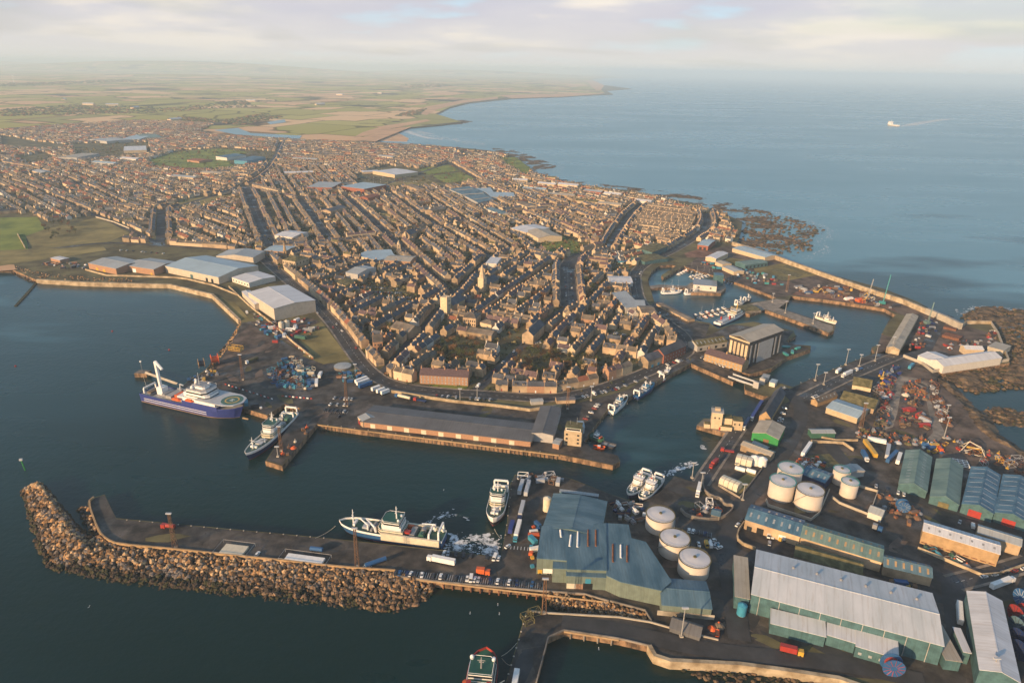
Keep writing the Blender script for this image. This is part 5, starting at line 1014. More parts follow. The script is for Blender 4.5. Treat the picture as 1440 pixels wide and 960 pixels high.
# everything farther away as one mass
mw = MB(); dummy = None
for (x, y, rz, w_, d_, ht, fam, look) in rest:
    c_, s_ = math.cos(rz), math.sin(rz)
    T = lambda p, c_=c_, s_=s_, x=x, y=y: (x+p[0]*c_-p[1]*s_, y+p[0]*s_+p[1]*c_, GZ+p[2])
    wm, rm = look or (random.choice(('granite', 'pinkstone', 'cream')), random.choice(('slate', 'slatebrown', 'moss')))
    D2 = Vector((x, y)).length
    house_mesh(w_, d_, ht, wm, rm, 2.6, 2 if D2 < 2200 else 0, None, mw, mw, [mw]*3, T)
o = mw.build('distant_houses'); tag(o, 'mass of stone houses filling the farther streets of the town', 'houses', kind='stuff')
print('individual', len(vis), 'rest', len(rest), 'templates', len(TPL))
# ================================================================== SHIPS
def hull(L_, B, D, sheer=.5, tr=.8, draft=.8, mh='navy', stripe='red', top='white', bul=1.0, deck='deckgreen', full=.62, topz=.8, bw=2.2):
    n = 24; secs = []
    for i in range(n+1):
        t = i/n; x = -L_/2+L_*t
        if t < .15: hb = tr+(1-tr)*(t/.15)
        elif t < full: hb = 1
        else: k = (t-full)/(1-full); hb = max(.0, (1-k**bw))**.62
        dz = D*(1+sheer*max(0, (t-.45)/.55)**2+.06*max(0, .2-t)*5)
        wlx = x-(L_*.05*max(0, (t-.8)/.2)); hbw = hb*(.93 if t < full else .93-.45*((t-full)/(1-full)))
        secs.append((x, wlx, hb*B/2, hbw*B/2, dz))
    m = MB(); rows_ = []
    for (x, wx, hb, hw_, dz) in secs:
        rows_.append([(wx, hw_*.8, -draft), (wx, hw_, 0), (wx+(x-wx)*.1, hw_+(hb-hw_)*.15, .5), (wx+(x-wx)*topz, hw_+(hb-hw_)*topz, dz*topz), (x, hb, dz), (x, hb, dz+bul)])
    mats = [stripe, stripe, mh, mh if topz > .99 else top if top else mh, top]
    mats = [stripe, stripe, mh, top, top] if topz < .99 else [stripe, stripe, mh, mh, top]
    for i in range(n):
        for j in range(5):
            for s_ in (1, -1):
                a, b, c, d = rows_[i][j], rows_[i+1][j], rows_[i+1][j+1], rows_[i][j+1]
                q = [(p[0], p[1]*s_, p[2]) for p in (a, b, c, d)]
                m.face(q[::-1] if s_ > 0 else q, mats[j])
        # inner bulwark
        for s_ in (1, -1):
            x0, _, h0, _, z0 = secs[i]; x1, _, h1, _, z1 = secs[i+1]
            q = [(x0, max(0, h0-.25)*s_, z0), (x1, max(0, h1-.25)*s_, z1), (x1, max(0, h1-.25)*s_, z1+bul), (x0, max(0, h0-.25)*s_, z0+bul)]
            m.face(q if s_ > 0 else q[::-1], top)
            q = [(x0, h0*s_, z0+bul), (x1, h1*s_, z1+bul), (x1, max(0, h1-.25)*s_, z1+bul), (x0, max(0, h0-.25)*s_, z0+bul)]
            m.face(q if s_ < 0 else q[::-1], top)
    r0 = rows_[0]
    for j in range(5): m.face([(r0[j][0], -r0[j][1], r0[j][2]), (r0[j][0], r0[j][1], r0[j][2]), (r0[j+1][0], r0[j+1][1], r0[j+1][2]), (r0[j+1][0], -r0[j+1][1], r0[j+1][2])][::-1], mats[j])
    dk = MB()
    for i in range(n):
        x0, _, h0, _, z0 = secs[i]; x1, _, h1, _, z1 = secs[i+1]; dk.face([(x0, -h0+.1, z0), (x1, -h1+.1, z1), (x1, h1-.1, z1), (x0, h0-.1, z0)], deck)
    return m, dk, secs
def ship(label, cat, stern, bow, B, D, mh='navy', stripe='red', top='white', deck='deckgreen', spec=(), sheer=.5, bul=1.0, full=.62, tr=.8, topz=.8, name='fishing_trawler', g=None, Lset=None, bw=2.2):
    s = P(*stern, 0); b = P(*bow, 0); L_ = (b-s).length
    o = empty(name, (s+b)/2, ang(s, b), label, cat, group=g)
    if Lset: u = (b-s).normalized(); o.location = b-u*Lset/2; L_ = Lset
    m, dk, secs = hull(L_, B, D, sheer, tr, 1.2, mh, stripe, top, bul, deck, full, topz, bw); H_ = m.build('hull', o); dk.build('deck', o)
    def X(t): return -L_/2+t*L_
    last = None
    for e in spec:
        k = e[0]
        if k == 'box': _, nm, t0, t1, hw_, z0, z1, mm = e[:8]; last = MB().box(X(t0), X(t1), -hw_, hw_, z0, z1, mm, top=e[8] if len(e) > 8 else None).build(nm, o)
        elif k == 'obox': _, nm, t0, t1, y0, y1, z0, z1, mm = e; MB().box(X(t0), X(t1), y0, y1, z0, z1, mm).build(nm, o)
        elif k == 'house':   # chamfered deckhouse with a dark window band as its sub-part
            _, nm, t0, t1, hw_, z0, z1, mm, tp, band = e; x0, x1 = X(t0), X(t1); c_ = hw_*.35
            pl = [(x0, -hw_), (x1-c_, -hw_), (x1, -hw_+c_), (x1, hw_-c_), (x1-c_, hw_), (x0, hw_)]
            last = MB().prism(pl, z0, z1, mm, top=tp).build(nm, o)
            if band: cx_ = (x0+x1)/2; pl2 = [(cx_+(p[0]-cx_)*1.012, p[1]*1.015) for p in pl]; MB().prism(pl2, band[0], band[1], 'glass').build('window', last)
            m_ = MB()
            for i in range(6):
                a = pl[i]; bb = pl[(i+1) % 6]; m_.bar((*a, z1+.9), (*bb, z1+.9), .12, 'white', n=3)
            m_.build('rail', last)
        elif k == 'mast': _, t_, z0, z1, mm = e; m_ = MB(); m_.bar((X(t_), 0, z0), (X(t_), 0, z1), .45, mm, n=6, r2=.2); m_.bar((X(t_), -1.8, z0+(z1-z0)*.7), (X(t_), 1.8, z0+(z1-z0)*.7), .15, mm); m_.bar((X(t_)+.3, -1.1, z0+(z1-z0)*.5), (X(t_)+.3, 1.1, z0+(z1-z0)*.5), .3, mm); m_.build('mast', o)
        elif k == 'gantry':
            _, t_, hw_, z0, z1, mm = e; m_ = MB(); w__ = .5
            for s_ in (-1, 1): m_.box(X(t_)-w__, X(t_)+w__, s_*hw_-w__, s_*hw_+w__, z0, z1, mm)
            m_.box(X(t_)-w__, X(t_)+w__, -hw_, hw_, z1-.2, z1+.9, mm); m_.build('gantry', o)
        elif k == 'crane': _, p0, p1, p2, r_, mm = e; m_ = MB(); m_.bar((X(p0[0]), p0[1], p0[2]), (X(p1[0]), p1[1], p1[2]), r_, mm, n=6); m_.bar((X(p1[0]), p1[1], p1[2]), (X(p2[0]), p2[1], p2[2]), r_*.75, mm, n=6); m_.build('crane', o)
        elif k == 'drum': _, t_, y, z, r_, w__, mm = e; m_ = MB(); m_.bar((X(t_), y-w__, z), (X(t_), y+w__, z), r_, mm, n=12); m_.build('net_drum', o)
        elif k == 'dome': _, t_, y, z, r_ = e; m_ = MB(); m_.cyl(X(t_), y, z, z+r_, r_*.9, 'white', n=10, cone=r_*.8); m_.build('radar_dome', o)
        elif k == 'boat': _, t_, y, z, l_, mm = e; m_ = MB(); x = X(t_); m_.prism([(x-l_/2, y-1), (x+l_*.3, y-1.1), (x+l_/2, y), (x+l_*.3, y+1.1), (x-l_/2, y+1)], z, z+1.3, mm); m_.prism([(x-l_*.35, y-.8), (x+l_*.25, y-.8), (x+l_*.25, y+.8), (x-l_*.35, y+.8)], z+1.3, z+2.0, mm); m_.build('lifeboat', o)
        elif k == 'heli':
            _, t_, z, r_ = e; x = X(t_); m_ = MB(); m_.cyl(x, 0, z-.6, z, r_, 'silver', n=8); m_.box(X(.62), x, -r_, r_, z-.6, z-.02, 'silver'); h_ = m_.build('helideck', o)
            m2 = MB(); m2.cyl(x, 0, z+.02, z+.05, r_*.78, 'green', n=32); m2.build('landing_circle', h_)
            m2 = MB()
            for i in range(28):
                a = 2*math.pi*i/28; b2 = 2*math.pi*(i+1)/28; q = [(x+rr*math.cos(t__), rr*math.sin(t__), z+.09) for rr, t__ in ((r_*.42, a), (r_*.52, a), (r_*.52, b2), (r_*.42, b2))]; m2.face(q, 'yellow')
            m2.build('landing_marking', h_); m2 = MB(); 
            for y in (-1.1, 1.1): m2.box(x-1.6, x+1.6, y-.25, y+.25, z+.06, z+.1, 'white')
            m2.box(x-.25, x+.25, -1.1, 1.1, z+.06, z+.1, 'white'); m2.build('landing_marking', h_)
    return o, L_, X
# the big blue vessel
o, L_, X = ship('long royal blue offshore ship with white upperworks, helideck and tall white crane', 'ship', (211, 558), (344, 588), 20, 6.5, 'royal', 'ochre', 'royal', 'steel', name='offshore_ship', sheer=.55, bul=.8, full=.72, tr=.95, topz=.8, spec=[
    ('box', 'superstructure', .46, .82, 9.6, 6.5, 10.5, 'royal', 'silver'), ('box', 'superstructure', .47, .80, 9.0, 10.5, 13.5, 'white', 'silver'),
    ('house', 'deckhouse', .50, .72, 7.5, 13.5, 17, 'white', 'silver', (14.6, 15.3)), ('house', 'bridge', .52, .70, 8.6, 17, 20.5, 'white', 'grey', (18, 19.3)), ('house', 'deckhouse', .54, .66, 4, 20.5, 22.5, 'white', 'grey', None),
    ('heli', .90, 14.5, 11), ('mast', .58, 22, 33, 'silver'), ('dome', .63, 5, 20.6, 1.6), ('dome', .55, -5, 20.6, 1.6),
    ('box', 'crane_base', .13, .19, 3.2, 6.5, 13, 'white'), ('crane', (.16, -1, 12), (.15, -1, 36), (.235, -3, 31), 1.55, 'white'), ('crane', (.45, 4, 9), (.52, 3, 24), (.51, 3, 25), 1.1, 'white'), ('box', 'funnel', .47, .50, 7, 13.5, 17, 'white'),
    ('boat', .40, -8.6, 8.5, 9, 'orange'), ('boat', .55, -9.6, 11, 8, 'orange'), ('box', 'winch', .25, .31, 6, 6.6, 9, 'steel'), ('box', 'winch', .33, .37, 4, 6.6, 10, 'orange'), ('box', 'winch', .20, .235, 5, 6.6, 9, 'grey'), ('box', 'deck_gear', .04, .08, 5, 6.6, 8, 'wood'), ('box', 'deck_gear', .09, .12, 7, 6.6, 7.6, 'dark'), ('obox', 'deck_gear', .24, .44, 7.5, 9, 6.6, 9.5, 'grey'), ('obox', 'deck_gear', .38, .45, -6, 5, 6.6, 11, 'white'), ('crane', (.29, 6, 7), (.30, 6, 15), (.38, 2, 17), .7, 'silver'), ('gantry', .02, 6, 6.5, 11, 'white')])
m = MB()
for zz in (2.4, 4.2):
    for i in range(16):
        t0 = .05+i*.055; t1 = t0+.055
        m.box(X(t0), X(t1), -10.12, -9.9, zz, zz+.35, 'white') if t1 < .75 else None
m.build('hull_stripe', o)
MB().bar((X(.985), 0, -.6), (X(1.04), 0, -.2), 1.3, 'ochre', n=10, r2=.8).build('bulbous_bow', o)
def TR(B, D, dk='deckgreen', z=0):   # purse seiner / pelagic trawler outfit scaled by beam
    k = B/12
    return [('house', 'deckhouse', .36, .60, B*.40, D, D+3.2*k, 'cream2', dk, (D+1.7*k, D+2.3*k)), ('house', 'deckhouse', .38, .57, B*.36, D+3.2*k, D+5.8*k, 'white', dk, None), ('house', 'wheelhouse', .39, .56, B*.40, D+5.8*k, D+8.4*k, 'white', dk, (D+6.9*k, D+7.9*k)),
            ('mast', .44, D+8.4*k, D+16*k, 'white'), ('dome', .41, B*.2, D+8.4*k, .8*k), ('dome', .41, -B*.2, D+8.4*k, .8*k), ('mast', .86, D*1.3, D*1.3+9*k, 'white'),
            ('gantry', .03, B*.38, D, D+6*k, 'white'), ('gantry', .12, B*.38, D, D+4*k, 'white'), ('drum', .2, -B*.18, D+1.6*k, 1.5*k, B*.12, 'grey'), ('drum', .2, B*.18, D+1.6*k, 1.5*k, B*.12, 'green'),
            ('crane', (.70, B*.25, D+.5), (.70, B*.25, D+4*k), (.80, -B*.1, D+4.2*k), .5*k, 'white'), ('crane', (.10, -B*.3, D+1), (.10, -B*.3, D+5*k), (.22, -B*.2, D+5.4*k), .5*k, 'white'),
            ('box', 'hatch', .64, .68, B*.25, D, D+1.3*k, 'grey'), ('box', 'hatch', .70, .76, B*.2, D, D+1.6*k, 'silver'), ('boat', .33, -B*.32, D+.6, 5*k, 'orange'), ('box', 'winch', .26, .31, B*.3, D, D+2.2*k, 'steel'), ('box', 'bow_winch', .83, .85, B*.2, D*1.35, D*1.35+1.4*k, 'white')]
ship('white and navy trawler moored bow outward along the narrow quay finger', 'fishing ship', (413, 588), (347, 650), 12.5, 4.5, 'navy', 'red', 'white', spec=TR(12.5, 4.5))
ship('largest blue and white trawler moored along the breakwater beside the foam', 'fishing ship', (625, 765), (478, 744), 13.5, 4.6, 'blue', 'darkred', 'white', spec=TR(13.5, 4.6)+[('obox', 'side_casing', .02, .56, 5.6, 6.95, 2.0, 6.9, 'cream2'), ('obox', 'side_casing', .02, .56, -6.95, -5.6, 2.0, 6.9, 'cream2'), ('crane', (.62, 4, 5), (.63, 4, 8.5), (.74, -2, 8.8), .8, 'white'), ('box', 'red_box', .42, .47, 2.2, 13.1, 13.6, 'red'), ('box', 'deck_gear', .60, .63, 3.5, 4.6, 7, 'wood'), ('box', 'deck_gear', .655, .675, 4.5, 4.6, 6.4, 'steel'), ('obox', 'red_box', .30, .36, 1, 4, 6.9, 8, 'red')], topz=1.0, bul=1.3, bw=2.9, full=.6, sheer=.3)
ship('white trawler moored bow to camera by the lorry trailers', 'fishing ship', (705, 693), (693, 742), 12, 4.4, 'dark', 'red', 'white', spec=TR(12, 4.4), topz=.5)
ship('left one of the twin white stern trawlers rafted by the tanks', 'fishing ship', (909, 673), (883, 704), 8.5, 3.4, 'navy', 'green', 'white', spec=TR(8.5, 3.4, 'white')+[('box', 'hatch', .47, .49, 1, 12.0, 12.4, 'red')])
ship('right one of the twin white stern trawlers rafted by the tanks', 'fishing ship', (927, 679), (899, 710), 8.5, 3.4, 'navy', 'green', 'white', spec=TR(8.5, 3.4, 'white')+[('box', 'hatch', .47, .49, 1, 12.0, 12.4, 'red')])
o, L_, X = ship('red hulled vessel with white wheelhouse cut off by the bottom edge', 'ship', (668, 1020), (684, 929), 14, 4.6, 'red', 'darkred', 'red', name='offshore_ship', Lset=52, bw=3.6, full=.68, sheer=.7, bul=1.4, spec=[
    ('house', 'deckhouse', .50, .84, 6.2, 5, 9, 'white', 'deckgreen', (7, 7.7)), ('house', 'deckhouse', .56, .82, 5.6, 9, 11, 'cream2', 'deckgreen', (9.6, 10.3)), ('house', 'wheelhouse', .60, .80, 5.4, 11, 13.5, 'white', 'deckgreen', (11.8, 13)),
    ('mast', .68, 13.5, 20, 'steel'), ('dome', .78, 5.0, 13.5, 1.1), ('dome', .78, -5.0, 13.5, 1.1), ('obox', 'funnel', .50, .54, 3.5, 5.5, 9, 14, 'red'), ('obox', 'funnel', .50, .54, -5.5, -3.5, 9, 14, 'red'), ('box', 'winch', .84, .88, 3, 7, 8.4, 'yellow'), ('boat', .54, 6.6, 9.4, 6, 'orange'), ('crane', (.5, -6, 10), (.52, -7.5, 13), (.6, -11, 12), .3, 'cream2')])
SP = lambda B, D, c: [('house', 'wheelhouse', .45, .64, B*.33, D, D+4.2, 'white', c, (D+2.5, D+3.4)), ('mast', .52, D+4, D+9.5, 'white'), ('gantry', .06, B*.36, D, D+5, 'white'), ('drum', .18, 0, D+1.2, 1.1, B*.25, 'grey'), ('mast', .8, D*1.2, D+6, 'white'), ('box', 'hatch', .66, .76, B*.22, D, D+1, c), ('box', 'winch', .28, .38, B*.25, D, D+1.6, 'grey'), ('crane', (.3, B*.2, D), (.3, B*.2, D+4.5), (.45, 0, D+5), .25, 'white')]
ship('white and pale blue decked trawler nearest the harbour control tower', 'fishing boat', (858, 583), (881, 562), 7.5, 2.8, 'white', 'dark', 'white', 'cyan', spec=SP(7.5, 2.8, 'cyan'))
ship('blue hulled trawler second along the quay from the control tower', 'fishing boat', (893, 562), (919, 544), 7.5, 2.8, 'navy', 'dark', 'blue', 'cyan', spec=SP(7.5, 2.8, 'cyan'))
ship('small red hulled boat moored under the red brick warehouse', 'fishing boat', (929, 537), (944, 523), 6, 2, 'red', 'darkred', 'white', 'silver', spec=SP(6, 2, 'white'))
ship('green and white pilot boat with orange bow gear inside the pier head', 'boat', (828, 613), (849, 623), 6, 2, 'green', 'dark', 'green', 'green', spec=[('house', 'wheelhouse', .4, .65, 1.9, 2, 5, 'white', 'white', (3.4, 4.3)), ('mast', .5, 5, 9, 'silver'), ('box', 'winch', .75, .82, 1.6, 2.2, 4.2, 'orange')], name='pilot_boat')
ship('bright orange rescue boat tied behind the pier head', 'boat', (834, 631), (851, 633), 4.5, 1.4, 'orange', 'orange', 'orange', 'dark', spec=[('box', 'cabin', .35, .6, 1.3, 1.4, 3.4, 'orange', 'white')], name='rescue_boat')
ship('low dark work barge with tyres beside the orange rescue boat', 'boat', (846, 625), (866, 631), 6, 1.3, 'dark', 'dark', 'dark', 'steel', spec=[('box', 'winch', .2, .4, 1.5, 1.3, 2.2, 'grey')], name='work_barge', tr=1, full=.85)
ship('long white and blue coaster by the orange buoy in the inner harbour', 'fishing boat', (930, 414), (959, 412.5), 7, 2.6, 'blue', 'dark', 'white', 'silver', spec=SP(7, 2.6, 'silver'), topz=.4)
ship('white fishing boat with cream deck moored under the ice plant', 'fishing boat', (963, 415), (989, 412), 6.5, 2.2, 'white', 'dark', 'white', 'cream2', spec=SP(6.5, 2.2, 'cream2'))
ship('navy hulled ship with white bow house and yellow mast by the marina pontoon', 'ship', (1008, 459), (1047, 441), 11, 3.6, 'navy', 'dark', 'white', 'grey', name='survey_ship', topz=.62, spec=[('house', 'deckhouse', .48, .80, 4.4, 3.8, 7, 'white', 'cream2', (5.2, 5.9)), ('house', 'wheelhouse', .55, .72, 4, 7, 10, 'cream2', 'cream2', (8.2, 9.2)), ('crane', (.66, 0, 10), (.68, 0, 17), (.66, 0, 18), .4, 'yellow'), ('obox', 'funnel', .2, .23, 2, 3.6, 3.6, 8, 'red'), ('obox', 'funnel', .34, .37, -3.6, -2, 3.6, 8, 'red'), ('box', 'hatch', .1, .4, 3, 3.6, 4.6, 'silver')])
ship('small white masted trawler off the tip of the mossy pier block', 'fishing boat', (1034, 430), (1046, 427), 5, 1.8, 'white', 'dark', 'white', 'silver', spec=SP(5, 1.8, 'silver'))
ship('dark tug beside the small white trawler at the mossy pier block', 'fishing boat', (1046, 426), (1056, 424), 5, 2, 'dark', 'dark', 'dark', 'grey', spec=SP(5, 2, 'grey'))
ship('cream old fishing boat with derricks at the end of the long middle pier', 'fishing boat', (1148, 447), (1176, 457), 7, 2.4, 'white', 'rust', 'cream2', 'wood', spec=SP(7, 2.4, 'wood')+[('crane', (.3, 0, 3), (.5, 0, 8), (.75, 0, 2.8), .25, 'white')])
ship('dark round barge with gear moored beyond the ship lift hall', 'boat', (1106, 473), (1118, 477), 9, 1.6, 'dark', 'dark', 'dark', 'steel', spec=[('box', 'winch', .3, .6, 2, 1.6, 3.4, 'wood')], name='work_barge', tr=1, full=.8)
o, L_, X = ship('lone cream and white ship steaming on the open sea', 'ship', (1263.5, 178), (1247.5, 176), 17, 6, 'cream2', 'red', 'white', name='offshore_ship', spec=[('house', 'deckhouse', .6, .88, 7, 7, 22, 'white', 'white', (17, 19)), ('mast', .7, 20, 32, 'white')])
sheet('wake', [(1263, 178.5), (1275, 175), (1290, 172), (1320, 168), (1345, 167), (1320, 170.5), (1290, 176)], 'foam', .05)
# small leisure boats in the marinas
def small_boat(col, mastd):
    r = bpy.data.objects.new('small_boat', None); COL.objects.link(r)
    m, dk, _ = hull(7.5, 2.6, .9, .3, .8, .3, col, 'white', col, .15, 'white', .5); m.build('hull', r)
    MB().prism([(-1.6, -.8), (1.2, -.8), (1.8, 0), (1.2, .8), (-1.6, .8)], .9, 2.0, 'white' if col != 'white' else 'navy', top='white').build('cabin', r)
    if mastd: MB().bar((.4, 0, 1), (.4, 0, 10), .09, 'silver').build('mast', r)
    remember(r); return r
protos = [small_boat(c, m_) for c, m_ in (('white', 1), ('blue', 0), ('red', 0), ('white', 0), ('navy', 1))]; used = set()
MAR = [('west arm of the ice plant marina', [(948, 386), (968, 376)], 11, 3.2, 0), ('floating pontoon north of the ice plant', [(972, 392), (1000, 384)], 12, 3.4, 0), ('marina wall near the ice tower', [(1021, 396), (1033, 399)], 5, 1.5, 0), ('pontoon beside the navy survey ship', [(977, 447), (1028, 434)], 13, 3.4, 0), ('quay beside the inner harbour jetty', [(974, 381), (984, 383)], 3, 1, 0), ('finger quay near the blue coaster', [(930, 405), (962, 405)], 7, 1.2, 0)]
bi = 0
for nm, (a, b), n, sp, _ in MAR:
    A = P(*a, 0); B = P(*b, 0); u = (B-A).normalized(); v = Vector((-u.y, u.x, 0)); L_ = (B-A).length
    if n > 6: tag(MB().bar((A.x, A.y, .35), (B.x, B.y, .35), 1.1, 'wood').build('pontoon'), 'wooden pontoon at the '+nm, 'pontoon')
    for i in range(n):
        k = random.choice((0, 1, 2, 3, 4, 4, 1)); T_ = protos[k]
        o = T_ if k not in used else copy_tree(T_); used.add(k)
        s_ = 1 if i % 2 else -1; c = A+u*(L_*(i+.5)/n)+v*s_*(5.2); o.location = (c.x, c.y, 0); o.rotation_euler[2] = ang((0, 0), v*s_)
        tag(o, '%s small boat, %s along the %s' % (['white masted', 'blue', 'red', 'white', 'navy'][k], ordw(i+1), nm), 'boat', 'small boats in the marinas'); bi += 1
for k, (px_, c) in enumerate((((1105, 489), 'first'), ((1122, 491), 'second'), ((1114, 496), 'third'), ((1104, 499), 'fourth'))):
    q = P(*px_); r = empty('upturned_boat', q, .6*k, 'turquoise covered boat on the lift slipway, %s from the tip' % c, 'boat', 'turquoise covered boats'); m = MB(); m.prism([(-4, -1.4), (2, -1.5), (4.6, 0), (2, 1.5), (-4, 1.4)], .6, 2.2, 'teal'); m.build('hull', r); MB().box(-3, 2, -.5, .5, 0, .6, 'wood').build('cradle', r)
# ================================================================== VEHICLES
def car_proto(col, van=False):
    r = bpy.data.objects.new('parked_van' if van else 'parked_car', None); COL.objects.link(r)
    l_, w_ = (5.4, 2.0) if van else (4.4, 1.8); m = MB()
    if van:
        m.prism([(-l_/2, -w_/2), (l_/2-.1, -w_/2+.05), (l_/2, 0), (l_/2-.1, w_/2-.05), (-l_/2, w_/2)], .35, 1.15, col); m.box(-l_/2, l_/2-1.1, -w_/2+.05, w_/2-.05, 1.15, 2.3, col)
        b_ = m.build('body', r); m = MB(); m.face([(l_/2-1.09, -.85, 1.2), (l_/2-1.09, .85, 1.2), (l_/2-1.05, .8, 2.1), (l_/2-1.05, -.8, 2.1)][::1], 'glass'); m.box(l_/2-1.2, l_/2-.5, -.86, .86, 1.15, 1.75, 'glass'); m.build('windscreen', b_)
    else:
        m.prism([(-l_/2, -.75), (-l_/2+.3, -.9), (l_/2-.4, -.9), (l_/2, -.6), (l_/2, .6), (l_/2-.4, .9), (-l_/2+.3, .9), (-l_/2, .75)], .3, .95, col)
        b_ = m.build('body', r)
        lo = [(-1.9, -.82), (1.0, -.82), (1.0, .82), (-1.9, .82)]; hi = [(-1.4, -.66), (.35, -.66), (.35, .66), (-1.4, .66)]; m = MB()
        for i in range(4): j = (i+1) % 4; m.face([(*lo[i], .95), (*lo[j], .95), (*hi[j], 1.42), (*hi[i], 1.42)], 'glass')
        m.build('window', b_); m = MB(); m.face([(*p, 1.43) for p in hi], col); m.face([(p[0]*1.0, p[1], 1.44) for p in hi], col); m.build('cabin_roof', b_)
    for x in (-l_*.31, l_*.31):
        for y in (-w_/2+.05, w_/2-.05): MB().bar((x, y-.12, .33), (x, y+.12, .33), .33, 'black', n=8).build('wheel', r)
    remember(r); return r
CP = {}; CUSED = set()
def car(x, y, rz, col, label, group, van=False):
    k = (col, van)
    if k not in CP: CP[k] = car_proto(col, van)
    o = copy_tree(CP[k]) if k in CUSED else CP[k]; CUSED.add(k); o.location = (x, y, GZ+.06 if False else GZ+.05); o.rotation_euler[2] = rz; tag(o, label, 'van' if van else 'car', group); return o
CN = {'white': 'white', 'silver': 'silver', 'dark': 'black', 'navy': 'dark blue', 'red': 'red', 'blue': 'bright blue', 'grey': 'grey', 'yellow': 'yellow', 'cyan': 'pale blue'}
def carrow(nm, a, b, cols, perp=True, zoff=0, jit=.15, start=0):
    A = P(*a); B = P(*b); u = B-A; L_ = u.length; n = len(cols); rz = ang(A, B)+(math.pi/2 if perp else 0); k = 0
    for i, ch in enumerate(cols):
        if ch == '.': continue
        k += 1; c = A+u*((i+.5)/n); van = ch.isupper(); col = dict(w='white', s='silver', d='dark', n='navy', r='red', b='blue', g='grey', y='yellow', c='cyan')[ch.lower()]
        o = car(c.x, c.y, rz+random.uniform(-jit, jit)+(math.pi if random.random() < .4 else 0), col, '%s %s, %s %s' % (CN[col], 'van' if van else 'car', ordw(k), nm), 'parked cars and vans', van); o.location.z += zoff
random.seed(5)
carrow('from the west on the piled breakwater parking strip', (554, 806), (762, 823), 'db.nwd.w..d.wd..d.dwW w'.replace(' ', '')+'s..n.wd.wdn.d.b.d')
carrow('beside the blue tank lorry on the breakwater', (512, 795), (524, 797), 'ws'); carrow('against the breakwater parapet near the net cages', (358, 779), (366, 781), 'w')
carrow('in the group by the foamy berth', (622, 778), (704, 786), 'ws.d.d.d...d.Ww'); carrow('on the quay near the moored trailers', (712, 768), (716, 770), 'w')
carrow('in the front line of the market quay car park', (454, 577), (487, 579), 'ddddds'); carrow('in the middle line of the market quay car park', (462, 569), (492, 570), 'w.s.ws'); carrow('in the rear line of the market quay car park', (468, 560), (497, 562), 's.nwws')
carrow('standing apart on the market quay', (474, 586), (479, 587), 'd')
carrow('from the west on the raised road behind the market', (612, 557), (695, 563), 'r.sdw..s....g.sw.d.sd')
carrow('from the west beside the pink quay store', (818, 559), (868, 547), 'ws.Wdsw.nr'); carrow('on the quay between tower and trawlers', (822, 591), (842, 568), 'rd.w.rws'); carrow('parked along the upper quay by the pilot store', (866, 547), (930, 524), 'w.s..s..s...W')
carrow('from the north beneath the red brick warehouse', (936, 514), (964, 505), 'w.rWsd'); carrow('on the slipway yard below the harbour office', (985, 502), (1030, 521), 'sws.dsww.d'); carrow('close to the harbour office wall', (1010, 509), (1035, 518), 'w.sd'); 
carrow('in the line by the slate shed at the fork', (1104, 573), (1096, 595), 's.w.ws'); carrow('on the dock road junction', (1100, 545), (1108, 549), 'wd'); carrow('by the tan gable on the dock road', (1143, 560), (1150, 557), 'wsw')
carrow('in the near line of cars between tanks and breaker yard', (966, 746), (1000, 753), 'wwddnd'); carrow('in the middle line of cars between tanks and breaker yard', (980, 766), (1012, 768), 'w.YWsc'); carrow('in the last line of cars between tanks and breaker yard', (1000, 758), (1014, 773), 'wsw')
carrow('outside the blue workshop doors', (1078, 753), (1106, 760), 'Ww.Yd'); carrow('parked alone below the blue workshop', (1080, 764), (1084, 765), 's'); carrow('on the road bend by the blue workshop', (1034, 742), (1046, 728), 'wd', perp=False)
carrow('from the west on the road by the green gabled halls', (1228, 683), (1275, 697), 's.d.ww'); carrow('along the road past the sandy warehouse', (1345, 733), (1372, 742), 's.W'); carrow('in the line by the corner road wall', (1380, 812), (1444, 800), 'w.w.d.r.w', perp=False)
carrow('by the cream office in the inner harbour square', (925, 440), (958, 446), 'w.s..d'); carrow('in the inner harbour square near the jetty', (938, 450), (955, 456), 'dd.d'); carrow('on the harbour bend road', (893, 395), (906, 376), 'sd.ws.d', perp=False); carrow('on the upper harbour bend', (908, 374), (930, 362), 'd.wr.s', perp=False)
carrow('down the left kerb of the wide straight street', (797, 425), (793, 376), 'd.ws.dr.n.s.d.ws', perp=False); carrow('down the right kerb of the wide straight street', (806, 425), (802, 376), 's.d.nw.d.s.rw.d', perp=False)
for j in range(4): carrow('in row %s of the town car park' % ORD[j], (508+j*14, 404+j*7), (560+j*9, 407+j*6), ''.join(random.choice('wsdgnr.wd.') for _ in range(17)))
carrow('in the small court beside the slate warehouse', (750, 483), (772, 480), 'wsw.ws'); carrow('in the walled court near the old cottages', (860, 468), (880, 472), 'dswd.sg'); carrow('in front of the bay factory', (168, 352), (232, 357), 'w.s.d..ws.d.r.w')
for j in range(3): carrow('in row %s of the supermarket car park' % ORD[j], (514+j*3, 250+j*3.4), (585+j*4, 249+j*3.4), ''.join(random.choice('wsdgr.') for _ in range(22)), jit=.05)
carrow('up the coast road past the cold store', (410, 407), (470, 462), 'w.....d...w....s..d....r', perp=False, zoff=.12); carrow('on the coast road at the old town bend', (472, 455), (505, 495), 's..w...d..r.', perp=False, zoff=.12)
carrow('on the steep street between terraces', (671, 545), (735, 483), 'W.d..r..s...w..d', perp=False, zoff=.1)
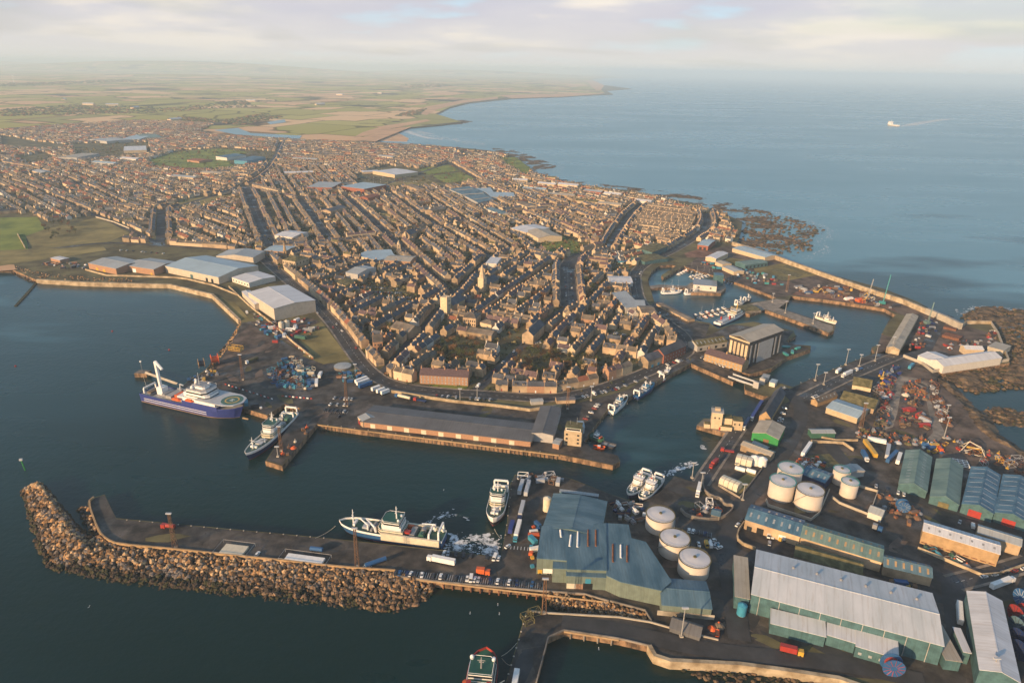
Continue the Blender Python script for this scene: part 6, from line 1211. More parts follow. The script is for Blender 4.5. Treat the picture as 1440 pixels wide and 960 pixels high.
# lorries
def lorry(label, a, b, cab='white', box='white', name='lorry', tanker=False, flat=False, nocab=False):
    A = P(*a); B = P(*b); L_ = (B-A).length; o = empty(name, (A+B)/2+Vector((0, 0, .05)), ang(A, B), label, 'trailer' if nocab else 'lorry')   # cab at B end
    x1 = L_/2-(0 if nocab else 3.0)
    if tanker: MB().bar((-L_/2, 0, 2.3), (x1, 0, 2.3), 1.25, box, n=12).build('tank', o)
    else: MB().box(-L_/2, x1, -1.25, 1.25, 1.0, 1.7 if flat else 4.0, box).build('cargo_box', o)
    MB().box(-L_/2+.2, L_/2-.4, -.6, .6, .6, 1.0, 'dark').build('chassis', o)
    if not nocab:
        c_ = MB().box(x1+.5, L_/2, -1.2, 1.2, .5, 3.1, cab).build('cab', o); MB().box(L_/2-.05, L_/2+.04, -1.05, 1.05, 1.7, 2.6, 'glass').build('windscreen', c_)
    for x in [-L_/2+1.2, -L_/2+2.5]+([] if nocab else [L_/2-1.3]):
        for y in (-1.1, 1.1): MB().bar((x, y-.2, .5), (x, y+.2, .5), .5, 'black', n=8).build('wheel', o)
    return o
for lab, a, b, kw in (('long white articulated lorry driving west on the breakwater', (640, 795), (601, 787), {}), ('orange lorry with grey top on the breakwater parking', (670, 806), (689, 808), dict(cab='orange', box='orange')),
    ('blue tank trailer angled across the breakwater', (514, 799), (543, 789), dict(tanker=True, box='blue', nocab=True)), ('short blue skip tank on the breakwater near the net cages', (437, 775), (454, 777), dict(tanker=True, box='blue', nocab=True)),
    ('red tank lorry under the light mast at the breakwater bend', (246, 744), (228, 742), dict(tanker=True, box='red', cab='red')), ('silver trailer standing left of its twin by the white trawler', (730, 697), (735, 680), dict(box='silver', nocab=True)),
    ('silver trailer standing right of its twin by the white trawler', (739, 699), (744, 681), dict(box='silver', nocab=True)), ('silver articulated lorry behind the white one on the quay', (736, 710), (730, 733), dict(cab='navy', box='silver')),
    ('white articulated lorry with blue cab on the factory quay', (731, 737), (724, 763), dict(cab='cyan')), ('purple-blue trailer parked beside the quay lorries', (721, 738), (717, 752), dict(box='royal', nocab=True)),
    ('white tipper with yellow cab at the fish factory dock', (777, 806), (756, 805), dict(cab='yellow', box='white')), ('long blue tank lorry with yellow cab at the factory front', (855, 826), (822, 824), dict(cab='yellow', box='blue', tanker=True)),
    ('white lorry parked inside the walled loop of the breaker yard', (984, 684), (980, 700), {}), ('red low crane lorry under the silo plot', (1032, 637), (1013, 634), dict(cab='red', box='red', flat=True)), ('red fire lorry on the quay below the silo plot', (1008, 650), (999, 659), dict(cab='red', box='red')),
    ('long blue covered trailer train by the slate shed', (1071, 568), (1056, 592), dict(box='royal', cab='white')), ('dark lorry with white cab ahead of the blue trailer train', (1053, 592), (1045, 605), dict(box='navy', cab='white')),
    ('white trailer behind the orange compound near the tall tanks', (1128, 643), (1139, 627), dict(nocab=True)), ('long bright yellow trailer block in the trailer yard', (1231, 645), (1215, 623), dict(box='yellow', nocab=True)), ('white coach shaped trailer beside the yellow one', (1219, 620), (1245, 625), dict(nocab=True)),
    ('blue curtain lorry in front of the yellow trailer', (1212, 638), (1219, 650), dict(box='blue')), ('grey and blue trailer left of the white one by the green hall', (1246, 646), (1249, 630), dict(box='silver', nocab=True)), ('blue trailer with grey cover next to the green hall', (1247, 652), (1260, 639), dict(box='blue', nocab=True)),
    ('white box trailer touching the western green hall', (1261, 654), (1265, 642), dict(nocab=True)), ('red lorry with yellow cab on the bottom coast road', (1096, 914), (1129, 922), dict(box='red', cab='yellow')), ('white articulated lorry at the corner road', (1393, 829), (1424, 817), {}),
    ('narrow white trailer beside the bright white pitched roof', (1349, 880), (1347, 852), dict(nocab=True)), ('white lorry on the long dock road towards the basin', (1197, 525), (1184, 531), {}), ('white van body behind the dock road lorry', (1181, 522), (1176, 526), dict(nocab=True)), ('blue lorry on the dock road near the light masts', (1212, 519), (1203, 522), dict(box='blue', flat=True)),
    ('white lorry trailer at the bottom end of the jetty', (727, 948), (722, 975), dict(nocab=True)), ('white refrigerated trailer, left one by the equipment heap', (445, 545), (446, 536), {}), ('white lorry beside the refrigerated trailer', (449, 533), (452, 526), {}),
    ('white trailer, upper of the stack by the market road loop', (500, 540), (516, 534), dict(nocab=True)), ('white trailer, second of the stack by the market road loop', (502, 543), (519, 537), dict(nocab=True)), ('blue trailer, lowest of the stack by the market road loop', (505, 547), (523, 541), dict(box='blue', nocab=True)),
    ('white trailer, first of three beside the reddish wall', (523, 551), (534, 547), dict(nocab=True)), ('white trailer, second of three beside the reddish wall', (530, 554), (541, 550), dict(nocab=True)), ('white trailer, third of three beside the reddish wall', (536, 556), (547, 552), dict(nocab=True)),
    ('cream tank lorry with blue cab on the market road', (577, 563), (556, 558), dict(tanker=True, box='cream2', cab='blue')), ('blue lorry with red cab behind the market', (599, 566), (582, 563), dict(box='navy', cab='red', flat=True)), ('yellow and white tanker on the large earth yard', (363, 506), (346, 512), dict(tanker=True, box='moss')),
    ('green and white coach in the grassy coach park', (415, 476), (430, 478), dict(box='green', nocab=True)), ('light blue lorry by the rock compound wall', (1278, 520), (1284, 514), dict(box='cyan', cab='cyan')), ('white tipper on the shared road east of the tanks', (1226, 743), (1240, 748), dict(cab='blue', box='grey'))):
    lorry(lab, a, b, **kw)
# ================================================================== STREET FURNITURE, MASTS, CRANES
def lattice(h, o):
    m = MB(); w_ = 1.1
    for sx_ in (-1, 1):
        for sy in (-1, 1): m.bar((sx_*w_, sy*w_, 0), (sx_*w_*.45, sy*w_*.45, h), .16, 'brown', n=4)
    n = int(h/2)
    for i in range(n):
        z0, z1 = h*i/n, h*(i+1)/n; a0 = w_*(1-.55*i/n); a1 = w_*(1-.55*(i+1)/n); s_ = 1 if i % 2 else -1
        for sy in (-1, 1): m.bar((s_*a0, sy*a0, z0), (-s_*a1, sy*a1, z1), .08, 'brown', n=3); m.bar((sy*a0, s_*a0, z0), (sy*a1, -s_*a1, z1), .08, 'brown', n=3)
    m.build('pole', o)
def light_mast(label, base, h, name='light_mast'):
    o = empty(name, P(*base), 0, label, 'light mast'); lattice(h, o) if h >= 20 else MB().bar((0, 0, 0), (0, 0, h), .38, 'steel', n=6, r2=.22).build('pole', o)
    MB().box(-1.6, 1.6, -.5, .5, h, h+.7, 'silver').build('lamp_head', o); MB().box(-.9, .9, -.9, .9, 0, 1, 'paleconc').build('base', o)
for lab, b, h in (('lattice light mast at the breakwater bend beside the red tanker', (247, 771), 24), ('light mast behind the largest trawler on the breakwater', (503, 797), 26), ('tall light mast on the earth yard', (342, 534), 24), ('tall light mast over the quay car park', (488, 571), 26), ('twin lamp mast in front of the teal factory hut', (958, 895), 18),
                  ('tapered light mast on the jetty head opposite the parking strip', (765, 862), 22), ('light mast by the fish market wing', (798, 575), 20), ('light mast on the narrow quay finger', (396, 634), 20), ('light mast near the concrete end of the quay finger', (391, 642), 8), ('white light mast first along the dock road quay', (1146, 535), 16), ('white light mast second along the dock road quay', (1158, 541), 12),
                  ('white light mast third along the dock road quay', (1189, 513), 16), ('white light mast fourth along the dock road quay', (1208, 515), 12), ('white light mast fifth along the dock road quay', (1230, 508), 17), ('light mast beside the barn and blue-grey shed', (1210, 602), 22), ('light mast on the scrap yard edge near the lattice frame', (1327, 616), 18), ('short leaning light mast on the shore bank', (1331, 582), 8),
                  ('light mast near the cream transit shed gable', (1254, 492), 14), ('light mast at the oval breaker yard end', (985, 690), 14), ('light mast on the quay corner near the foam patches', (973, 672), 12), ('light mast on the road beside the huge shed front', (1390, 958), 14), ('light mast on the north quay corner of the middle pier', (1106, 410), 22), ('thin light mast on the middle pier', (1104, 440), 14), ('thin light mast near the end of the middle pier', (1143, 455), 12),
                  ('light mast on the pier neck by the mossy block', (1086, 425), 11), ('light mast beside the market road by the pink store', (831, 563), 13), ('light mast by the town end of the raised road', (671, 562), 12), ('light mast on the raised road near the quay store', (647, 565), 12), ('light mast standing by the western mooring dolphin yard', (500, 525), 9), ('light mast at the finger of the silo plot', (1044, 703), 12)):
    light_mast(lab, b, h)
def tcrane(label, base, h, j, m, rz):
    o = empty('crawler_crane', P(*base), rz, label, 'crane'); MB().box(-3, 3, -2.4, 2.4, 1, 4, m).build('cab', o); MB().box(-3.4, 3.4, -3, -1.6, 0, 1.2, 'dark').build('track', o); MB().box(-3.4, 3.4, 1.6, 3, 0, 1.2, 'dark').build('track', o)
    mm = MB(); 
    for y in (-.7, .7): mm.bar((1, y, 3), (j, y*.4, h), .28, m, n=4)
    for i in range(9): t0 = i/9; t1 = (i+1)/9; mm.bar((1+(j-1)*t0, -.7, 3+(h-3)*t0), (1+(j-1)*t1, .6, 3+(h-3)*t1), .1, m, n=3)
    mm.build('boom', o)
tcrane('tall green crawler crane on the reddish construction quay', (1240, 428), 38, 3, 'teal', 0); tcrane('dark slim crane boom behind the yellow diggers', (1219, 421), 26, 4, 'steel', .4); tcrane('green crane mast beside the cream transit shed', (1303, 456), 26, 3, 'greenroof', .3)
def digger(label, base, rz):
    o = empty('excavator', P(*base), rz, label, 'excavator'); MB().box(-2.5, 2, -1.5, 1.5, 1.1, 3, 'yellow').build('cab', o); MB().box(-2.6, 2.4, -1.8, 1.8, 0, 1.1, 'dark').build('track', o)
    MB().bar((1.5, 0, 2.4), (5.5, 0, 6.5), .45, 'yellow').bar((5.5, 0, 6.5), (9, 0, 2), .35, 'yellow').build('arm', o); MB().box(8.3, 9.7, -.8, .8, 1, 2.2, 'steel').build('bucket', o)
digger('orange-yellow excavator in the middle of the construction quay', (1148, 412), 0); digger('yellow excavator digging at the end of the construction quay', (1215, 424), .6); digger('second yellow excavator close to the green crane', (1224, 420), 2.4); digger('yellow excavator among the blue barrels by the dock road', (1240, 534), 1.0)
def reel(label, base, r, w_, mo, mi_, rz, flatlay=False):
    c = P(*base); o = empty('cable_reel', (c.x, c.y, GZ+(r if not flatlay else 0)), rz, label, 'reel')
    for s_ in (-1, 1):
        m = MB()
        if flatlay: m.cyl(0, 0, 0 if s_ < 0 else w_, (.3 if s_ < 0 else w_+.3), r, mo, n=24)
        else: m.bar((0, s_*w_/2-.15, 0), (0, s_*w_/2+.15, 0), r, mo, n=24)
        m.build('flange', o)
    m = MB(); (m.cyl(0, 0, .3, w_, r*.6, mi_, n=16) if flatlay else m.bar((0, -w_/2, 0), (0, w_/2, 0), r*.62, mi_, n=16)); m.build('core', o)
    m = MB()
    for k in range(12):
        a = 2*math.pi*k/12; c_, s__ = math.cos(a), math.sin(a)
        if flatlay: m.bar((c_*r*.3, s__*r*.3, w_+.4), (c_*r*.95, s__*r*.95, w_+.4), .14, mi_, n=3)
        else: m.bar((c_*r*.3, -w_/2-.2, s__*r*.3), (c_*r*.95, -w_/2-.2, s__*r*.95), .14, mi_, n=3)
    m.build('spoke', o)
reel('huge orange cable reel on the bay side of the earth yard', (303, 512), 5.2, 6, 'orange', 'orange', rad(-60)); reel('tan and black cable reel beside the orange one', (284, 517), 4.6, 5, 'ochre', 'dark', rad(-60))
reel('blue and red spoked reel in front of the huge shed', (1252, 946), 5, 4, 'blue', 'red', rad(-10)); reel('blue spoked reel on the brown plot below the slim tanks', (1268, 718), 4, 4, 'blue', 'grey', rad(-15)); reel('blue spoked reel right of the bright white pitched roof', (1438, 850), 5, 5, 'blue', 'silver', rad(-80))
for k in range(4): reel('%s large reel in the row right of the bright white roof' % ['maroon', 'dull teal', 'navy', 'dark navy'][k], (1431+k*2, 873+k*17), 5, 5.5, ['darkred', 'tealroof', 'navy', 'navy'][k], 'dark', rad(-80))
def container(label, base, rz, col, l_=6, h=2.6, z=0, name='container', cat='container', g=None):
    o = empty(name, P(*base)+Vector((0, 0, z)), rz, label, cat, g); m = MB(); m.box(-l_/2, l_/2, -1.2, 1.2, 0, h, col)
    for i in range(int(l_/.8)):
        x = -l_/2+.4+i*.8; m.box(x-.1, x+.1, -1.26, 1.26, .15, h-.15, col)
    m.build('box', o); MB().box(l_/2-.02, l_/2+.06, -1.1, 1.1, .1, h-.1, col).build('door', o); return o
# ================================================================== YARD CLUTTER, each piece a thing
def near_lm(x, y):
    k = min(range(len(LMK)), key=lambda k: (LMK[k][1]-x)**2+(LMK[k][2]-y)**2); return LMK[k][0]
CC = {}
def mkproto(kind, col):
    r = bpy.data.objects.new(kind, None); COL.objects.link(r)
    if kind == 'container':
        m = MB(); m.box(-3, 3, -1.2, 1.2, 0, 2.5, col); [m.box(x-.1, x+.1, -1.27, 1.27, .15, 2.35, col) for x in (-2.4, -1.6, -.8, 0, .8, 1.6, 2.4)]; m.build('box', r); MB().box(2.98, 3.08, -1.1, 1.1, .1, 2.4, col).build('door', r)
    elif kind == 'crate':
        m = MB(); m.box(-1.1, 1.1, -1.0, 1.0, .15, 1.7, col); m.build('box', r); m = MB(); [m.box(-1.1, 1.1, y-.12, y+.12, 0, .15, 'wood') for y in (-.9, 0, .9)]; m.build('pallet', r)
    elif kind == 'pipe_stack':
        m = MB()
        for row_ in range(3):
            for k in range(5-row_): m.bar((-5, (k-2+row_*.5)*1.0, .5+row_*.86), (5, (k-2+row_*.5)*1.0, .5+row_*.86), .48, col, n=8)
        m.build('pipes', r); MB().box(-3, -2.6, -2.8, 2.8, 0, .12, 'wood').build('bearer', r)
    elif kind == 'skip':
        m = MB(); lo = [(-1.6, -.9), (1.6, -.9), (1.6, .9), (-1.6, .9)]; hi = [(-2.6, -1.1), (2.6, -1.1), (2.6, 1.1), (-2.6, 1.1)]
        for i in range(4): j = (i+1) % 4; m.face([(*lo[i], .1), (*lo[j], .1), (*hi[j], 1.7), (*hi[i], 1.7)], col)
        m.face([(*p, .1) for p in lo], col); m.face([(p[0]*.95, p[1]*.95, 1.4) for p in hi], 'rust'); m.build('body', r); MB().box(-1.2, 1.2, -.7, .7, 0, .12, 'dark').build('skid', r)
    elif kind == 'buoy':
        m = MB(); m.bar((0, 0, .9), (0, 0, 3.0), .2, col, n=6); m.build('post', r); m = MB(); m.cyl(0, 0, 0, .9, 1.3, col, n=12, cone=.4); m.build('float', r)
    elif kind == 'frame':
        m = MB()
        for sx_ in (-3, 3):
            for sy in (-1.8, 1.8): m.bar((sx_, sy, 0), (sx_, sy, 3), .2, col)
        for z in (.2, 3):
            for sy in (-1.8, 1.8): m.bar((-3, sy, z), (3, sy, z), .2, col)
            for sx_ in (-3, 3): m.bar((sx_, -1.8, z), (sx_, 1.8, z), .2, col)
        m.build('frame', r); MB().bar((-3, -1.8, .2), (3, 1.8, 3), .16, col).build('brace', r)
    elif kind == 'net_heap':
        m = MB(); m.cyl(0, 0, 0, .9, 2.6, col, n=9, r2=1.7, cone=.8); m.build('net', r); MB().cyl(.5, .5, .9, 1.7, .5, 'orange', n=8, cone=.3).build('float', r)
    elif kind == 'chain_block':
        m = MB(); m.box(-1.5, 1.5, -1.2, 1.2, 0, 1.5, col); m.box(-.6, 2.3, -.5, .5, 1.5, 2.4, col); m.build('block', r); MB().bar((-1.8, 0, .7), (1.8, 0, 2.6), .25, 'rust').build('bar', r)
    remember(r); return r
KN = {'container': 'shipping container', 'crate': 'pallet crate', 'pipe_stack': 'stack of pipes', 'skip': 'metal skip', 'buoy': 'buoy', 'frame': 'open steel frame', 'net_heap': 'heap of net', 'chain_block': 'anchor block'}
CU2 = set(); CNT = {}
def clutter(kind, col, x, y, rz, where, g, s=1.0):
    k = (kind, col)
    if k not in CC: CC[k] = mkproto(kind, col)
    o = copy_tree(CC[k]) if k in CU2 else CC[k]; CU2.add(k); o.location = (x, y, GZ+.05); o.rotation_euler[2] = rz; o.scale = (s, s, s)
    CNT[(k, where)] = CNT.get((k, where), 0)+1; n = CNT[(k, where)]
    tag(o, '%s %s, %s upward in %s' % (col.replace('cream2', 'cream').replace('rust', 'rusty'), KN[kind], ordw(n), where), KN[kind].split()[-1] if kind != 'pipe_stack' else 'pipes', g); return o
def scatter(where, pl, n, kinds, cols, rzs=(0, .4, 1.2, 2.0), sd=1, sc=(.8, 1.2)):
    random.seed(sd); xs_ = [p[0] for p in pl]; ys_ = [p[1] for p in pl]; done = []; tries = 0; got = []
    while len(got) < n and tries < n*30:
        tries += 1; px_ = random.uniform(min(xs_), max(xs_)); py_ = random.uniform(min(ys_), max(ys_))
        if not inpoly(px_, py_, pl): continue
        v = P(px_, py_)
        if any((v.x-a)**2+(v.y-b)**2 < 11 for a, b in done): continue
        if any(c in occ for c in cells(v.x, v.y, 0, 2, 2)): continue
        done.append((v.x, v.y)); got.append((py_, v.x, v.y, random.choice(kinds), random.choice(cols), random.choice(rzs)+random.uniform(-.2, .2), random.uniform(*sc)))
    got.sort(reverse=True)
    for (_, x, y, k, c, rz, s) in got: clutter(k, c, x, y, rz, where, 'yard equipment', s)
scatter('the blue equipment heap', [(378, 524), (405, 500), (425, 505), (446, 530), (440, 548), (385, 545)], 85, ['frame', 'skip', 'crate', 'chain_block', 'container'], ['cyan', 'blue', 'blue', 'cyan', 'cream2', 'grey', 'rust'], sd=2)
scatter('the coach park scrap line', [(366, 455), (425, 450), (450, 462), (440, 470), (395, 480), (372, 468)], 42, ['frame', 'pipe_stack', 'crate', 'skip', 'container'], ['red', 'blue', 'white', 'grey', 'rust', 'red'], sd=3)
scatter('the strip along the yard wall', [(345, 438), (360, 442), (400, 478), (385, 482)], 16, ['skip', 'crate', 'container'], ['red', 'cyan', 'white', 'grey'], sd=4)
scatter('the bay edge by the reels', [(262, 535), (300, 518), (308, 526), (275, 545)], 14, ['crate', 'chain_block', 'buoy'], ['blue', 'yellow', 'grey', 'white'], sd=5)
scatter('the market loop', [(472, 525), (508, 522), (512, 530), (490, 540), (475, 532)], 16, ['container', 'crate', 'skip'], ['blue', 'cyan', 'orangebrick'], sd=6)
scatter('the cages beside the breaker yard', [(968, 718), (1006, 706), (1024, 716), (1014, 726), (990, 729)], 22, ['crate', 'net_heap', 'frame', 'chain_block'], ['grey', 'white', 'dark', 'orange', 'rust'], sd=7)
scatter('the construction quay', [(1120, 402), (1190, 404), (1262, 430), (1252, 434), (1150, 418), (1118, 412)], 60, ['container', 'crate', 'skip', 'pipe_stack', 'frame'], ['yellow', 'orange', 'blue', 'white', 'grey', 'grey', 'rust', 'brown', 'dark', 'wood'], sd=8)
scatter('the yard east of the transit shed', [(1298, 450), (1318, 446), (1316, 466), (1298, 490), (1276, 494), (1270, 488)], 38, ['container', 'crate', 'skip', 'chain_block', 'crate'], ['red', 'silver', 'grey', 'navy', 'dark', 'steel', 'rust', 'dark'], sd=9)
scatter('the compound above the rocks', [(1325, 484), (1375, 478), (1396, 462), (1402, 478), (1380, 488), (1352, 492), (1330, 494)], 30, ['crate', 'skip', 'chain_block', 'net_heap'], ['red', 'wood', 'white', 'grey', 'rust', 'brown', 'dark'], sd=10)
scatter('the heap on the dock road corner', [(1236, 524), (1262, 514), (1268, 524), (1246, 545), (1232, 540)], 28, ['buoy', 'container', 'chain_block', 'net_heap'], ['royal', 'royal', 'yellow', 'navy', 'grey'], sd=11)
scatter('the chain heaps by the barn', [(1230, 545), (1254, 535), (1250, 600), (1232, 606), (1228, 580)], 44, ['net_heap', 'net_heap', 'frame', 'crate', 'chain_block'], ['rust', 'brown', 'wood', 'grey', 'moss', 'silver', 'darkred', 'dark', 'dark'], sd=12, sc=(.8, 1.5))
scatter('the upper island of the scrap yard', [(1272, 540), (1290, 536), (1304, 560), (1300, 572), (1272, 572)], 28, ['net_heap', 'net_heap', 'chain_block'], ['cream2', 'rust', 'brown', 'wood', 'brown', 'wood', 'dark'], sd=13, sc=(.8, 1.6))
scatter('the lower island of the scrap yard', [(1264, 578), (1296, 574), (1304, 604), (1268, 602)], 22, ['skip', 'pipe_stack', 'chain_block', 'net_heap'], ['red', 'grey', 'brown', 'wood', 'dark', 'silver', 'wood'], sd=14)
scatter('the shore side of the scrap yard loop', [(1306, 532), (1316, 540), (1330, 580), (1340, 598), (1326, 600), (1312, 570)], 26, ['net_heap', 'chain_block', 'skip', 'frame'], ['wood', 'brown', 'silver', 'rust', 'grey', 'dark'], sd=15)
scatter('the long heap above the trailer yard', [(1205, 604), (1250, 610), (1312, 618), (1320, 626), (1250, 624), (1205, 616)], 42, ['net_heap', 'crate', 'net_heap', 'chain_block'], ['grey', 'wood', 'dark', 'rust', 'silver', 'moss', 'brown'], sd=16)
scatter('the strip behind the green halls', [(1296, 622), (1330, 626), (1326, 640), (1300, 636)], 18, ['buoy', 'crate', 'skip', 'container'], ['orange', 'white', 'yellow', 'red', 'blue'], sd=17)
scatter('the bank by the lattice frame', [(1325, 612), (1350, 618), (1440, 650), (1440, 668), (1400, 660), (1340, 632)], 38, ['frame', 'skip', 'net_heap', 'buoy'], ['yellow', 'grey', 'rust', 'wood', 'dark', 'red'], sd=18)
scatter('the brown plot below the slim tanks', [(1232, 694), (1285, 706), (1300, 724), (1276, 738), (1246, 722)], 20, ['crate', 'container', 'net_heap', 'chain_block'], ['brown', 'rust', 'brown', 'moss', 'wood', 'grey'], sd=19)
scatter('the garden of scrap below the sandy warehouse', [(1298, 770), (1390, 796), (1400, 800), (1376, 806), (1320, 782)], 34, ['crate', 'net_heap', 'chain_block', 'skip'], ['grey', 'dark', 'cyan', 'white', 'green', 'wood'], sd=20)
scatter('the blue row behind the huge shed', [(1232, 808), (1262, 814), (1330, 824), (1330, 832), (1262, 824)], 24, ['crate', 'container', 'skip'], ['royal', 'blue', 'yellow', 'white', 'brown'], sd=21)
scatter('the yard in front of the huge shed', [(1080, 885), (1160, 905), (1240, 925), (1235, 936), (1150, 914), (1082, 896)], 24, ['crate', 'skip', 'container'], ['grey', 'dark', 'red', 'wood', 'paleconc'], sd=22)
scatter('the plot beside the corrugated hut', [(998, 880), (1015, 878), (1040, 905), (1024, 912), (930, 884), (946, 888)], 18, ['crate', 'net_heap', 'skip'], ['wood', 'cream2', 'blue', 'orange', 'wood'], sd=23)
scatter('the pallets against the fish factory', [(744, 778), (750, 742), (757, 738), (756, 795), (748, 800)], 14, ['crate', 'container'], ['yellow', 'orange', 'white', 'blue', 'cyan'], sd=24)
scatter('the foamy corner of the factory quay', [(727, 671), (760, 668), (800, 675), (790, 680), (730, 676)], 14, ['crate', 'skip', 'frame', 'container'], ['white', 'brown', 'grey', 'silver', 'dark'], sd=25)
scatter('the tank yard behind the teal factory', [(858, 706), (905, 712), (910, 740), (888, 735), (860, 730)], 20, ['skip', 'crate', 'chain_block'], ['navy', 'steel', 'grey', 'white'], sd=26)
scatter('the orange compound', [(1117, 646), (1160, 648), (1165, 658), (1120, 656)], 16, ['crate', 'buoy', 'skip'], ['orange', 'white', 'navy', 'orange'], sd=27)
scatter('the marina yards', [(1000, 366), (1095, 392), (1100, 402), (1060, 398), (1000, 376), (975, 368)], 44, ['crate', 'container', 'skip', 'net_heap'], ['white', 'cyan', 'red', 'grey', 'wood', 'teal'], sd=28)
scatter('the blue tarpaulin yard by the harbour bend', [(868, 356), (888, 360), (900, 372), (876, 372), (862, 366)], 20, ['crate', 'container'], ['cyan', 'blue', 'blue', 'white'], sd=29)
scatter('the bay promenade storage', [(80, 366), (122, 372), (124, 380), (86, 378), (60, 372)], 26, ['crate', 'net_heap', 'container'], ['dark', 'brown', 'white', 'grey', 'orangebrick'], sd=30)
scatter('the jetty edge under the red hulled vessel', [(742, 862), (752, 862), (748, 880), (738, 882)], 3, ['frame'], ['moss'], sd=31)
scatter('the quay finger edge', [(398, 648), (428, 612), (436, 602), (430, 600), (392, 645)], 8, ['crate', 'net_heap', 'buoy'], ['brown', 'orange', 'cream2'], sd=33)
scatter('the ship quay', [(318, 552), (370, 572), (372, 580), (330, 566)], 8, ['container', 'crate'], ['cyan', 'red', 'white', 'dark'], sd=34)
def netcage(label, a, b, c, col='white'):
    A, B, C = P(*a), P(*b), P(*c); u = B-A; rz = ang(A, B); L_ = u.length; v = Vector((-math.sin(rz), math.cos(rz), 0)); W_ = (C-B).dot(v); o = empty('net_cage', A, rz, label, 'net cage')
    MB().box(0, L_, min(0, W_), max(0, W_), 0, 1.3, col).build('net', o)
    m = MB()
    for x in (-3, L_+3):
        for y in (min(0, W_)-1, max(0, W_)+2): m.bar((x, y, 0), (x, y, 2.2), .15, 'steel')
    for y in (min(0, W_)-1, max(0, W_)+2): m.bar((-3, y, 2.2), (L_+3, y, 2.2), .12, 'steel')
    for x in (-3, L_+3): m.bar((x, min(0, W_)-1, 2.2), (x, max(0, W_)+2, 2.2), .12, 'steel')
    m.build('fence', o)
netcage('white covered net stack in a fenced pen, western one on the breakwater', (308, 779), (340, 783), (341, 769), 'cream2'); netcage('white covered net stack in a fenced pen, eastern one on the breakwater', (400, 788), (452, 795), (454, 786), 'white')
# rusty sheet piles and yellow frame
for k, (a, b, c) in enumerate((((1326, 462), (1344, 466), (1346, 460)), ((1324, 474), (1348, 480), (1350, 470)))):
    A, B, C = P(*a), P(*b), P(*c); o = empty('sheet_pile_stack', (A+B)/2, ang(A, B), ['thin rusty stack of steel piles near the sea wall end', 'thick rusty stack of steel piles in the yard'][k], 'steel stack'); L_ = (B-A).length
    for j in range(3+k*3): MB().box(-L_/2, L_/2, j*2.2, j*2.2+1.8, 0, 2.2+k*.8, 'rust').build('pile_bundle', o)
A = P(332, 492); o = empty('steel_basket', A, rad(-15), 'yellow steel lifting basket on the earth yard', 'frame')
m = MB()
for z in (0.3, 2, 4):
    for y in (-3, 3): m.bar((-6.5, y, z), (6.5, y, z), .28, 'yellow')
    for x in (-6.5, 6.5): m.bar((x, -3, z), (x, 3, z), .28, 'yellow')
m.build('frame', o); m = MB()
for x in (-6.5, -3.2, 0, 3.2, 6.5):
    for y in (-3, 3): m.bar((x, y, 0), (x, y, 4), .28, 'yellow')
m.build('upright', o)
A = P(1366, 634); o = empty('steel_jacket', A, rad(-25), 'cream lattice jacket frame lying on the shore bank', 'frame'); m = MB()
pts = [(-8, -5, 0), (8, -6, 0), (9, 5, 0), (-7, 5, 0)]; apex = [(-3, -1, 8), (5, -1, 5)]
for i in range(4): m.bar(pts[i], pts[(i+1) % 4], .35, 'cream2'); m.bar(pts[i], apex[0 if i in (0, 3) else 1], .3, 'cream2')
m.bar(apex[0], apex[1], .35, 'cream2'); m.bar(pts[0], apex[1], .25, 'cream2'); m.bar(pts[2], apex[0], .25, 'cream2'); m.build('lattice', o); MB().box(-4, 5, -2, -.5, 3, 4, 'yellow').build('beam', o)
A = P(1350, 652); o = empty('ladder_rack', A, rad(-20), 'white ladder-like panels stacked behind the middle green hall', 'frame'); m = MB()
for y in (-5, -2.5, 0, 2.5, 5): m.bar((-4, y, .8), (5, y, .8), .3, 'white')
for x in (-4, -1, 2, 5): m.bar((x, -5, 1.2), (x, 5, 1.2), .3, 'white')
m.build('panel', o)
o = empty('channel_marker', P(36, 661, 0), rad(10), 'slim green channel marker standing in the water off the breakwater', 'marker'); MB().bar((0, 0, -2), (-1, 0, 8), .45, 'brightgreen', n=8).build('post', o); MB().box(-2, 0, -.6, .6, 8, 9.4, 'silver').build('lamp', o)
for k, q in enumerate(((238, 492), (22, 515), (158, 466))): tag(MB().cyl(0, 0, 0, .7, .9, 'red', n=10, cone=.6).build('marker_buoy', None, P(*q, 0)), ['small red buoy floating off the earth yard', 'small red buoy floating far out in the left bay', 'faint red buoy in the middle of the bay'][k], 'buoy')
for k, (q, q2) in enumerate((((639, 755), (473, 743)),)): pass
def rope(label, a, za, b, zb):
    A = P(*a, za); B = P(*b, zb); m = MB(); n = 6
    pr = None
    for i in range(n+1):
        t = i/n; p = A.lerp(B, t); p.z -= 4*t*(1-t)*1.0
        if pr is not None: m.bar(pr, p, .09, 'cream2', n=3)
        pr = p
    tag(m.build('mooring_rope'), label, 'rope')
rope('mooring rope from the largest trawler to the breakwater', (472, 739), 6, (443, 756), 4.5); rope('upper mooring rope of the red hulled vessel', (705, 922), 5, (727, 903), 4.6); rope('lower mooring rope of the red hulled vessel', (706, 925), 5, (719, 935), 4.6); rope('stern rope from the royal blue ship to the dolphin', (211, 557), 7, (201, 528), 5)
rope('bow rope of the white trawler by the trailers', (695, 743), 5, (705, 757), 4.5)
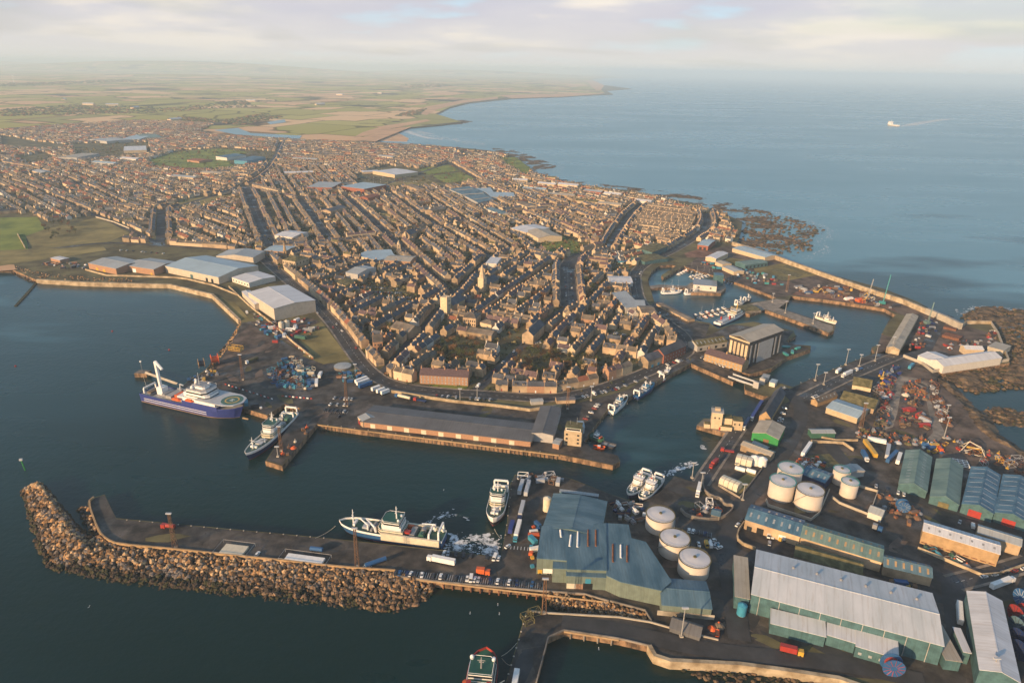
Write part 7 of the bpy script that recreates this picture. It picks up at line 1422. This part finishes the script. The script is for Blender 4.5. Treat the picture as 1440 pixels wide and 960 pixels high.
# wind turbines far away
for k, (q, h) in enumerate((((402, 113), 110), ((449, 112), 120), ((478, 112), 110), ((304, 102), 120), ((311, 102), 120), ((20, 118), 90))):
    v = P(*q); o = empty('wind_turbine', (v.x, v.y, GZ), .3*k, 'white wind turbine, %s counted inland from the beach side' % ordw([3, 2, 1, 5, 4, 6][k]), 'wind turbine', 'wind turbines far inland')
    MB().bar((0, 0, 0), (0, 0, h), 3, 'white', n=8, r2=1.6).build('tower', o); MB().box(-2, 2, -5, 3, h-1.5, h+2, 'white').build('nacelle', o)
    for j in range(3): a = 2.1*j+k; MB().bar((0, -5.5, h), (h*.42*math.cos(a), -5.5, h+h*.42*math.sin(a)), 2, 'white', n=4, r2=.5).build('blade', o)
# farms
for k, q in enumerate(((125, 148), (158, 149), (450, 148), (246, 170), (190, 153), (90, 141), (535, 132), (478, 134), (353, 143))):
    v = P(*q); o = empty('farm_building', (v.x, v.y, GZ+.5), .4*k, '%s farm shed, %s out in the fields beyond the town' % (['white', 'cream', 'pale'][k % 3], ordw(k+1)), 'farm', 'farm buildings in the fields')
    MB().box(-35, 35, -12, 12, 0, 9, 'cream').build('wall', o); m = MB(); m.face([(-36, -13, 9), (36, -13, 9), (36, 0, 14), (-36, 0, 14)], 'whiteroof'); m.face([(36, 13, 9), (-36, 13, 9), (-36, 0, 14), (36, 0, 14)], 'whiteroof'); m.build('roof', o)
# quay bollards and concrete barriers
random.seed(31)
for where, a, b, n in (('the breakwater berth edge', (170, 731), (465, 758), 16), ('the fish market quay edge', (452, 597), (770, 637), 16), ('the outer jetty edge', (741, 862), (713, 955), 8), ('the trawler quay edge', (828, 607), (928, 535), 9), ('the dock road quay edge', (1120, 541), (1218, 500), 9), ('the factory quay edge', (721, 672), (710, 760), 7), ('the long middle pier edge', (1082, 437), (1160, 465), 7)):
    A = P(*a); B = P(*b)
    for i in range(n):
        c = A.lerp(B, (i+.5)/n); o = empty('bollard', c, 0, 'small iron mooring bollard, %s along %s' % (ordw(i+1), where), 'bollard', 'mooring bollards along the quays'); MB().cyl(0, 0, 0, .55, .28, 'dark', n=8).build('post', o); MB().cyl(0, 0, .55, .8, .45, 'paleconc', n=8, cone=.1).build('cap', o)
for where, a, b, n in (('the ship quay', (315, 540), (385, 562), 14), ('the equipment heap yard', (395, 557), (440, 561), 9), ('the earth yard fence', (415, 486), (441, 506), 7)):
    A = P(*a); B = P(*b); rz = ang(A, B)
    for i in range(n):
        c = A.lerp(B, (i+.5)/n); o = empty('road_barrier', c, rz, '%s plastic road barrier, %s in the line on %s' % (['red', 'white'][i % 2], ordw(i+1), where), 'barrier', 'red and white road barriers'); MB().box(-.95, .95, -.28, .28, 0, .35, ['red', 'white'][i % 2]).build('foot', o); MB().box(-.9, .9, -.15, .15, .35, 1.0, ['red', 'white'][i % 2]).build('panel', o)
# ================================================================== ROCK ARMOUR
def ico():
    bm = bmesh.new(); bmesh.ops.create_icosphere(bm, subdivisions=1, radius=1); vs_ = [v.co.copy() for v in bm.verts]; fs = [tuple(v.index for v in f.verts) for f in bm.faces]; bm.free(); return vs_, fs
IV, IF = ico()
def rockverts(seed, s):
    r = random.Random(seed); out = []
    for v in IV: k = r.uniform(.72, 1.15); out.append(Vector((v.x*s[0]*k, v.y*s[1]*k, v.z*s[2]*k)))
    return out
def bank(inner, outer, zin, zout, n, smin, smax, sd):
    """points on a sloping bank between two world polylines"""
    r = random.Random(sd); out = []
    def at(pl, t):
        ls = [(Vector(b)-Vector(a)).length for a, b in zip(pl, pl[1:])]; T_ = sum(ls)*t
        for (a, b), l_ in zip(zip(pl, pl[1:]), ls):
            if T_ <= l_: return Vector(a).lerp(Vector(b), T_/l_)
            T_ -= l_
        return Vector(pl[-1])
    for _ in range(n):
        t = r.random(); k = r.random(); a = at(inner, t); b = at(outer, t); p = a.lerp(b, k); out.append((p.x, p.y, zin+(zout-zin)*k, smin+(smax-smin)*r.random()**1.9))
    return out
BK = []
inner = [w2(p) for p in [(136, 752), (150, 760), (166, 767), (248, 774), (320, 782), (400, 790), (478, 799), (556, 804), (585, 812)]]
outer = [w2(p, 0) for p in [(80, 798), (120, 808), (170, 816), (240, 825), (320, 832), (400, 839), (470, 848), (540, 859), (588, 850)]]
BK += bank(inner, outer, 3.6, -.2, 3800, .6, 2.2, 1); BK += bank([w2(p) for p in [(556, 804), (590, 813), (612, 818)]], [w2(p, 0) for p in [(560, 860), (588, 852), (604, 838)]], 3.0, -.6, 170, .6, 1.8, 21); BK += bank([w2(p, 0) for p in [(80, 798), (170, 816), (320, 832), (470, 848), (560, 858)]], [w2(p, 0) for p in [(76, 804), (168, 822), (320, 838), (470, 855), (562, 865)]], .1, -.9, 330, .5, 1.7, 22)
sl_ = [w2(p, 0) for p in [(30, 690), (42, 730), (52, 770), (66, 795), (80, 802)]]; sm_ = [w2(p, 5) for p in [(52, 678), (78, 715), (102, 752), (125, 775), (150, 768)]]; sr_ = [w2(p, 0) for p in [(60, 680), (98, 725), (112, 742), (122, 748), (140, 745)]]
BK += bank(sm_, sl_, 5.2, -.2, 1400, .6, 2.2, 2); BK += bank(sm_, sr_, 5.2, -.2, 560, .8, 1.8, 3); BK += bank([w2(p, 3) for p in [(112, 718), (124, 712), (136, 746)]], [w2(p, 0) for p in [(108, 712), (112, 722), (120, 745)]], 3, 0, 60, 1, 1.8, 9)
BK += bank([w2(p) for p in [(766, 832), (822, 837), (858, 847), (908, 862)]], [w2(p, .5) for p in [(775, 852), (800, 862), (850, 872), (908, 880)]], 3.6, .2, 520, .7, 1.5, 4)
BK += bank([w2(p) for p in [(339, 454), (330, 476), (318, 494), (300, 518), (272, 536)]], [w2(p, 0) for p in [(334, 460), (322, 478), (308, 496), (292, 518), (262, 540)]], 3.6, 0, 330, .8, 1.6, 5)
BK += bank([w2(p) for p in [(20, 376), (50, 390), (70, 388)]], [w2(p, 0) for p in [(16, 384), (44, 398), (56, 396)]], 3.6, 0, 150, .8, 1.8, 6)
BK += bank([w2(p, 4.2) for p in [(20, 374), (60, 384), (110, 389), (180, 391)]], [w2(p, 4.2) for p in [(50, 391), (80, 394), (130, 395), (190, 396)]], 4.4, 4.2, 220, .6, 1.4, 7)
BK += bank([w2(p) for p in [(400, 570), (425, 571)]], [w2(p, 0) for p in [(400, 578), (424, 580)]], 3.6, 0, 60, .7, 1.4, 8)
random.seed(77)
# solid core below the loose boulders, coloured dark to paint the shade between them
mb = MB()
for (i_, o_, zi, zo) in ((inner, outer, 3.0, -1.5), (sm_, sl_, 4.6, -1.5), (sm_, sr_, 4.6, -1.5), ([w2(p) for p in [(766, 832), (822, 837), (858, 847), (908, 862)]], [w2(p, .5) for p in [(775, 852), (800, 862), (850, 872), (908, 880)]], 3.2, -.8), ([w2(p) for p in [(339, 454), (330, 476), (318, 494), (300, 518), (272, 536)]], [w2(p, 0) for p in [(334, 460), (322, 478), (308, 496), (292, 518), (262, 540)]], 3.4, -.8)):
    n = min(len(i_), len(o_)); a, b = i_, o_
    if len(a) != len(b): 
        import itertools
    for k in range(n-1): mb.face([(*a[k], zi), (*b[k], zo), (*b[k+1], zo), (*a[k+1], zi)], 'weed')
mb.face([(*w2((150, 768)), 4.5), (*w2((125, 775), 5), 4.6), (*w2((136, 752)), 3), (*w2((145, 750)), 3)], 'rocksea')
tag(mb.build('rock_bank'), 'rubble core under the loose boulders, coloured dark as gap shade', 'rubble', kind='stuff')
BK.sort(key=lambda q: Vector((q[0], q[1], q[2]-CH)).length-q[3]*60)
rp = []
for k in range(8):
    me = bpy.data.meshes.new('boulder'); me.from_pydata([tuple(v) for v in rockverts(k+5, (1.1, .85, .75))], [], IF); me.materials.append(M['rock']); rp.append(me)
N1 = 290
for i, (x, y, z, s) in enumerate(BK[:N1]):
    o = bpy.data.objects.new('boulder', rp[i % 8]); COL.objects.link(o); o.location = (x, y, z+s*.1); o.scale = (s, s*random.uniform(.8, 1.1), s*random.uniform(.8, 1.1)); o.rotation_euler = (random.random()*.8, random.random()*.8, random.random()*6)
    tag(o, 'rough brown armour boulder heaped on the breakwater slope', 'boulder', 'armour boulders along the breakwater')
ROCKM = []
for k, c in enumerate(((.38, .21, .09), (.20, .115, .055), (.17, .14, .12), (.06, .042, .028), (.50, .33, .18))):
    nm = 'rocktone%d' % k; mk(nm, c, var=.35, scale=.8, rough=.95); ROCKM.append(nm)
mb = MB()
for i, (x, y, z, s) in enumerate(BK[N1:]):
    k = random.choice(ROCKM if z > 1.5 else (ROCKM[1:4] if z > .7 else (ROCKM[3], 'weed'))); vv = rockverts(i % 97, (s, s*.85, s*.8)); R_ = Matrix.Rotation(random.random()*6, 3, 'Z') @ Matrix.Rotation(random.random(), 3, 'X'); b0 = len(mb.v); mi = mb.mi(k)
    mb.v += [tuple(R_ @ v+Vector((x, y, z+s*.1))) for v in vv]; mb.f += [tuple(b0+a for a in f) for f in IF]; mb.m += [mi]*len(IF)
o = mb.build('rock_armour'); tag(o, 'countless armour boulders heaped along the breakwater and banks', 'boulders', kind='stuff')
# ================================================================== SHORE ROCKS (heightfield patches)
from mathutils import noise
def rockpatch(label, pl, cell, zmax, thr, seed, base=-.6, m='rocksea'):
    wp = [w2(p, 0) for p in pl]; x0 = min(p[0] for p in wp); x1 = max(p[0] for p in wp); y0 = min(p[1] for p in wp); y1 = max(p[1] for p in wp)
    nx = int((x1-x0)/cell)+1; ny = int((y1-y0)/cell)+1; mb = MB(); idx = {}
    segs = list(zip(wp, wp[1:]+wp[:1]))
    def edge(x, y):
        d = 1e9
        for a, b in segs:
            ax, ay = a; bx_, by = b; l2 = (bx_-ax)**2+(by-ay)**2; t = max(0, min(1, ((x-ax)*(bx_-ax)+(y-ay)*(by-ay))/l2)); d = min(d, (x-ax-t*(bx_-ax))**2+(y-ay-t*(by-ay))**2)
        return math.sqrt(d)
    H = {}
    for i in range(nx+1):
        for j in range(ny+1):
            x = x0+i*cell; y = y0+j*cell
            if not inpoly(x, y, wp): continue
            e = min(1, edge(x, y)/(cell*4+6)); n_ = noise.fractal(Vector((x*.02+seed, y*.02, 0)), .9, 2.1, 6); n2_ = noise.noise(Vector((x*.11, y*.11, seed)))
            z = base+(n_*.9+thr)*zmax*e+n2_*.5+abs(noise.noise(Vector((x*.35, y*.2, seed))))*.9
            H[(i, j)] = len(mb.v); mb.v.append((x+random.uniform(-.3, .3)*cell, y+random.uniform(-.3, .3)*cell, min(z, zmax)))
    mi = mb.mi(m)
    for (i, j) in list(H):
        q = [(i, j), (i+1, j), (i+1, j+1), (i, j+1)]
        if all(k in H for k in q): mb.f.append(tuple(H[k] for k in q)); mb.m.append(mi)
    o = mb.build('shore_rocks'); tag(o, label, 'rocks', kind='structure'); return o
rockpatch('broken dark rocks outside the sea wall of the northern dockyard', [(1045, 288), (1080, 296), (1110, 306), (1150, 314), (1165, 325), (1150, 334), (1128, 338), (1158, 350), (1140, 360), (1112, 361), (1070, 358), (1032, 342), (1040, 320), (1020, 305)], 3.5, 2.2, .12, 1, base=-.5)
rockpatch('dark tidal rocks below the northern seafront houses', [(840, 258), (880, 262), (960, 272), (1010, 282), (1060, 292), (1040, 300), (1000, 298), (940, 286), (900, 277), (850, 268)], 4, 1.8, .1, 2, base=-.3)
rockpatch('dark reef beyond the green seafront park', [(688, 208), (720, 210), (760, 222), (785, 234), (770, 242), (790, 252), (830, 256), (800, 262), (750, 250), (735, 230), (700, 216)], 5, 2.4, .2, 3, base=-.4)
rockpatch('rough brown foreshore inside the curve of the shore rocks', [(1346, 446), (1380, 430), (1440, 434), (1560, 440), (1640, 480), (1540, 545), (1440, 546), (1371, 553), (1335, 540), (1320, 528), (1418, 510), (1412, 494), (1400, 460)], 2.0, 5.0, .30, 4, base=-.5)
rockpatch('two dark rock islets in the small right-hand inlet', [(1384, 572), (1400, 568), (1440, 576), (1470, 590), (1460, 604), (1412, 602), (1395, 592), (1378, 580)], 2.5, 2.6, .35, 5)
rockpatch('rocky bank sloping to the inlet below the scrap yard', [(1322, 532), (1345, 545), (1372, 572), (1396, 590), (1410, 614), (1440, 634), (1500, 650), (1500, 672), (1440, 655), (1375, 625), (1345, 590), (1305, 530), (1320, 565), (1350, 610), (1400, 662), (1340, 620)][:12], 2.2, 5.5, .8, 6, base=.6)
rockpatch('weedy foreshore below the coast road wall at the bottom', [(930, 925), (1000, 936), (1100, 946), (1190, 958), (1260, 985), (1200, 1010), (1060, 1000), (1000, 975), (930, 955), (905, 925)], 2, 1.5, .15, 7)
rockpatch('dark rocks trimming the outer sea wall', [(1180, 392), (1250, 414), (1310, 436), (1355, 448), (1356, 455), (1300, 432), (1230, 410)], 3, 1.5, .3, 8)
rockpatch('low point of rock on the far beach', [(600, 171), (655, 168.5), (668, 171), (650, 175), (600, 178)], 14, 4, .6, 9)
def flecks(label, path, n, spread, s0, s1, z=.07, sd=1, stretch=2.5):
    r = random.Random(sd); pts_ = [w2(p, 0) for p in path]; mb = MB(); ls = [(Vector(b)-Vector(a)).length for a, b in zip(pts_, pts_[1:])]; T_ = sum(ls)
    for _ in range(n):
        d = r.random()*T_
        for (a, b), l_ in zip(zip(pts_, pts_[1:]), ls):
            if d <= l_: break
            d -= l_
        u = (Vector(b)-Vector(a)).normalized(); c = Vector(a)+u*d+Vector((-u.y, u.x))*r.gauss(0, spread); s = r.uniform(s0, s1); k = r.randint(5, 7)
        q = [(c.x+u.x*math.cos(t_)*s*stretch*f-u.y*math.sin(t_)*s*f, c.y+u.y*math.cos(t_)*s*stretch*f+u.x*math.sin(t_)*s*f, z+_*1e-5) for t_, f in [(6.283*i/k, r.uniform(.5, 1.1)) for i in range(k)]]
        mb.face(q, 'foam')
    o = mb.build('surf_foam'); tag(o, label, 'foam', kind='stuff')
flecks('broken surf on the outer edge of the northern rocks', [(1060, 294), (1110, 303), (1160, 318), (1172, 328), (1150, 340), (1165, 352), (1130, 364)], 330, 6, .25, 1.1, sd=1, stretch=4)
flecks('thin surf along the northern seafront', [(745, 246), (775, 252), (830, 259), (900, 272), (960, 281), (1040, 292)], 260, 9, .4, 1.6, sd=2, stretch=4)
flecks('thin surf beyond the seafront reef', [(716, 212), (760, 222), (790, 236), (775, 244)], 120, 10, .5, 2, sd=3, stretch=4)
flecks('surf against the right-hand shore rocks', [(1348, 444), (1376, 432), (1410, 434), (1450, 438), (1560, 440)], 260, 5, .3, 1.4, sd=4)
flecks('surf lines at the river mouth', [(556, 182), (580, 186), (606, 192), (640, 197), (680, 203)], 160, 22, 2, 7, sd=5)
flecks('surf lines along the far beach', [(640, 150), (680, 143), (740, 138), (830, 135)], 60, 25, 3, 9, sd=6)
flecks('froth scattered round the berth of the trawler', [(628, 762), (650, 768), (680, 766), (700, 772)], 240, 5, .2, .9, sd=7, stretch=1.5)
flecks('boat wash near the quay corner', [(938, 668), (955, 657), (980, 650)], 90, 1.6, .2, .8, sd=8)
flecks('bits of froth drifting near the breakwater berth', [(600, 735), (626, 722), (640, 724), (660, 728)], 40, 2, .2, .6, sd=9)
# loose rocks over the shore
RS = random.Random(8); mb = MB()
for pl, n, s0, s1 in (([(1346, 446), (1380, 430), (1440, 434), (1500, 440), (1500, 540), (1440, 546), (1371, 553), (1335, 540), (1320, 530), (1418, 510), (1412, 494), (1400, 460)], 1500, .5, 2.6), ([(1322, 545), (1345, 555), (1372, 585), (1400, 612), (1440, 650), (1400, 650), (1345, 600)], 420, .4, 1.6), ([(1050, 292), (1110, 306), (1160, 322), (1140, 340), (1150, 354), (1070, 358), (1036, 342)], 500, .7, 3.2), ([(930, 930), (1100, 948), (1190, 962), (1180, 985), (1000, 960)], 260, .3, 1.2), ([(1384, 572), (1440, 576), (1440, 600), (1395, 592)], 90, .5, 2)):
    xs_ = [p[0] for p in pl]; ys_ = [p[1] for p in pl]; k = 0
    while k < n:
        a, b = RS.uniform(min(xs_), max(xs_)), RS.uniform(min(ys_), max(ys_))
        if not inpoly(a, b, pl): continue
        v = P(a, b, .6 if pl[0][0] != 1322 else 2.0); s = RS.uniform(s0, s1)**1.0; vv = rockverts(k % 61, (s*1.3, s, s*.7)); b0 = len(mb.v); mi = mb.mi(RS.choice(('rocksea', 'rocksea', 'rock', 'weed'))); mb.v += [tuple(q+v) for q in vv]; mb.f += [tuple(b0+c for c in f) for f in IF]; mb.m += [mi]*len(IF); k += 1
tag(mb.build('shore_boulders'), 'countless loose rocks strewn over the tidal shore', 'rocks', kind='stuff')
# foam scum on the berth
random.seed(3)
def foam(pl, z=.06, n=60, seed=1): 
    w_ = [w2(p, z) for p in pl]; mb = MB(); out = []
    for a, b in zip(w_, w_[1:]+w_[:1]):
        a = Vector(a); b = Vector(b); k = max(1, int((b-a).length/1.5)); nrm = Vector((-(b-a).y, (b-a).x)).normalized()
        for i in range(k): p = a.lerp(b, i/k)+nrm*random.uniform(-1.3, 1.3); out.append((p.x, p.y))
    mb.prism(out, z-.03, z, 'foam'); o = mb.build('foam'); o['kind'] = 'stuff'; o['label'] = 'white scum floating on the water'
foam([(631, 748), (642, 752), (646, 758), (655, 763), (653, 770), (645, 776), (640, 772), (634, 762)]); foam([(655, 756), (670, 753), (686, 749), (690, 755), (702, 764), (700, 782), (676, 778), (688, 768), (678, 762), (660, 758)]); foam([(940, 666), (952, 656), (960, 655), (950, 664)]); foam([(985, 625), (993, 627), (992, 632), (984, 628)]); foam([(613, 729), (626, 722), (628, 724), (618, 730)]); foam([(944, 662), (975, 652), (980, 653), (955, 662)], z=.08)
sheet('surf', [(1108, 316), (1150, 308), (1200, 318), (1160, 322)], 'water', .04)
bs = [c for c in scene.objects if c.name == 'big_shed'][0]; rf_ = [c for c in bs.children if c.name.startswith('roof')][0]; mx_ = max(v.co.x for v in rf_.data.vertices); my_ = max(v.co.y for v in rf_.data.vertices)
for i in range(6):
    x = -mx_*.55+i*mx_*.27; m = MB(); m.cyl(x, my_*.45, 13.2, 14.6, .7, 'grey', n=8, cone=.3); m.build('vent', rf_)
for i in range(9):
    m = MB(); x = -mx_*.9+i*mx_*.22; m.box(x, x+.25, -my_-.02, -my_+.35, 0, 12, 'greywall'); m.build('downpipe', bs)
# ================================================================== TREES
def tree_proto(h, r, m, n, seed):
    rr = random.Random(seed); o = bpy.data.objects.new('garden_tree', None); COL.objects.link(o); mt = MB(); mt.bar((0, 0, 0), (.2, .1, h*.5), .22*h/7, 'bark', n=6, r2=.12); tips = []
    for k in range(6):
        a = rr.uniform(0, 6.28); e = Vector((math.cos(a)*r*.6, math.sin(a)*r*.6, h*rr.uniform(.6, .9))); mt.bar((.15, .1, h*rr.uniform(.3, .5)), e, .1, 'bark', n=4, r2=.04); tips.append(e)
    mt.build('trunk', o); mc = MB()
    for k in range(n):
        t_ = rr.choice(tips); c = t_+Vector((rr.gauss(0, r*.32), rr.gauss(0, r*.32), rr.gauss(0, h*.12))); s = rr.uniform(.18, .5); d1 = Vector((rr.gauss(0, 1), rr.gauss(0, 1), rr.gauss(0, 1))).normalized()*s; d2 = d1.orthogonal().normalized()*s*.7
        mc.face([c-d1, c+d2, c+d1, c-d2], m)
    mc.build('crown', o); remember(o); return o
TP = [tree_proto(7, 2.8, 'twig', 260, 1), tree_proto(6, 2.4, 'twig', 220, 2), tree_proto(8, 3.2, 'leaf', 300, 3), tree_proto(5, 2.6, 'leaf', 240, 4)]; tu = set(); random.seed(12)
TG = [('the walled gardens above the long orange tenement', [(612, 474), (650, 478), (690, 486), (664, 518), (606, 502)], 34), ('the gardens right of the steep street', [(712, 500), (760, 490), (800, 500), (880, 512), (842, 530), (735, 528)], 60), ('the gardens left of the square church tower', [(500, 440), (540, 450), (560, 480), (520, 470)], 16),
      ('the brown heath above the bay', [(60, 320), (100, 312), (110, 330), (60, 340)], 18), ('the back plots of the upper streets', [(430, 300), (560, 310), (620, 330), (540, 340), (460, 330)], 60), ('the plots east of the wide street', [(810, 380), (850, 400), (880, 440), (830, 430)], 26), ('the greens by the inland gardens', [(640, 300), (760, 310), (740, 345), (660, 330)], 30), ('the gardens west of the wide street', [(700, 400), (770, 390), (780, 420), (720, 440)], 30), ('the backs of the coast road houses', [(410, 372), (520, 400), (500, 440), (440, 400)], 30), ('the brown hollow of the central plots', [(560, 270), (600, 280), (640, 300), (600, 300)], 20)]
for where, pl, n in TG:
    xs_ = [p[0] for p in pl]; ys_ = [p[1] for p in pl]; k = 0; tr = 0; got = []
    while k < n and tr < 3000:
        tr += 1; a, b = random.uniform(min(xs_), max(xs_)), random.uniform(min(ys_), max(ys_))
        if not inpoly(a, b, pl): continue
        v = P(a, b)
        if (int(v.x//CELL), int(v.y//CELL)) in occ: continue
        got.append((b, v)); k += 1
    got.sort(key=lambda q: -q[0])
    for i, (b, v) in enumerate(got):
        j = random.choice((0, 1, 0, 2, 3)); o = TP[j] if j not in tu else copy_tree(TP[j]); tu.add(j); s = random.uniform(.75, 1.3); o.location = (v.x, v.y, GZ); o.scale = (s, s, s*random.uniform(.85, 1.15)); o.rotation_euler[2] = random.random()*6
        tag(o, '%s tree, %s counted upward in %s' % (['tall bare brown', 'small bare brown', 'dull green', 'low dull green'][j], ordw(i+1), where), 'tree', 'garden trees among the houses')
# undergrowth and garden shrubs nobody could count
mb = MB(); random.seed(4); cnt_ = 0
for _ in range(36000):
    if _ % 3: x = random.uniform(-520, 420); y = random.uniform(530, 1200)
    else: x = random.uniform(-1400, 700); y = random.uniform(900, 2600)
    if (int(x//CELL), int(y//CELL)) in occ: continue
    p = PX((x, y))
    if not inpoly(p[0], p[1], TOWN): continue
    s = random.uniform(.5, 1.5)*(1+y/2500)*(1.9 if _ % 7 == 0 else 1); c = Vector((x, y, GZ+s*.4)); mm = random.choice(('twig', 'leaf', 'leaf', 'drygrass')); vv = rockverts(_ % 31, (s, s, s*.8)); b0 = len(mb.v); mi = mb.mi(mm)
    mb.v += [tuple(v+c) for v in vv]; mb.f += [tuple(b0+a for a in f) for f in IF[::2]]; mb.m += [mi]*len(IF[::2])
o = mb.build('shrubbery'); tag(o, 'low garden shrubs and hedges spread between the houses', 'shrubs', kind='stuff')
# far woods
mb = MB(); random.seed(9)
for (pl, n) in (([(0, 155), (100, 148), (240, 152), (340, 142), (360, 150), (200, 160), (0, 164)], 900), ([(560, 120), (620, 118), (640, 122), (580, 124)], 160), ([(570, 158), (600, 153), (590, 162), (555, 164)], 160), ([(250, 165), (300, 168), (290, 182), (255, 186), (240, 178)], 500), ([(300, 172), (370, 160), (400, 165), (340, 176)], 260), ([(0, 118), (180, 112), (200, 115), (0, 122)], 300)):
    xs_ = [p[0] for p in pl]; ys_ = [p[1] for p in pl]; k = 0
    while k < n:
        a, b = random.uniform(min(xs_), max(xs_)), random.uniform(min(ys_), max(ys_))
        if not inpoly(a, b, pl): continue
        v = P(a, b); s = random.uniform(5, 10)*(1 if v.y < 5000 else 2); vv = rockverts(k % 31, (s*1.4, s*1.2, s*.8)); b0 = len(mb.v); mi = mb.mi('leaf' if k % 3 else 'twig'); mb.v += [tuple(q+v) for q in vv]; mb.f += [tuple(b0+c for c in f) for f in IF]; mb.m += [mi]*len(IF); k += 1
o = mb.build('woodland'); tag(o, 'far dark woods and shelter belts across the farmland', 'woodland', kind='stuff')
# gulls
for k, q in enumerate(((700, 850, 8), (702, 863, 6), (842, 912, 5), (661, 862, 7), (125, 853, 5), (624, 689, 6))):
    v = P(q[0], q[1], q[2]+4); m = MB(); m.face([(-.5, 0, 0), (0, .15, 0), (.5, 0, 0), (0, -.15, .05)], 'white'); m.face([(0, 0, 0), (.15, .9, .3), (-.15, .95, .3)], 'white'); m.face([(0, 0, 0), (-.15, -.95, .3), (.15, -.9, .3)], 'white'); tag(m.build('gull', None, v), 'white gull flying over the %s' % ['dark water below the parking strip', 'water beside the jetty head', 'black water inside the jetty bend', 'open water left of the jetty head', 'water south of the breakwater', 'harbour water above the foam'][k], 'gull')
# ================================================================== HAZE
m = bpy.data.materials.new('haze'); m.use_nodes = True; t = m.node_tree; t.nodes.clear(); vo = N(t, 'ShaderNodeVolumePrincipled'); vo.inputs['Color'].default_value = (.68, .85, 1, 1); vo.inputs['Density'].default_value = HAZE_DENSITY; vo.inputs['Anisotropy'].default_value = 0.0
mo = N(t, 'ShaderNodeOutputMaterial'); L(t, vo.outputs[0], mo.inputs['Volume']); M['haze'] = m
mb = MB(); mb.box(-60500, 60500, -700, 70500, -4, 345, 'haze'); o = mb.build('haze'); tag(o, 'thin warm haze over the whole coast', 'haze', kind='stuff')
